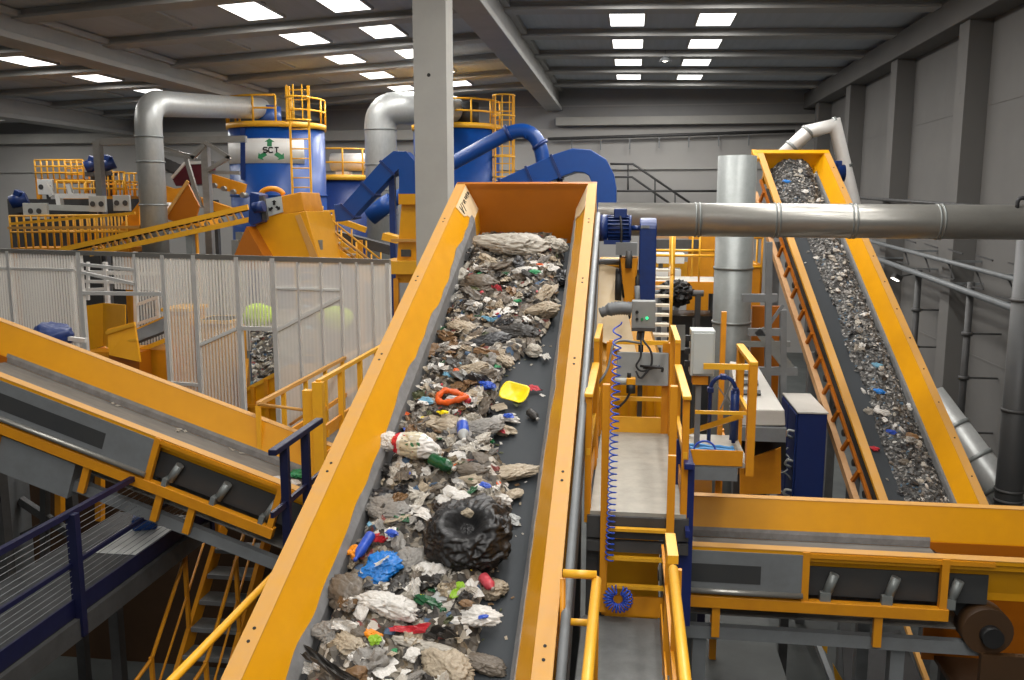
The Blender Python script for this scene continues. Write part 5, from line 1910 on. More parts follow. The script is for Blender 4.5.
# inner frame of the enclosure, seen through the opening
t = thing('inner_frame', at(130, 330, 16.5), 'pale inner frame seen through the opening of the plastic enclosure', 'frame')
for x0_, y0_, x1_, y1_, w in ((78, 272, 160, 274, .06), (78, 281, 140, 283, .05), (135, 252, 137, 340, .07), (157, 290, 160, 335, .05), (136, 305, 158, 297, .05), (137, 324, 158, 317, .05), (105, 262, 108, 305, .07), (82, 290, 105, 289, .05), (88, 262, 88, 300, .05)):
    sbar(t, x0_, y0_, x1_, y1_, w, 'frame_bar', 'alu', 16.5)
for x in (70, 235):
    q = at(x, 262, 16.5); b = MB(); b.bar(q, (q.x, q.y, 0), .08, .08); b.build('post', 'alu', t)
b = MB(); A = at(-20, 258, 16.6); B = at(270, 258, 16.6)
b.span((A.x, 16.6, 3.6), (at(78, 300, 16.6).x, 16.61, A.z)); b.build('clear_sheet', 'poly', t)
b = MB(); b.span((at(137, 300, 16.6).x, 16.6, 3.6), (B.x, 16.61, A.z)); b.build('clear_sheet', 'poly', t)

# yellow hoppers inside
IY = 15.4
t = thing('feed_hopper', at(107, 350, IY), 'yellow corner hopper seen through the opening of the plastic enclosure', 'hopper')
b = MB(); b.prism([at(x, y, IY + .5) for x, y in ((84, 306), (103, 303), (103, 346), (85, 352))], (0, .04, 0)); b.build('side_plate', 'yellow', t)
b = MB(); b.hexa([at(103, 303, IY + .5), at(125, 305, IY), at(125, 345, IY), at(103, 346, IY + .5)], [p + V((0, .04, 0)) for p in (at(103, 303, IY + .5), at(125, 305, IY), at(125, 345, IY), at(103, 346, IY + .5))]); b.build('side_plate', 'yellow', t)
b = MB(); b.span((at(84, 348, IY).x, IY, 0), (at(125, 348, IY).x, IY + .9, at(100, 352, IY).z)); b.build('base_frame', 'orange', t)
t = thing('sorting_chute', at(122, 350, 14.6), 'yellow chute plate leaning in front of the corner hopper', 'chute')
b = MB(); b.hexa([at(107, 329, 14.6), at(134, 322, 14.6), at(140, 362, 14.4), at(109, 355, 14.4)], [p + V((0, .05, 0)) for p in (at(107, 329, 14.6), at(134, 322, 14.6), at(140, 362, 14.4), at(109, 355, 14.4))]); b.build('chute_plate', 'yellow', t)
b = MB(); b.bar(at(106, 333, 14.55), at(135, 324, 14.55), .04, .06); b.bar(at(107, 346, 14.55), at(137, 339, 14.5), .04, .05); b.build('stiffener', 'rail', t)
b = MB(); b.span((at(109, 360, 14.6).x, 14.6, 0), (at(139, 360, 14.6).x, 15.0, at(120, 352, 14.6).z)); b.build('base_frame', 'amber', t)
t = thing('sorting_belt', at(150, 345, 15.2), 'short dark sorting belt with yellow edges inside the plastic enclosure', 'conveyor')
b = MB(); b.hexa([at(136, 342, 15), at(164, 331, 15), at(164, 318, 15.8), at(136, 330, 15.8)], [p - V((0, 0, .05)) for p in (at(136, 342, 15), at(164, 331, 15), at(164, 318, 15.8), at(136, 330, 15.8))]); b.build('belt', 'darkpanel', t)
b = MB(); b.bar(at(138, 351, 15), at(166, 340, 15), .06, .08); b.build('edge_rail', 'rail', t)
b = MB(); b.bar(at(136, 331, 15.9), at(165, 318, 15.9), .06, .08); b.build('edge_rail', 'rail', t)
b = MB(); b.span((at(142, 360, 15.1).x, 15.1, 0), (at(168, 360, 15.1).x, 15.8, at(155, 350, 15.1).z)); b.build('base_frame', 'orange', t)
for i, (x0_, x1_, y0_) in enumerate(((168, 192, 308), (200, 232, 320))):
    t = thing('sorting_bin', at((x0_ + x1_) / 2, 370, 15.5), ('left' if i == 0 else 'right') + '-hand yellow bin blurred behind the ribbed plastic', 'bin')
    t['label'] = ('taller', 'wider')[i] + ' yellow bin blurred behind the ribbed plastic sheets'
    b = MB(); b.span((at(x0_, 370, 15.5).x, 15.5, 0), (at(x1_, 370, 15.5).x, 16.2, at(x0_, y0_, 15.5).z)); b.build('bin_body', 'yellow', t, bevel=.02)
    b = MB(); b.span((at(x0_, 370, 15.5).x - .04, 15.44, at(x0_, y0_, 15.5).z - .06), (at(x1_, 370, 15.5).x + .04, 16.24, at(x0_, y0_, 15.5).z)); b.build('rim', 'rail', t)
# bunker full of waste
BX0, BX1 = at(243, 390, 13.6).x, at(292, 390, 13.6).x
zbk = at(258, 385, 13.6).z
bunk = thing('waste_bunker', ((BX0 + BX1) / 2, 14.6, 0), 'yellow open bunker heaped with waste inside the plastic enclosure', 'bunker')
b = MB(); b.hexa([(BX0, 13.6, 0), (BX1, 13.6, 0), (BX1, 13.66, 0), (BX0, 13.66, 0)], [(BX0, 13.6, zbk - .14), (BX1, 13.6, zbk + .32), (BX1, 13.66, zbk + .32), (BX0, 13.66, zbk - .14)]); b.build('front_wall', 'yellow', bunk)
b = MB(); b.bar((BX0, 13.6, zbk - .12), (BX1, 13.6, zbk + .34), .08, .06); b.build('top_edge', 'rail', bunk)
for k in (0, .22, .5):
    x = BX0 + (BX1 - BX0) * k
    b = MB(); b.bar((x, 13.57, .8), (x, 13.57, zbk - .12 + .46 * k), .06, .05); b.build('stiffener', 'orange', bunk)
b = MB(); b.bar((BX0, 13.56, zbk - .35), (BX1, 13.56, zbk - .35), .05, .06); b.build('stiffener', 'orange', bunk)
for k in (0, 1):
    x = (BX0 - .03, BX1 - .03)[k]
    sh_ = 1.0 if k == 0 else 0
    b = MB(); b.hexa([(x, 13.66, 0), (x + .06, 13.66, 0), (x + .06 - sh_, 16.0, 0), (x - sh_, 16.0, 0)], [(x, 13.66, zbk - .12 + .46 * k), (x + .06, 13.66, zbk - .12 + .46 * k), (x + .06 - sh_, 16.0, zbk), (x - sh_, 16.0, zbk)]); b.build('side_wall', 'yellow', bunk)
# lime bundle blurred behind ribbed sheet
M['lime'] = mat('lime_fabric', (205, 240, 40), (180, 215, 30), rough=.7, scale=6)
for x, y, lab in ((258, 316, 'lime green bundle blurred behind the ribbed plastic sheet'), (336, 318, 'lime green bundle blurred behind the dusty unribbed sheet')):
    c = at(x, y, 14.0)
    ico = bmesh.new(); bmesh.ops.create_icosphere(ico, subdivisions=3, radius=1)
    b = MB(); b.s = True
    b.add([V((v.co.x * .28, v.co.y * .2, v.co.z * .2)) * (1 + .25 * noise.noise(v.co * 2 + V((x, 0, 0)))) + c for v in ico.verts], [[v.index for v in f.verts] for f in ico.faces]); ico.free()
    tag(b.build('fabric_bundle', 'lime'), lab, 'bundle', 'lime bundles')
# blue motor cover poking above the left conveyor
c = at(53, 335, 10.2)
t = thing('motor_cover', c, 'blue wrapped motor cover showing over the left conveyor wall', 'motor cover')
b = MB(); b.s = True
ico = bmesh.new(); bmesh.ops.create_icosphere(ico, subdivisions=4, radius=1)
vs = []
for v in ico.verts:
    p = V((v.co.x * .23, v.co.y * .26, v.co.z * .17))
    p = V((max(-.2, min(.2, p.x)), p.y, max(-.16, min(.13, p.z))))
    p += v.co * .03 * noise.noise(v.co * 4)
    vs.append(Matrix.Rotation(.25, 3, 'Y') @ p + c)
b.add(vs, [[v.index for v in f.verts] for f in ico.faces]); ico.free()
b.build('cover_body', 'motor', t)
b = MB(); b.cyl(c + V((-.1, 0, -.3)), c + V((.1, 0, -.1)), .08, 10); b.build('shaft_stub', 'frame', t)
b = MB(); b.bar(c + V((0, .1, -.2)), (c.x, c.y + .1, 0), .12, .12); b.build('stand', 'frame', t)
b = MB(); b.bar(c + V((.22, 0, -.04)), c + V((.45, .0, -.06)), .06, .05); b.build('bracket', 'alu', t)

# --- yellow walkway rails behind the left conveyor
t = thing('walkway', (-3.7, 12.4, 0), 'grey walkway with yellow rails between plastic enclosure and main conveyor', 'walkway')
RA, RB = atz(258, 404, 4.3), atz(318, 382, 4.63)
for X_, h_, ya, yb2, n in ((RA.x, 2.2, RA.y, 15.0, 8), (RB.x, 1.87, RB.y, 14.0, 7)):
    z = 6.5 - h_
    far = X_ == RA.x
    b = MB(); b.bar((X_, ya, z), (X_, yb2, z), .05, .045); b.build('top_rail', 'flange' if far else 'rail', t)
    b = MB(); b.bar((X_, ya, z - .55), (X_, yb2, z - .55), .03, .06); b.build('mid_rail', 'orange', t)
    b = MB(); b.bar((X_, ya, z - .9), (X_, yb2, z - .9), .015, .16); b.build('toe_board', 'orange', t)
    for i in range(n + 1):
        y = ya + (yb2 - ya) * i / n
        b = MB(); b.bar((X_, y, z - 1.05), (X_, y, z - .02), .05 if far else .06, .04, (0, 1, 0)); b.build('post', 'rail', t)
for i, (X_, y) in enumerate(((RB.x, RB.y), (RB.x - .13, RB.y + .05))):
    b = MB(); b.bar((X_, y, 2.6), (X_, y, 4.63 - .1 * i), .11, .09, (0, 1, 0)); b.build('end_post', 'rail', t)
b = MB(); b.tube([RA, V((RB.x - .14, RB.y + .05, 4.3))], .018, 8); b.build('end_rail', 'flange', t)
b = MB(); b.tube([V((RA.x + .25, RA.y + .3, 4.0)), V((RB.x - .14, RB.y + .05, 4.28))], .018, 8); b.build('end_rail', 'flange', t)
b = MB(); b.span((RA.x, RA.y, 3.28), (RB.x, 15.0, 3.34)); b.build('floor_plate', 'deck', t)
b = MB(); b.bar((RA.x + .02, RA.y, 3.2), (RA.x + .02, 15.0, 3.2), .06, .2); b.build('edge_beam', 'frame', t)

# ================================================================ LOWER LEFT: navy catwalk, stairs, rail
t = thing('catwalk', (-5.4, 6, 0), 'dark catwalk with a navy mesh railing at the lower left', 'walkway')
zc_, xr = 2.9, -4.83
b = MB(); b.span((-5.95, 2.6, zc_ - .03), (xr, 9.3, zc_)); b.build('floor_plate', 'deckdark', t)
b = MB(); b.bar((xr, 2.6, zc_ + .07), (xr, 9.3, zc_ + .07), .02, .16); b.build('toe_board', 'navy', t)
b = MB(); b.span((xr - .04, 2.6, zc_ - .22), (xr + .05, 9.3, zc_ - .03)); b.build('edge_beam', 'frame', t)
b = MB(); b.span((-5.97, 2.6, zc_ - .22), (-5.88, 9.3, zc_ - .03)); b.build('edge_beam', 'frame', t)
hr = .93
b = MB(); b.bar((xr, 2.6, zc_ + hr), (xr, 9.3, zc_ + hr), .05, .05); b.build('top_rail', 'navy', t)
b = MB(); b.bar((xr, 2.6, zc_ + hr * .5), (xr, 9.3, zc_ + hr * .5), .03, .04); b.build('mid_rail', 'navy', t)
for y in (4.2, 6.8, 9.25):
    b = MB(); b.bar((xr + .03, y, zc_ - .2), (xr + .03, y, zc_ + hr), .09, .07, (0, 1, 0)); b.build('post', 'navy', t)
for i in range(13):
    z = zc_ + .2 + .054 * i
    b = MB(); b.cyl((xr, 2.6, z), (xr, 9.3, z), .003, 5); b.build('infill_wire', 'steel', t)
for y in (5, 9):
    for x in (-5.9,):
        b = MB(); b.span((x - .06, y - .06, 0), (x + .06, y + .06, zc_ - .2)); b.build('leg', 'frame', t)
# bag and tray left on the catwalk
q = at(148, 529, 9.0)
t = tag(None or MB().hexa([(-5.6, 8.1, zc_ + .005), (-4.95, 8.1, zc_ + .005), (-4.95, 8.9, zc_ + .005), (-5.6, 8.9, zc_ + .005)], [(-5.55, 8.15, zc_ + .03), (-5.0, 8.15, zc_ + .03), (-5.0, 8.85, zc_ + .03), (-5.55, 8.85, zc_ + .03)]).build('paper_sheet', 'white'), 'white sheet lying at the far end of the navy-railed catwalk', 'sheet')
t = tag(MB().box((-5.3, 8.75, zc_ + .12), (.26, .2, .16), Matrix.Rotation(.4, 3, 'Z')).build('plastic_crate', 'blue', bevel=.03), 'small bright blue crate at the far end of the catwalk', 'crate')
# dark steelwork under the left conveyor
t = thing('steel_frame', (-6.5, 9.6, 0), 'dark steel frame below the left conveyor at the left edge', 'frame')
for x0_, y0_, x1_, y1_, w, m in ((20, 500, 110, 560, .08, 'frame'), (12, 540, 115, 490, .06, 'frame'), (2, 440, 14, 600, .35, 'steel'), (45, 450, 45, 560, .08, 'frame')):
    sbar(t, x0_, y0_, x1_, y1_, w, 'brace', m, 9.9)
for x in (60, 100):
    sbar(t, x, 470, x, 520, .08, 'short_post', 'orange', 9.9)
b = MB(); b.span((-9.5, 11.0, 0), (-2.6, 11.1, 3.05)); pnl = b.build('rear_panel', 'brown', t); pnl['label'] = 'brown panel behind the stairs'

t = thing('staircase', (-4.9, 10.2, 0), 'yellow steel staircase going down under the left conveyor', 'staircase')
n = 9
for i in range(n):
    y, z = 9.66 - .22 * i, 2.4 - .226 * i
    b = MB(); b.span((-4.9, y - .11, z - .03), (-4.36, y + .13, z)); b.build('tread', 'deck', t)
    b = MB(); b.span((-4.9, y - .13, z - .05), (-4.36, y - .11, z)); b.build('nosing', 'steel', t)
for x in (-4.94, -4.33):
    b = MB(); b.bar((x, 9.85, 2.56), (x, 7.75, .4), .05, .2); b.build('stringer', 'orange', t)
    for k in (.95, .5):
        b = MB(); b.tube([(x, 9.8, 2.5 + k), (x, 8.1, .8 + k), (x, 7.3, .62 + k)], .022 if k > .6 else .014, 8); b.build('handrail', 'orange', t)
    for y, z in ((9.7, 2.4), (8.9, 1.58), (8.1, .8)):
        b = MB(); b.bar((x, y, z), (x, y, z + .98), .04, .04, (0, 1, 0)); b.build('post', 'orange', t)
t = thing('staircase_landing', (-5.9, 8.3, 0), 'landing with a yellow handrail at the foot of the lower left staircase', 'landing')
b = MB(); b.span((-6.6, 6.2, .3), (-4.3, 7.9, .36)); b.build('floor_plate', 'deck', t)
b = MB(); b.tube([(-4.97, 7.3, 1.45), (-5.3, 7.0, 1.4), (-5.9, 6.6, 1.4), (-6.6, 6.3, 1.4)], .022, 8); b.build('handrail', 'orange', t)
for x, y in ((-5.3, 7.0), (-5.9, 6.6), (-6.5, 6.35)):
    b = MB(); b.bar((x, y, .3), (x, y, 1.4), .05, .05, (0, 1, 0)); b.build('post', 'orange', t)
for x, y in ((-6.5, 6.3), (-4.4, 6.3), (-6.5, 7.8)):
    b = MB(); b.bar((x, y, 0), (x, y, .3), .1, .1); b.build('leg', 'frame', t)
t = thing('pipe_railing', (-2.47, 5.5, 0), 'round yellow handrail along the lower left side of the main conveyor', 'railing')
b = MB(); b.tube([(-2.47, 3.2, 3.9), (-2.47, 7.2, 3.9)], .027, 12); b.build('top_rail', 'rail', t)
for y in (3.4, 7.15):
    b = MB(); b.cyl((-2.47, y, 2.9), (-2.47, y, 3.9), .022, 10); b.build('post', 'rail', t)
b = MB(); b.span((-2.6, 3.2, 2.82), (-2.2, 7.3, 2.9)); b.build('floor_plate', 'frame', t)
for y in (3.4, 7.1):
    b = MB(); b.bar((-2.4, y, 0), (-2.4, y, 2.85), .08, .08); b.build('leg', 'frame', t)
# ================================================================ THE WASTE
def wmat(name, c, c2, rough=.45, scale=9, bump=.12, spec=.4):
    return mat(name, c, c2, rough=rough, scale=scale, amt=.9, bump=bump, spec=spec)


WM = {
    'pale': wmat('dirty_pale_film', (184, 178, 166), (126, 118, 106)),
    'white': wmat('white_film', (218, 215, 210), (170, 164, 154)),
    'beige': wmat('beige_film', (176, 162, 140), (124, 112, 94)),
    'grey': wmat('grey_film', (140, 136, 130), (96, 92, 86)),
    'taupe': wmat('taupe_film', (112, 102, 90), (78, 70, 60)),
    'dark': wmat('dark_film', (58, 55, 52), (38, 36, 34)),
    'black': wmat('black_film', (34, 34, 36), (50, 50, 52), .35),
    'brown': wmat('brown_card', (128, 98, 66), (96, 72, 48)),
    'olive': wmat('olive_peel', (88, 92, 62), (60, 62, 42)),
    'blue': wmat('blue_film', (44, 84, 190), (30, 60, 140), .4),
    'cyan': wmat('bright_blue_film', (24, 120, 200), (20, 90, 160), .35),
    'lightblue': wmat('light_blue_film', (90, 150, 180), (110, 140, 150), .4),
    'red': wmat('red_wrapper', (190, 40, 50), (150, 30, 40), .4),
    'pinkred': wmat('pink_red_wrapper', (200, 80, 90), (180, 60, 70), .4),
    'orange': wmat('orange_plastic', (226, 96, 30), (190, 80, 30), .4),
    'amberp': wmat('amber_plastic', (228, 140, 20), (205, 120, 20), .4),
    'yellow': wmat('yellow_plastic', (240, 214, 10), (214, 190, 20), .35),
    'green': wmat('green_film', (50, 140, 90), (36, 110, 70), .4),
    'leaf': wmat('leaf_green_plastic', (140, 180, 40), (110, 150, 34), .4),
    'darkgreen': wmat('dark_green_plastic', (28, 84, 48), (22, 60, 36), .25),
    'clear': wmat('cloudy_clear_plastic', (176, 178, 176), (150, 152, 150), .2),
}


WM['sack'] = mat('black_sack_film', (20, 20, 21), (34, 33, 33), rough=.40, scale=9, amt=.9, bump=.35, spec=.4, streak=(1, 3, 2))


def heap_mat(name, cell, dark=1.0, cols=None):
    m = bpy.data.materials.new(name)
    m.use_nodes = True
    nt = m.node_tree
    b = nt.nodes['Principled BSDF']
    b.inputs['Roughness'].default_value = .65
    tc = nt.nodes.new('ShaderNodeTexCoord')
    ns = nt.nodes.new('ShaderNodeTexNoise')
    ns.inputs['Scale'].default_value = 1.6 / cell * .5
    nt.links.new(tc.outputs['Object'], ns.inputs['Vector'])
    ad = nt.nodes.new('ShaderNodeVectorMath')
    ad.operation = 'MULTIPLY_ADD'
    ad.inputs[1].default_value = (cell * .9,) * 3
    nt.links.new(ns.outputs['Color'], ad.inputs[0])
    nt.links.new(tc.outputs['Object'], ad.inputs[2])
    vo = nt.nodes.new('ShaderNodeTexVoronoi')
    vo.inputs['Scale'].default_value = 1 / cell
    nt.links.new(ad.outputs[0], vo.inputs['Vector'])
    sp = nt.nodes.new('ShaderNodeSeparateXYZ')
    nt.links.new(vo.outputs['Color'], sp.inputs[0])
    r = nt.nodes.new('ShaderNodeValToRGB')
    r.color_ramp.interpolation = 'CONSTANT'
    cols = cols or [(0, (52, 48, 44)), (.22, (84, 78, 70)), (.40, (112, 104, 92)), (.55, (70, 62, 50)), (.66, (146, 138, 124)), (.78, (98, 84, 64)), (.86, (186, 180, 170)), (.95, (60, 84, 110)), (.975, (120, 60, 54))]
    el = r.color_ramp.elements
    while len(el) < len(cols):
        el.new(.5)
    for e, (p, c) in zip(el, cols):
        e.position = p
        e.color = (*[q * dark for q in lin(c)], 1)
    nt.links.new(sp.outputs['X'], r.inputs['Fac'])
    nt.links.new(r.outputs['Color'], b.inputs['Base Color'])
    bp = nt.nodes.new('ShaderNodeBump')
    bp.inputs['Strength'].default_value = .8
    bp.inputs['Distance'].default_value = cell * .5
    nt.links.new(sp.outputs['Y'], bp.inputs['Height'])
    nt.links.new(bp.outputs['Normal'], b.inputs['Normal'])
    return m


M['heap'] = heap_mat('mixed_waste_heap', .05)
M['heapfine'] = heap_mat('fine_waste_heap', .03, .9, [(0, (46, 46, 46)), (.25, (72, 72, 70)), (.45, (98, 97, 94)), (.62, (60, 58, 55)), (.74, (130, 128, 124)), (.86, (84, 80, 74)), (.92, (170, 168, 164)), (.975, (70, 96, 116))])


# ---- shapes shared by the scraps
def crumple_mesh(seed, sub=3, rough=1.0, flat=.6, smooth=False):
    bm = bmesh.new()
    bmesh.ops.create_icosphere(bm, subdivisions=sub, radius=1)
    o = V((seed * 3.7, seed * 1.3, seed * 2.1))
    for v in bm.verts:
        p = v.co.normalized()
        n1 = noise.noise(p * 1.1 + o)
        wv = V((noise.noise(p * 1.3 + o), noise.noise(p * 1.3 + o + V((9, 0, 0))), noise.noise(p * 1.3 + o + V((0, 9, 0)))))
        w1 = p + wv * .9
        n2 = (1 - abs(noise.noise(V((w1.x * 2.0, w1.y * 2.9, w1.z * 2.3)) + o * 2)) * 2.2)
        n3 = (1 - abs(noise.noise(V((w1.x * 4.4, w1.y * 6.6, w1.z * 5.2)) + o * 3)) * 2.2)
        n4 = noise.noise(p * 11 + o)
        r = .72 + rough * (.46 * n1 + .24 * n2 + .12 * n3 + .04 * n4)
        q = p * max(.25, r)
        v.co = V((q.x, q.y * .8, q.z * flat))
    me = bpy.data.meshes.new('crumple')
    bm.to_mesh(me)
    bm.free()
    if smooth:
        me.polygons.foreach_set('use_smooth', [True] * len(me.polygons))
    me.materials.append(WM['pale'])
    return me


def sheet_mesh(seed, n=10, amp=.3, thick=.02, square=False):
    r = random.Random(seed)
    o = V((seed * 2.9, seed * 5.1, 0))
    vs, fs = [], []
    for side in (0, 1):
        for i in range(n + 1):
            for j in range(n + 1):
                x, y = i / n * 2 - 1, j / n * 2 - 1
                e = 1.0 if square else .75 + .35 * noise.noise(V((math.atan2(y, x) * .8, seed * 1.7, 0)))
                z = amp * (noise.noise(V((x * 1.1, y * 1.1, 0)) + o) * 1.2 + .6 * (1 - 2 * abs(noise.noise(V((x * 1.9, y * 1.9, 1)) + o))) + .2 * noise.noise(V((x * 5, y * 5, 2)) + o))
                vs.append((x * e, y * e * .8, z - side * thick))
    k = (n + 1) ** 2
    for i in range(n):
        for j in range(n):
            a = i * (n + 1) + j
            fs.append((a, a + n + 1, a + n + 2, a + 1))
            fs.append((k + a, k + a + 1, k + a + n + 2, k + a + n + 1))
    rim = [i * (n + 1) for i in range(n + 1)] + [n * (n + 1) + j for j in range(1, n + 1)] + [i * (n + 1) + n for i in range(n - 1, -1, -1)] + [j for j in range(n - 1, 0, -1)]
    for a, c in zip(rim, rim[1:] + rim[:1]):
        fs.append((a, c, k + c, k + a)[::-1])
    me = bpy.data.meshes.new('sheet')
    me.from_pydata(vs, [], fs)
    me.materials.append(WM['pale'])
    return me


CR_ = [crumple_mesh(s, 3, 1.0 + .25 * (s % 3), .45 + .12 * (s % 3)) for s in range(12)]
SH = [sheet_mesh(s, 9, .22 + .1 * (s % 4)) for s in range(12)]
SH2 = [sheet_mesh(40 + s, 11, .55, .02) for s in range(10)]
BIG = [crumple_mesh(30 + s, 5, .85, .6, True) for s in range(6)]
HOLE = []


def put(name, me, m, loc, R, size, label, cat, group=None):
    o = bpy.data.objects.new(name, me)
    col.objects.link(o)
    o.material_slots[0].link = 'OBJECT'
    o.material_slots[0].material = WM[m]
    mw = Matrix.Translation(loc) @ R.to_4x4() @ Matrix.Diagonal((*size, 1))
    o.matrix_world = mw
    return tag(o, label, cat, group)


# ---- heap on the main belt
def right_edge(v):
    pts = [(.2, .53), (2.2, .52), (2.9, .42), (3.4, .14), (4.3, .1), (4.7, .26), (5.2, .42), (5.7, .42), (6.2, .36), (6.7, .38), (7.2, .33), (9.3, .33)]
    for (a, ua), (c, uc) in zip(pts, pts[1:]):
        if a <= v <= c:
            return ua + (uc - ua) * (v - a) / (c - a)
    return .33


def heap_h(u, v):
    e = min((u + .59) / .14, (right_edge(v) - u) / .16, 1)
    if e <= 0:
        return 0
    base = .12 + .05 * noise.noise(V((u * 2.2, v * 1.3, 3))) + .03 * noise.noise(V((u * 6, v * 6, 1)))
    base += .20 * max(0, 1 - v / 2.4) * min(1, .25 + v * 1.2)
    return max(0, base * min(1, .04 + max(0, v - .4) / .5) * math.sin(e * PI / 2) ** .8)


def heap_mesh(F, wb, u0, u1, v0, v1, hf, du, jag, seed):
    nu, nv = int((u1 - u0) / du), int((v1 - v0) / du)
    vs, fs = [], []
    idx = {}
    r = random.Random(seed)
    for i in range(nv + 1):
        for j in range(nu + 1):
            u, v = u0 + (u1 - u0) * j / nu, v0 + (v1 - v0) * i / nv
            h = hf(u, v)
            if h <= 0:
                continue
            h = h + jag * (noise.noise(V((u * 17, v * 17, 5))) + .6 * noise.noise(V((u * 37, v * 37, 9))))
            idx[i, j] = len(vs)
            vs.append(F(u + r.uniform(-.4, .4) * du, v + r.uniform(-.4, .4) * du, wb(v) + max(.004, h)))
    for i in range(nv):
        for j in range(nu):
            q = [(i, j), (i, j + 1), (i + 1, j + 1), (i + 1, j)]
            if all(k in idx for k in q):
                fs.append([idx[k] for k in q])
    return vs, fs


b = MB()
vs, fs = heap_mesh(FM, wbm, -.59, .56, .03, 9.2, heap_h, .028, .035, 1)
b.add(vs, fs)
o = b.build('mixed_rubbish', 'heap', fix=False)
tag(o, 'bed of small mixed rubbish covering the big middle belt', 'rubbish', None, 'stuff')


def onbelt(px_, py_, h, F=FM, wb=wbm):
    w = wb(3) + h
    d = ray(px_, py_)
    for _ in range(4):
        P0 = F(0, 0, w)
        k = (P0 - EYE).dot(F.n) / d.dot(F.n)
        X = EYE + d * k
        v = (X - F.P).dot(F.d)
        w = wb(v) + h
    return (X - F.P).dot(F.s), v


def Rb(F, az, rx=0, ry=0):
    return F.R @ Matrix.Rotation(az, 3, 'Z') @ Matrix.Rotation(rx, 3, 'X') @ Matrix.Rotation(ry, 3, 'Y')


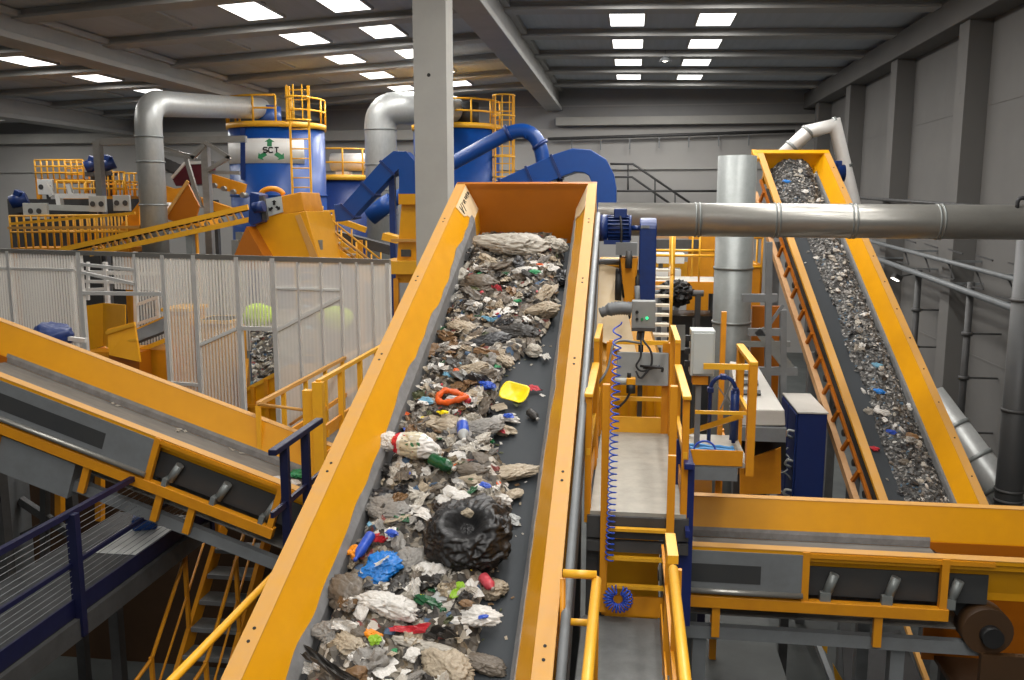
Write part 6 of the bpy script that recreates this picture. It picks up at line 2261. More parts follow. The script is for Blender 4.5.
r = random.Random(11)
TAKEN = []
BIGS = [  # name, px, py, mesh, material, half sizes, angle, lift, label, category
    ('plastic_sheet', 512, 252, BIG[0], 'pale', (.42, .23, .21), .12, .16, 'largest crumpled grey-white plastic sheet at the very top of the heap', 'plastic sheet'),
    ('plastic_sheet', 555, 250, BIG[4], 'pale', (.16, .15, .14), .7, .10, 'pale plastic sheet bunched at the top right end of the heap', 'plastic sheet'),
    ('film_bag', 459, 268, BIG[1], 'pale', (.15, .2, .15), 1.2, .10, 'pale grimy bag at the top left corner of the heap', 'bag'),
    ('film_bag', 480, 285, BIG[2], 'taupe', (.26, .18, .12), .3, .06, 'taupe matted bag just below the pale bag at the top left', 'bag'),
    ('dark_film', 565, 268, BIG[3], 'black', (.14, .22, .12), .4, .10, 'black film pressed against the right wall near the top of the heap', 'film'),
    ('printed_bag', 527, 274, BIG[5], 'white', (.20, .10, .10), .25, .10, 'white bag with a green print below the large top sheet', 'bag'),
    ('knotted_bag', 548, 289, CR_[3], 'white', (.11, .08, .08), -.8, .1, 'small white knotted bag above the round beige bag', 'bag'),
    ('round_bag', 543, 307, BIG[1], 'beige', (.17, .13, .14), 0, .08, 'round beige bag at the right edge of the upper heap', 'bag'),
    ('crumpled_bag', 490, 262, CR_[5], 'beige', (.1, .08, .07), .5, .16, 'small beige scrunched bag under the left end of the top sheet', 'bag'),
    ('film_strip', 470, 292, SH[2], 'grey', (.2, .07, .1), .6, .12, 'grey film strip across the matted taupe bag', 'film'),
    ('wrapper', 497, 287, SH[3], 'pinkred', (.06, .04, .1), .2, .16, 'small pink-red wrapper in the upper heap', 'wrapper'),
    ('bottle_cap', 517, 296, CR_[1], 'green', (.04, .03, .03), .2, .16, 'tiny green cap in the upper heap left of the beige bag', 'cap'),
    ('dark_film', 515, 328, BIG[3], 'dark', (.26, .15, .09), .1, .05, 'dark film spread under the round beige bag', 'film'),
    ('dark_film', 490, 338, BIG[0], 'black', (.2, .12, .08), -.4, .05, 'black film left of the dark spread below the beige bag', 'film'),
    ('pale_bag', 431, 318, BIG[4], 'pale', (.12, .1, .09), .5, .07, 'pale bag at the left edge of the heap beside the upper grey skirt', 'bag'),
    ('crumpled_bag', 460, 323, BIG[5], 'beige', (.17, .12, .09), .3, .06, 'beige crumpled bag in the left half of the heap, second row', 'bag'),
    ('film_strip', 490, 315, SH[5], 'lightblue', (.1, .05, .1), .6, .14, 'pale blue strip left of the round beige bag', 'film'),
    ('crumpled_bag', 533, 340, BIG[2], 'pale', (.11, .10, .09), .9, .08, 'angular pale bag near the right edge below the beige bag', 'bag'),
    ('crumpled_bag', 503, 354, BIG[1], 'beige', (.11, .09, .08), .5, .07, 'angular beige bag in the middle below the black film', 'bag'),
    ('paper_scrap_white', 545, 347, SH[1], 'white', (.05, .09, .08), -.5, .05, 'white bent paper strip at the right edge beside the bare belt', 'paper'),
    ('crumpled_bag', 474, 367, BIG[4], 'beige', (.14, .10, .09), -.3, .06, 'beige rounded bag above the dark blue crumpled film', 'bag'),
    ('white_scrap', 453, 346, SH[4], 'white', (.1, .05, .1), .1, .08, 'white torn scrap left of the middle of the heap', 'scrap'),
    ('blue_film', 483, 380, BIG[3], 'blue', (.12, .08, .06), .15, .10, 'dark blue crumpled film left of the yellow dish', 'film'),
    ('blue_scrap', 449, 371, SH[6], 'lightblue', (.07, .05, .08), .2, .1, 'light blue scrap above the orange ring', 'scrap'),
    ('packet', 533, 377, SH[7], 'pinkred', (.08, .06, .05), -.2, .06, 'white and pink packet right of the yellow dish', 'packet'),
    ('card_piece', 495, 394, SH[8], 'beige', (.11, .07, .03), -.3, .08, 'flat beige card left of and below the yellow dish', 'card'),
    ('crumpled_bag', 473, 391, CR_[7], 'beige', (.08, .07, .05), .2, .08, 'beige bag between orange ring and card', 'bag'),
    ('carton', 507, 405, CR_[8], 'white', (.09, .06, .05), .1, .08, 'white carton with a blue panel below the flat beige card', 'carton'),
    ('carton', 503, 418, CR_[2], 'beige', (.09, .06, .05), .3, .06, 'pale carton with a red panel below the blue-panelled carton', 'carton'),
    ('torn_bag', 436, 418, BIG[5], 'beige', (.20, .15, .09), .2, .06, 'beige torn bag below the orange ring', 'bag'),
    ('torn_bag', 480, 425, BIG[0], 'grey', (.19, .12, .08), -.2, .05, 'grey-beige torn bag right of the blue-labelled bottle', 'bag'),
    ('tan_cloth', 506, 462, BIG[1], 'beige', (.25, .12, .08), -.4, .08, 'tan cloth sloping above the black sack', 'cloth'),
    ('grey_bag', 470, 470, BIG[2], 'taupe', (.2, .1, .07), .1, .05, 'taupe bag between printed bag and black sack', 'bag'),
    ('food_tray', 456, 452, CR_[9], 'white', (.10, .06, .04), .1, .1, 'white and yellow food scrap under the blue-labelled bottle', 'food scrap'),
    ('crumpled_bag', 512, 481, CR_[0], 'beige', (.09, .07, .06), -.6, .07, 'small beige bag right of the blue and white cup', 'bag'),
    ('cup', 483, 484, CR_[6], 'white', (.08, .06, .05), .2, .1, 'white cup with a blue patch above the black sack', 'cup'),
    ('paper_ball', 503, 492, CR_[4], 'white', (.07, .055, .06), .2, .09, 'white paper ball at the upper right of the black sack', 'paper'),
    ('clear_tray', 512, 505, CR_[10], 'clear', (.06, .05, .04), .6, .05, 'cloudy clear tray at the right of the paper ball', 'tray'),
    ('clear_pouch', 385, 505, BIG[4], 'grey', (.19, .15, .05), .5, .04, 'grey cloudy pouch left of the black sack', 'pouch'),
    ('white_scrap', 418, 509, SH[0], 'white', (.13, .08, .1), .3, .07, 'white crinkled scrap touching the left of the black sack', 'scrap'),
    ('card_strip', 357, 528, SH[9], 'taupe', (.14, .03, .02), -.35, .05, 'narrow taupe card strip against the left skirt', 'card'),
    ('pale_card', 345, 545, SH[10], 'beige', (.07, .07, .05), .8, .06, 'pale folded card left of the blue bottle piece', 'card'),
    ('blue_bag', 381, 563, BIG[3], 'cyan', (.16, .15, .09), -.7, .1, 'bright blue crumpled bag near the left wall', 'bag'),
    ('film_strip', 376, 537, SH[11], 'red', (.10, .03, .06), -.5, .1, 'red and white curved wrapper above the bright blue bag', 'wrapper'),
    ('grey_bag', 411, 557, BIG[0], 'grey', (.10, .14, .07), .2, .07, 'grey bag between bright blue bag and black sack', 'bag'),
    ('white_cone', 432, 568, CR_[11], 'white', (.09, .11, .06), -.6, .07, 'white cone-shaped piece below the left edge of the black sack', 'plastic piece'),
    ('white_bag', 384, 604, BIG[5], 'white', (.23, .11, .11), .3, .08, 'white crumpled bag tied at its right end below the bright blue bag', 'bag'),
    ('pale_film', 413, 584, SH[3], 'white', (.06, .10, .1), .4, .1, 'white twisted film right of the bright blue bag', 'film'),
    ('brown_clump', 345, 588, BIG[2], 'taupe', (.20, .16, .10), .6, .05, 'matted brown clump against the left skirt below the bright blue bag', 'clump'),
    ('foam_block', 473, 609, BIG[1], 'white', (.16, .10, .08), -.1, .09, 'white foam block with a blue sticker right of centre near the bottom', 'foam block'),
    ('green_pod', 456, 586, CR_[2], 'leaf', (.04, .075, .03), .1, .12, 'leaf-green oval pod above the foam block', 'pod'),
    ('brown_bag', 490, 575, BIG[4], 'beige', (.11, .11, .08), .2, .05, 'tan bag with a red can on it below the black sack', 'bag'),
    ('green_shard', 436, 600, CR_[5], 'darkgreen', (.10, .06, .04), .2, .06, 'dark green bottle shard left of the foam block', 'shard'),
    ('clear_cup', 440, 592, CR_[3], 'clear', (.06, .05, .04), .2, .1, 'cloudy clear cup above the dark green shard', 'cup'),
    ('red_wrapper', 411, 626, SH[5], 'red', (.14, .05, .09), -.1, .1, 'red foil wrapper left of the foam block', 'wrapper'),
    ('black_wrapper', 441, 631, SH[7], 'dark', (.12, .05, .1), -.1, .1, 'black foil wrapper just right of the red foil wrapper', 'wrapper'),
    ('orange_peel', 371, 628, CR_[1], 'amberp', (.06, .035, .03), .2, .14, 'orange oval peel below the tied white bag', 'peel'),
    ('grey_tube', 430, 645, BIG[0], 'pale', (.22, .06, .05), .15, .06, 'long pale tube-like film below the foil wrappers', 'film'),
    ('white_card', 391, 664, SH[10], 'white', (.12, .11, .03), .5, .1, 'white torn card near the bottom edge of the heap', 'card'),
    ('white_box', 411, 649, CR_[6], 'white', (.05, .07, .04), 0, .12, 'small white box just above the white torn card', 'box'),
    ('crumpled_bag', 448, 662, BIG[3], 'beige', (.17, .13, .08), .5, .06, 'beige crumpled bag at the bottom right of the heap', 'bag'),
    ('grey_bag', 480, 650, BIG[5], 'taupe', (.15, .08, .06), .2, .04, 'taupe flat bag at the lower right below the foam block', 'bag'),
    ('crumpled_bag', 329, 628, BIG[1], 'grey', (.10, .12, .08), .4, .05, 'grey crumpled bag at the lower left of the heap', 'bag'),
    ('crumpled_bag', 346, 640, BIG[4], 'beige', (.12, .10, .07), .6, .07, 'beige knotted bag right of the lower-left grey bag', 'bag'),
    ('white_scrap', 345, 624, SH[6], 'white', (.1, .06, .1), 0, .1, 'white ragged scrap at the lower left of the heap', 'scrap'),
    ('grey_cone', 371, 657, CR_[11], 'grey', (.09, .10, .07), -.5, .08, 'grey cone-shaped scrap left of the white torn card', 'scrap'),
    ('dark_film', 330, 668, SH[1], 'dark', (.28, .05, .12), .45, .09, 'dark film strip along the bottom left of the heap', 'film'),
]
for nm, x, y, me, m, sz, ang, lift, lab, cat in BIGS:
    u, v = onbelt(x, y, .13 + lift * .5)
    h = heap_h(u, v) * .7
    z = wbm(v) + h + sz[2] * .35 + lift * .3
    o = put(nm, me, m, FM(u, v, z), Rb(FM, ang, r.uniform(-.15, .15), r.uniform(-.15, .15)), sz, lab, cat)
    TAKEN.append((u, v, max(sz[0], sz[1]) * .8, z + sz[2]))


def item(nm, x, y, lift, lab, cat):
    u, v = onbelt(x, y, .13 + lift * .5)
    h = heap_h(u, v) * .8
    t = thing(nm, FM(u, v, wbm(v) + h + lift * .5), lab, cat)
    TAKEN.append((u, v, .12, 0))
    return t, (lambda a, c, w, u=u, v=v, h=h: FM(u + a, v + c, wbm(v) + h + lift * .5 + w)), u, v


def blob(b, c, R, size, seed, sub=4, rough=.7, smooth=False):
    me = crumple_mesh(seed, sub, rough, 1.0)
    T = Matrix.Diagonal(size)
    b.s = smooth
    b.add([c + R @ (T @ q.co) for q in me.vertices], [list(p.vertices) for p in me.polygons])
    bpy.data.meshes.remove(me)
    return b


# big black sack with a torn hole
t, L, u, v = item('rubbish_sack', 470, 537, .1, 'big black torn rubbish sack lying in the lower middle of the heap', 'sack')
bm = bmesh.new()
bmesh.ops.create_icosphere(bm, subdivisions=6, radius=1)
b = MB()
c0 = L(0, 0, .04)
ho = V((-.05, .25, .97)).normalized()
vs = []
for q in bm.verts:
    p = q.co.normalized()
    wv = V((noise.noise(p * 1.4), noise.noise(p * 1.4 + V((9, 0, 0))), noise.noise(p * 1.4 + V((0, 9, 0)))))
    w1 = p + wv * .8
    th = math.atan2(p.y, p.x)
    rr = 1 + .16 * noise.noise(p * 1.6 + V((4, 2, 1))) + .10 * (1 - 2 * abs(noise.noise(V((w1.x * 1.6, w1.y * 2.2, w1.z * 4))))) + .05 * (1 - 2 * abs(noise.noise(V((th * 3.2, p.z * 1.2, 3.0)) + wv * 1.6))) + .07 * (1 - abs(noise.noise(V((w1.x * 2.2, w1.y * 3.4, w1.z * 3.4)) + V((3, 8, 1))))) ** 4 + .035 * (1 - abs(noise.noise(w1 * 4.5 + wv * 2))) ** 4 + .012 * (1 - abs(noise.noise(w1 * 10))) ** 3 - .05
    k = max(0, (p.dot(ho) - .86) / .14)
    rr *= 1 - .62 * min(1, k * 2.2)
    vs.append(c0 + FM.R @ V((p.x * rr * .275, p.y * rr * .265, p.z * rr * .17)))
b.add(vs, [[w.index for w in f.verts] for f in bm.faces]); bm.free()
o = b.build('sack_body', WM['sack'], t)
o.data.polygons.foreach_set('use_smooth', [True] * len(o.data.polygons))
b = MB(); blob(b, c0 + FM.R @ V((-.015, -.06, .125)), FM.R, (.055, .045, .04), 3, 3); lp = b.build('exposed_content', WM['beige'], t); lp['label'] = 'tan content showing through the torn hole'
b = MB(); blob(b, c0 + FM.R @ V((-.21, -.16, .05)), Rb(FM, .6), (.10, .06, .05), 8, 3); b.build('sack_fold', WM['sack'], t)
TAKEN[-1] = (u, v, .26, 0)
# printed bag: white, with a red band and printed marks
t, L, u, v = item('printed_bag', 408, 449, .1, 'large white bag with a red band and printed panel at the left edge', 'bag')
R_ = Rb(FM, .22)
c0 = L(0, 0, .06)


def printed_mat():
    m = bpy.data.materials.new('printed_white_film')
    m.use_nodes = True
    nt = m.node_tree
    bs = nt.nodes['Principled BSDF']
    bs.inputs['Roughness'].default_value = .4
    tc = nt.nodes.new('ShaderNodeTexCoord')
    sx = nt.nodes.new('ShaderNodeSeparateXYZ')
    nt.links.new(tc.outputs['Object'], sx.inputs[0])
    band = nt.nodes.new('ShaderNodeValToRGB')
    band.color_ramp.interpolation = 'CONSTANT'
    el = band.color_ramp.elements
    for p, c in ((0, (224, 222, 218)), (.13, (200, 40, 56)), (.24, (226, 222, 214)), (.30, (206, 196, 170)), (.62, (226, 222, 216))):
        e = el[0] if p == 0 else (el[1] if p == .13 else el.new(p))
        e.position = p
        e.color = (*lin(c), 1)
    mr = nt.nodes.new('ShaderNodeMapRange')
    mr.inputs['From Min'].default_value = -1
    mr.inputs['From Max'].default_value = 1
    nt.links.new(sx.outputs['X'], mr.inputs['Value'])
    nt.links.new(mr.outputs[0], band.inputs['Fac'])
    mp = nt.nodes.new('ShaderNodeMapping')
    mp.inputs['Scale'].default_value = (5, 8, 1)
    nt.links.new(tc.outputs['Object'], mp.inputs['Vector'])
    vo = nt.nodes.new('ShaderNodeTexVoronoi')
    vo.distance = 'CHEBYCHEV'
    vo.inputs['Scale'].default_value = 1
    nt.links.new(mp.outputs[0], vo.inputs['Vector'])
    sp = nt.nodes.new('ShaderNodeSeparateXYZ')
    nt.links.new(vo.outputs['Color'], sp.inputs[0])
    marks = nt.nodes.new('ShaderNodeValToRGB')
    marks.color_ramp.interpolation = 'CONSTANT'
    el = marks.color_ramp.elements
    for p, c in ((0, (40, 38, 40)), (.2, (60, 120, 80)), (.3, (196, 60, 60)), (.42, (226, 222, 214))):
        e = el[0] if p == 0 else (el[1] if p == .2 else el.new(p))
        e.position = p
        e.color = (*lin(c), 1)
    nt.links.new(sp.outputs['X'], marks.inputs['Fac'])
    inx = nt.nodes.new('ShaderNodeMapRange')
    inx.interpolation_type = 'LINEAR'
    a = nt.nodes.new('ShaderNodeMath'); a.operation = 'COMPARE'; a.inputs[1].default_value = .05; a.inputs[2].default_value = .42
    nt.links.new(sx.outputs['X'], a.inputs[0])
    d = nt.nodes.new('ShaderNodeMath'); d.operation = 'LESS_THAN'; d.inputs[1].default_value = .28
    nt.links.new(vo.outputs['Distance'], d.inputs[0])
    mu = nt.nodes.new('ShaderNodeMath'); mu.operation = 'MULTIPLY'
    nt.links.new(a.outputs[0], mu.inputs[0])
    nt.links.new(d.outputs[0], mu.inputs[1])
    mx = nt.nodes.new('ShaderNodeMix')
    mx.data_type = 'RGBA'
    nt.links.new(mu.outputs[0], mx.inputs[0])
    nt.links.new(band.outputs['Color'], mx.inputs[6])
    nt.links.new(marks.outputs['Color'], mx.inputs[7])
    nt.links.new(mx.outputs[2], bs.inputs['Base Color'])
    return m


WM['printed'] = printed_mat()
BAGM = crumple_mesh(21, 5, .42, 1.0, True)
o = put('bag_body', BAGM, 'printed', (0, 0, 0), R_, (1, 1, 1), None, None)
o.parent = t
o.matrix_basis = Matrix.Translation(c0 + R_ @ V((.06, -.01, .02)) - t.location) @ R_.to_4x4() @ Matrix.Diagonal((.24, .145, .125, 1))
o = put('bag_end', BIG[3], 'white', (0, 0, 0), R_, (1, 1, 1), None, None)
o.parent = t
o.matrix_basis = Matrix.Translation(c0 + R_ @ V((-.19, -.02, -.01)) - t.location) @ R_.to_4x4() @ Matrix.Diagonal((.13, .13, .11, 1))
TAKEN[-1] = (u, v, .22, 0)
# yellow dish
t, L, u, v = item('plastic_dish', 514, 384, .1, 'bright yellow plastic dish lying face up on the bare right side', 'dish')
R_ = Rb(FM, .3, -.25, .1)
b = MB()
n_ = 20
vs, fs = [], []
for ring_, (rr, zz) in enumerate(((.02, 0), (.07, .005), (.10, .025), (.115, .03), (.115, .022), (.098, .015), (.07, -.006), (.02, -.01))):
    for i in range(n_):
        a = 2 * PI * i / n_
        sq = 1 / max(abs(math.cos(a)), abs(math.sin(a))) ** .4
        vs.append(L(0, 0, .03) + R_ @ V((rr * sq * math.cos(a) * 1.08, rr * sq * math.sin(a) * .95 + .012 * math.sin(3 * a), zz)))
for k in range(7):
    for i in range(n_):
        fs.append((k * n_ + i, k * n_ + (i + 1) % n_, (k + 1) * n_ + (i + 1) % n_, (k + 1) * n_ + i))
fs += [tuple(range(n_)), tuple(7 * n_ + i for i in range(n_))]
b.add(vs, fs, True); b.build('dish_body', WM['yellow'], t)
b = MB(); blob(b, L(.03, .10, .0), R_, (.04, .05, .01), 6, 3); b.build('torn_flap', WM['olive'], t)
# orange ring
t, L, u, v = item('plastic_ring', 452, 397, .1, 'orange plastic ring-shaped bag mouth around pale film', 'ring')
b = MB()
b.tube([L(.115 * math.cos(a) * (1 + .1 * math.sin(3 * a)), .075 * math.sin(a), .05 + .02 * math.sin(2 * a)) for a in [2 * PI * i / 30 for i in range(31)]], [.026 + .006 * math.sin(i * 1.7) for i in range(31)], 8)
b.build('ring_body', WM['orange'], t)
b = MB(); blob(b, L(.01, .01, .03), FM.R, (.08, .05, .035), 15, 3); b.build('inner_film', WM['clear'], t)
b = MB(); blob(b, L(.13, .03, .04), FM.R, (.04, .04, .03), 16, 3); b.build('red_end', WM['red'], t)


def bottle(nm, x, y, lift, ang, L_, rad, m, cap, label, band=None, tilt=0.0, bandlab=None):
    t, L, u, v = item(nm, x, y, lift, label, 'bottle')
    R_ = Rb(FM, ang, 0, 0)
    R_ = R_ @ Matrix.Rotation(PI / 2 + tilt, 3, 'Y')
    prof = [(.02, -.5), (.9, -.5), (1, -.46), (1, -.1), (.92, -.05), (1, 0), (1, .18), (.75, .30), (.34, .40), (.32, .46)]

    def lat(pr, mm, nm_):
        b = MB()
        vs, fs = [], []
        k = 16
        for rr, z in pr:
            for i in range(k):
                a = 2 * PI * i / k
                vs.append(L(0, 0, rad) + R_ @ V((rr * rad * math.cos(a), rr * rad * math.sin(a), z * L_)))
        for j in range(len(pr) - 1):
            for i in range(k):
                fs.append((j * k + i, j * k + (i + 1) % k, (j + 1) * k + (i + 1) % k, (j + 1) * k + i))
        fs += [tuple(range(k))[::-1], tuple((len(pr) - 1) * k + i for i in range(k))]
        b.add(vs, fs, True)
        return b.build(nm_, mm, t)
    lat(prof, WM[m], 'bottle_body')
    lat([(.38, .44), (.38, .52), (.2, .53)], WM[cap], 'cap')
    if band:
        o = lat([(1.0, -.34), (1.04, -.33), (1.04, .12), (1.0, .13)], WM[band], 'label_wrap')
        o['label'] = bandlab or 'printed wrap'


bottle('plastic_bottle', 463, 430, .1, 1.35, .26, .045, 'clear', 'white', 'clear plastic bottle with a blue wrap in the middle of the heap', 'blue', 0, 'blue wrap')
bottle('plastic_bottle', 443, 466, .08, .5, .22, .05, 'darkgreen', 'white', 'dark green bottle right of the printed white bag')
bottle('plastic_bottle', 363, 546, .12, 1.75, .24, .035, 'blue', 'blue', 'slim blue bottle standing out above the bright blue bag')
bottle('plastic_bottle', 533, 406, .02, .9, .13, .035, 'dark', 'white', 'small dark bottle alone on the bare belt right of the heap')
bottle('drink_can', 487, 572, .14, .9, .13, .036, 'pinkred', 'pale', 'crushed pink-red can below the right side of the black sack')
# small additions on the big pieces
for nm, x, y, m, sz, ang, lift, lab, cat in (
        ('green_film', 535, 273, 'green', (.07, .06, .03), .3, .30, 'green printed film lying on the white bag near the top', 'film'),
        ('orange_film', 540, 266, 'orange', (.04, .02, .02), .1, .32, 'tiny orange scrap above the green printed film', 'scrap'),
        ('blue_patch', 508, 404, 'blue', (.045, .035, .03), .1, .16, 'blue panel of the white carton right of centre', 'panel'),
        ('red_patch', 498, 417, 'pinkred', (.06, .025, .03), .5, .14, 'red panel of the pale carton right of centre', 'panel'),
        ('blue_sticker', 482, 602, 'blue', (.035, .02, .02), -.4, .28, 'blue sticker on the white foam block', 'sticker'),
        ('tan_corner', 466, 599, 'brown', (.05, .03, .03), .3, .22, 'tan torn corner on the foam block', 'scrap'),
        ('blue_scrap', 391, 530, 'blue', (.05, .04, .04), .3, .16, 'small blue scrap above the bright blue bag', 'scrap'),
        ('blue_scrap', 485, 482, 'blue', (.045, .035, .03), .3, .24, 'blue patch on the white cup above the black sack', 'scrap'),
        ('white_scrap', 542, 383, 'white', (.035, .025, .01), .7, .0, 'little white square alone on the bare belt', 'scrap'),
        ('yellow_scrap', 353, 543, 'amberp', (.05, .06, .03), .6, .12, 'yellow-brown scrap left of the slim blue bottle', 'scrap'),
        ('yellow_scrap', 443, 408, 'yellow', (.05, .03, .02), .0, .18, 'small yellow scrap under the orange ring', 'scrap'),
        ('green_scrap', 375, 637, 'leaf', (.04, .05, .03), .2, .14, 'little green scrap under the orange peel', 'scrap'),
        ('orange_scrap', 407, 407, 'orange', (.035, .03, .03), .2, .05, 'small orange scrap at the left edge of the heap', 'scrap'),
        ('teal_scrap', 426, 398, 'lightblue', (.07, .06, .04), .2, .08, 'teal-grey scrap left of the orange ring', 'scrap'),
        ('white_scrap', 313, 660, 'white', (.02, .05, .03), .2, .02, 'tiny white scrap at the lower left skirt', 'scrap'),
        ('white_strip', 381, 556, 'white', (.012, .09, .02), .7, .26, 'white string across the bright blue bag', 'string')):
    u, v = onbelt(x, y, .13 + lift * .5)
    z = wbm(v) + heap_h(u, v) * .7 + lift * .5 + sz[2] * .5
    put(nm, CR_[len(lab) % 12] if m != 'white' else SH[len(lab) % 12], m, FM(u, v, z), Rb(FM, ang), sz, lab, cat)

# ---- countless-looking but countable scraps
KINDS = [
    ('film_scrap', CR_ + SH2, ['pale', 'taupe', 'beige', 'grey', 'white'], 'dirty pale crumpled film scrap in the heap on the big middle belt', 'scrap', 'pale film scraps on the main belt', 210, (.035, .10)),
    ('dark_scrap', CR_ + SH2, ['dark', 'taupe', 'dark', 'black', 'brown'], 'dark crumpled scrap in the heap on the big middle belt', 'scrap', 'dark scraps on the main belt', 150, (.035, .11)),
    ('paper_scrap', SH, ['white', 'pale', 'beige', 'white', 'pale'], 'pale torn paper scrap in the heap on the big middle belt', 'paper', 'paper scraps on the main belt', 170, (.03, .085)),
    ('leaf_scrap', SH, ['olive', 'taupe', 'brown', 'darkgreen', 'grey'], 'brown or olive torn scrap in the heap on the big middle belt', 'scrap', 'brown and olive scraps on the main belt', 130, (.03, .08)),
    ('coloured_scrap', CR_, ['blue', 'red', 'lightblue', 'green', 'orange', 'yellow', 'pinkred'], 'tiny brightly coloured scrap in the heap on the big middle belt', 'scrap', 'coloured scraps on the main belt', 34, (.018, .04)),
]
for nm, meshes, mats, lab, cat, grp, n, (s0, s1) in KINDS:
    for i in range(n):
        for _ in range(40):
            v = .55 + 7.2 * r.random()
            re = right_edge(v)
            u = r.uniform(-.56, re - .02)
            if all((u - a) ** 2 + (v - c) ** 2 > (q * .62) ** 2 for a, c, q, zz in TAKEN):
                break
        k = s0 + (s1 - s0) * r.random() ** 1.8
        hh = heap_h(u, v)
        sz = (k * r.uniform(.8, 1.4), k * r.uniform(.7, 1.2), k * r.uniform(.5, 1.0))
        put(nm, r.choice(meshes), r.choice(mats), FM(u, v, wbm(v) + hh * r.uniform(.9, 1.08) + .012), Rb(FM, r.uniform(0, 2 * PI), r.uniform(-.5, .5), r.uniform(-.5, .5)), sz, lab, cat, grp)
# crumbs scattered on the bare belt strip
for i in range(70):
    v = 2.8 + 4.6 * r.random()
    u = right_edge(v) + abs(r.gauss(0, .07))
    if u > .57:
        continue
    k = r.uniform(.006, .02)
    put('crumb', r.choice(SH), r.choice(['pale', 'beige', 'olive', 'brown', 'white']), FM(u, v, wbm(v) + k * .4), Rb(FM, r.uniform(0, 6)), (k * 1.3, k, k * .6), 'tiny crumb scattered on the bare belt strip right of the heap', 'crumb', 'crumbs on the main belt')

# ---- shredded waste on the right conveyor
def heap_r(u, v):
    c = .15 + .04 * noise.noise(V((v * .7, 3, 1)))
    w_ = .29 + .04 * noise.noise(V((v * 1.2, 8, 1)))
    if v < 1.3:
        w_ = .40
        c = .04
    e = 1 - abs(u - c) / w_
    if e <= 0:
        return 0
    h = .11 + .03 * noise.noise(V((u * 5, v * 3, 6))) + .16 * max(0, 1 - v / 1.2)
    return h * math.sin(min(1, e * 1.5) * PI / 2)


b = MB()
vs, fs = heap_mesh(FR, wbr, -.42, .42, .03, 7.6, heap_r, .022, .03, 2)
b.add(vs, fs)
tag(b.build('shredded_waste', 'heapfine', fix=False), 'bed of fine shredded waste on the steep right belt', 'waste', None, 'stuff')
for i in range(300):
    v = .1 + 7.4 * r.random()
    u = .14 + r.gauss(0, .14)
    u = max(-.36, min(.39, u))
    k = .018 + .045 * r.random() ** 2
    put('shred_piece', r.choice(SH if i % 2 else CR_), r.choice(['pale', 'white', 'grey', 'white', 'taupe', 'pale', 'dark', 'grey', 'black']),
        FR(u, v, wbr(v) + heap_r(u, v) + .008), Rb(FR, r.uniform(0, 6.3), r.uniform(-.5, .5), r.uniform(-.5, .5)), (k * 1.2, k, k * .8),
        'shredded grey-white waste piece on the steep right belt', 'scrap', 'shredded pieces on the right belt')
for x, y, m, k, lab in ((877, 366, 'lightblue', .07, 'light blue scrap in the middle of the steep right belt'), (880, 392, 'cyan', .08, 'teal-blue scrap below the light blue one on the steep right belt'),
                        (877, 444, 'red', .06, 'red scrap low on the steep right belt'), (884, 412, 'white', .09, 'large white scrap low on the steep right belt'), (912, 436, 'brown', .09, 'brown clump low on the steep right belt'),
                        (786, 184, 'cyan', .08, 'bright blue scrap at the top of the steep right belt'), (893, 432, 'blue', .06, 'dark blue scrap low on the steep right belt')):
    u, v = onbelt(x, y, .12, FR, wbr)
    put('waste_scrap', CR_[int(x) % 12], m, FR(u, v, wbr(v) + heap_r(u, v) + .02), Rb(FR, .3), (k, k * .7, k * .5), lab, 'scrap')

# ---- waste in the bunker, and a little litter elsewhere
def bunk_pt(a, c):
    return V((BX0 + .1 - .95 * c + (BX1 - BX0 - .2 + .95 * c) * a, 13.75 + 2.1 * c, zbk - .12 + 1.0 * c + .2 * a + .12 * noise.noise(V((a * 3, c * 4, 2)))))


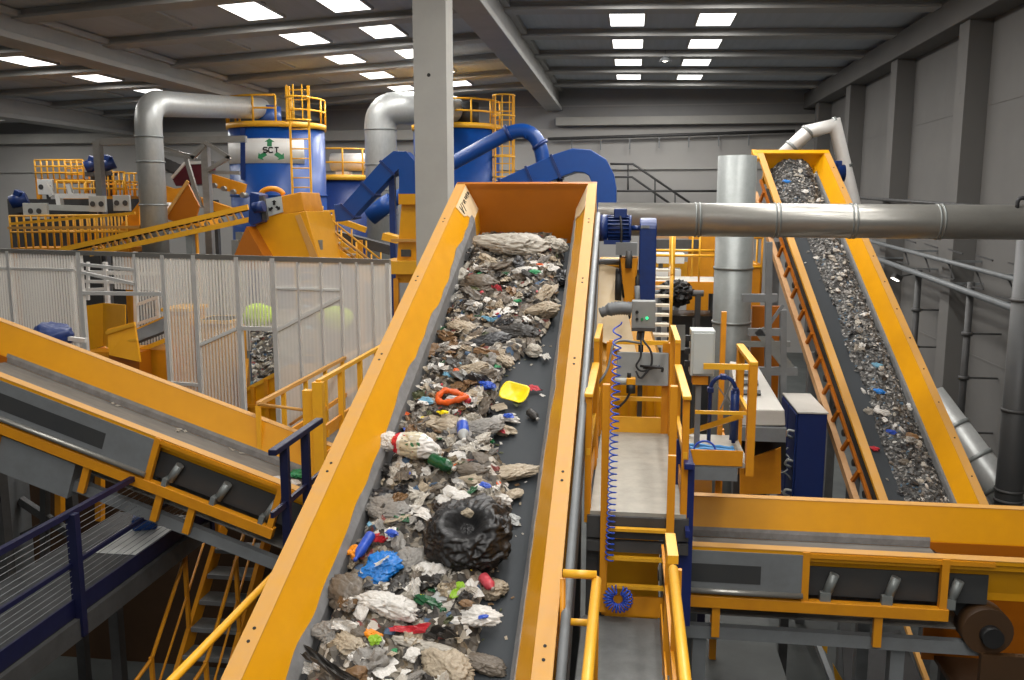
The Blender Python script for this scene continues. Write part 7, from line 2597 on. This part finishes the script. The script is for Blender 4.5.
b = MB()
n_ = 34
vs, fs = [], []
for i in range(n_ + 1):
    for j in range(n_ + 1):
        vs.append(bunk_pt(i / n_, j / n_) + V((0, 0, .05 * noise.noise(V((i * .9, j * .9, 0))))))
for i in range(n_):
    for j in range(n_):
        a = i * (n_ + 1) + j
        fs.append((a, a + n_ + 1, a + n_ + 2, a + 1))
b.add(vs, fs)
tag(b.build('bunker_waste', 'heap', fix=False), 'bed of mixed waste filling the yellow bunker in the enclosure', 'waste', None, 'stuff')
for i in range(80):
    p = bunk_pt(r.random(), r.random())
    k = .05 + .08 * r.random() ** 2
    put('bunker_scrap', r.choice(SH if i % 2 else CR_), r.choice(['pale', 'white', 'grey', 'dark', 'black', 'taupe', 'lightblue', 'white']), p + V((0, 0, .04)),
        Matrix.Rotation(r.uniform(0, 6.3), 3, 'Z') @ Matrix.Rotation(r.uniform(-.4, .9), 3, 'X'), (k, k, k * .7), 'scrap in the waste heap inside the yellow bunker', 'scrap', 'scraps in the bunker')
# litter at the lower end of the left belt
for i, (x, y, m, k, lab) in enumerate(((279, 476, 'white', .08, 'white crumpled film on the lower end of the left belt'), (300, 472, 'green', .13, 'green plastic piece on the lower end of the left belt, behind the navy handrail'), (293, 482, 'white', .10, 'white plastic piece just below the green one on the left belt'))):
    u, v = onbelt(x, y, .06, FL, wbl)
    put('litter', CR_[i], m, FL(u, v, wbl(v) + .04), Rb(FL, .4), (k, k * .7, k * .5), lab, 'litter')
for i, (x, y) in enumerate(((126, 402), (184, 426), (190, 428), (178, 430), (247, 449), (238, 400 + 45), (120, 400))):
    u, v = onbelt(x, y, .02, FL, wbl)
    put('litter', SH[i], 'pale', FL(max(-.5, min(.5, u)), v, wbl(v) + .012), Rb(FL, i), (.04, .03, .03), 'tiny pale scrap on the empty left belt', 'litter', 'tiny scraps on the left belt')
# ================================================================ light
sc = bpy.context.scene
w = bpy.data.worlds.new('world')
sc.world = w
w.use_nodes = True
bg = w.node_tree.nodes['Background']
bg.inputs[0].default_value = (.80, .86, .95, 1)
bg.inputs[1].default_value = .07
sc.view_settings.view_transform = 'Standard'
sc.view_settings.look = 'None'
sc.view_settings.gamma = 1
sc.view_settings.use_curve_mapping = False
sc.view_settings.exposure = -0.08
for o in bpy.data.objects:
    if '_o' in o:
        del o['_o']
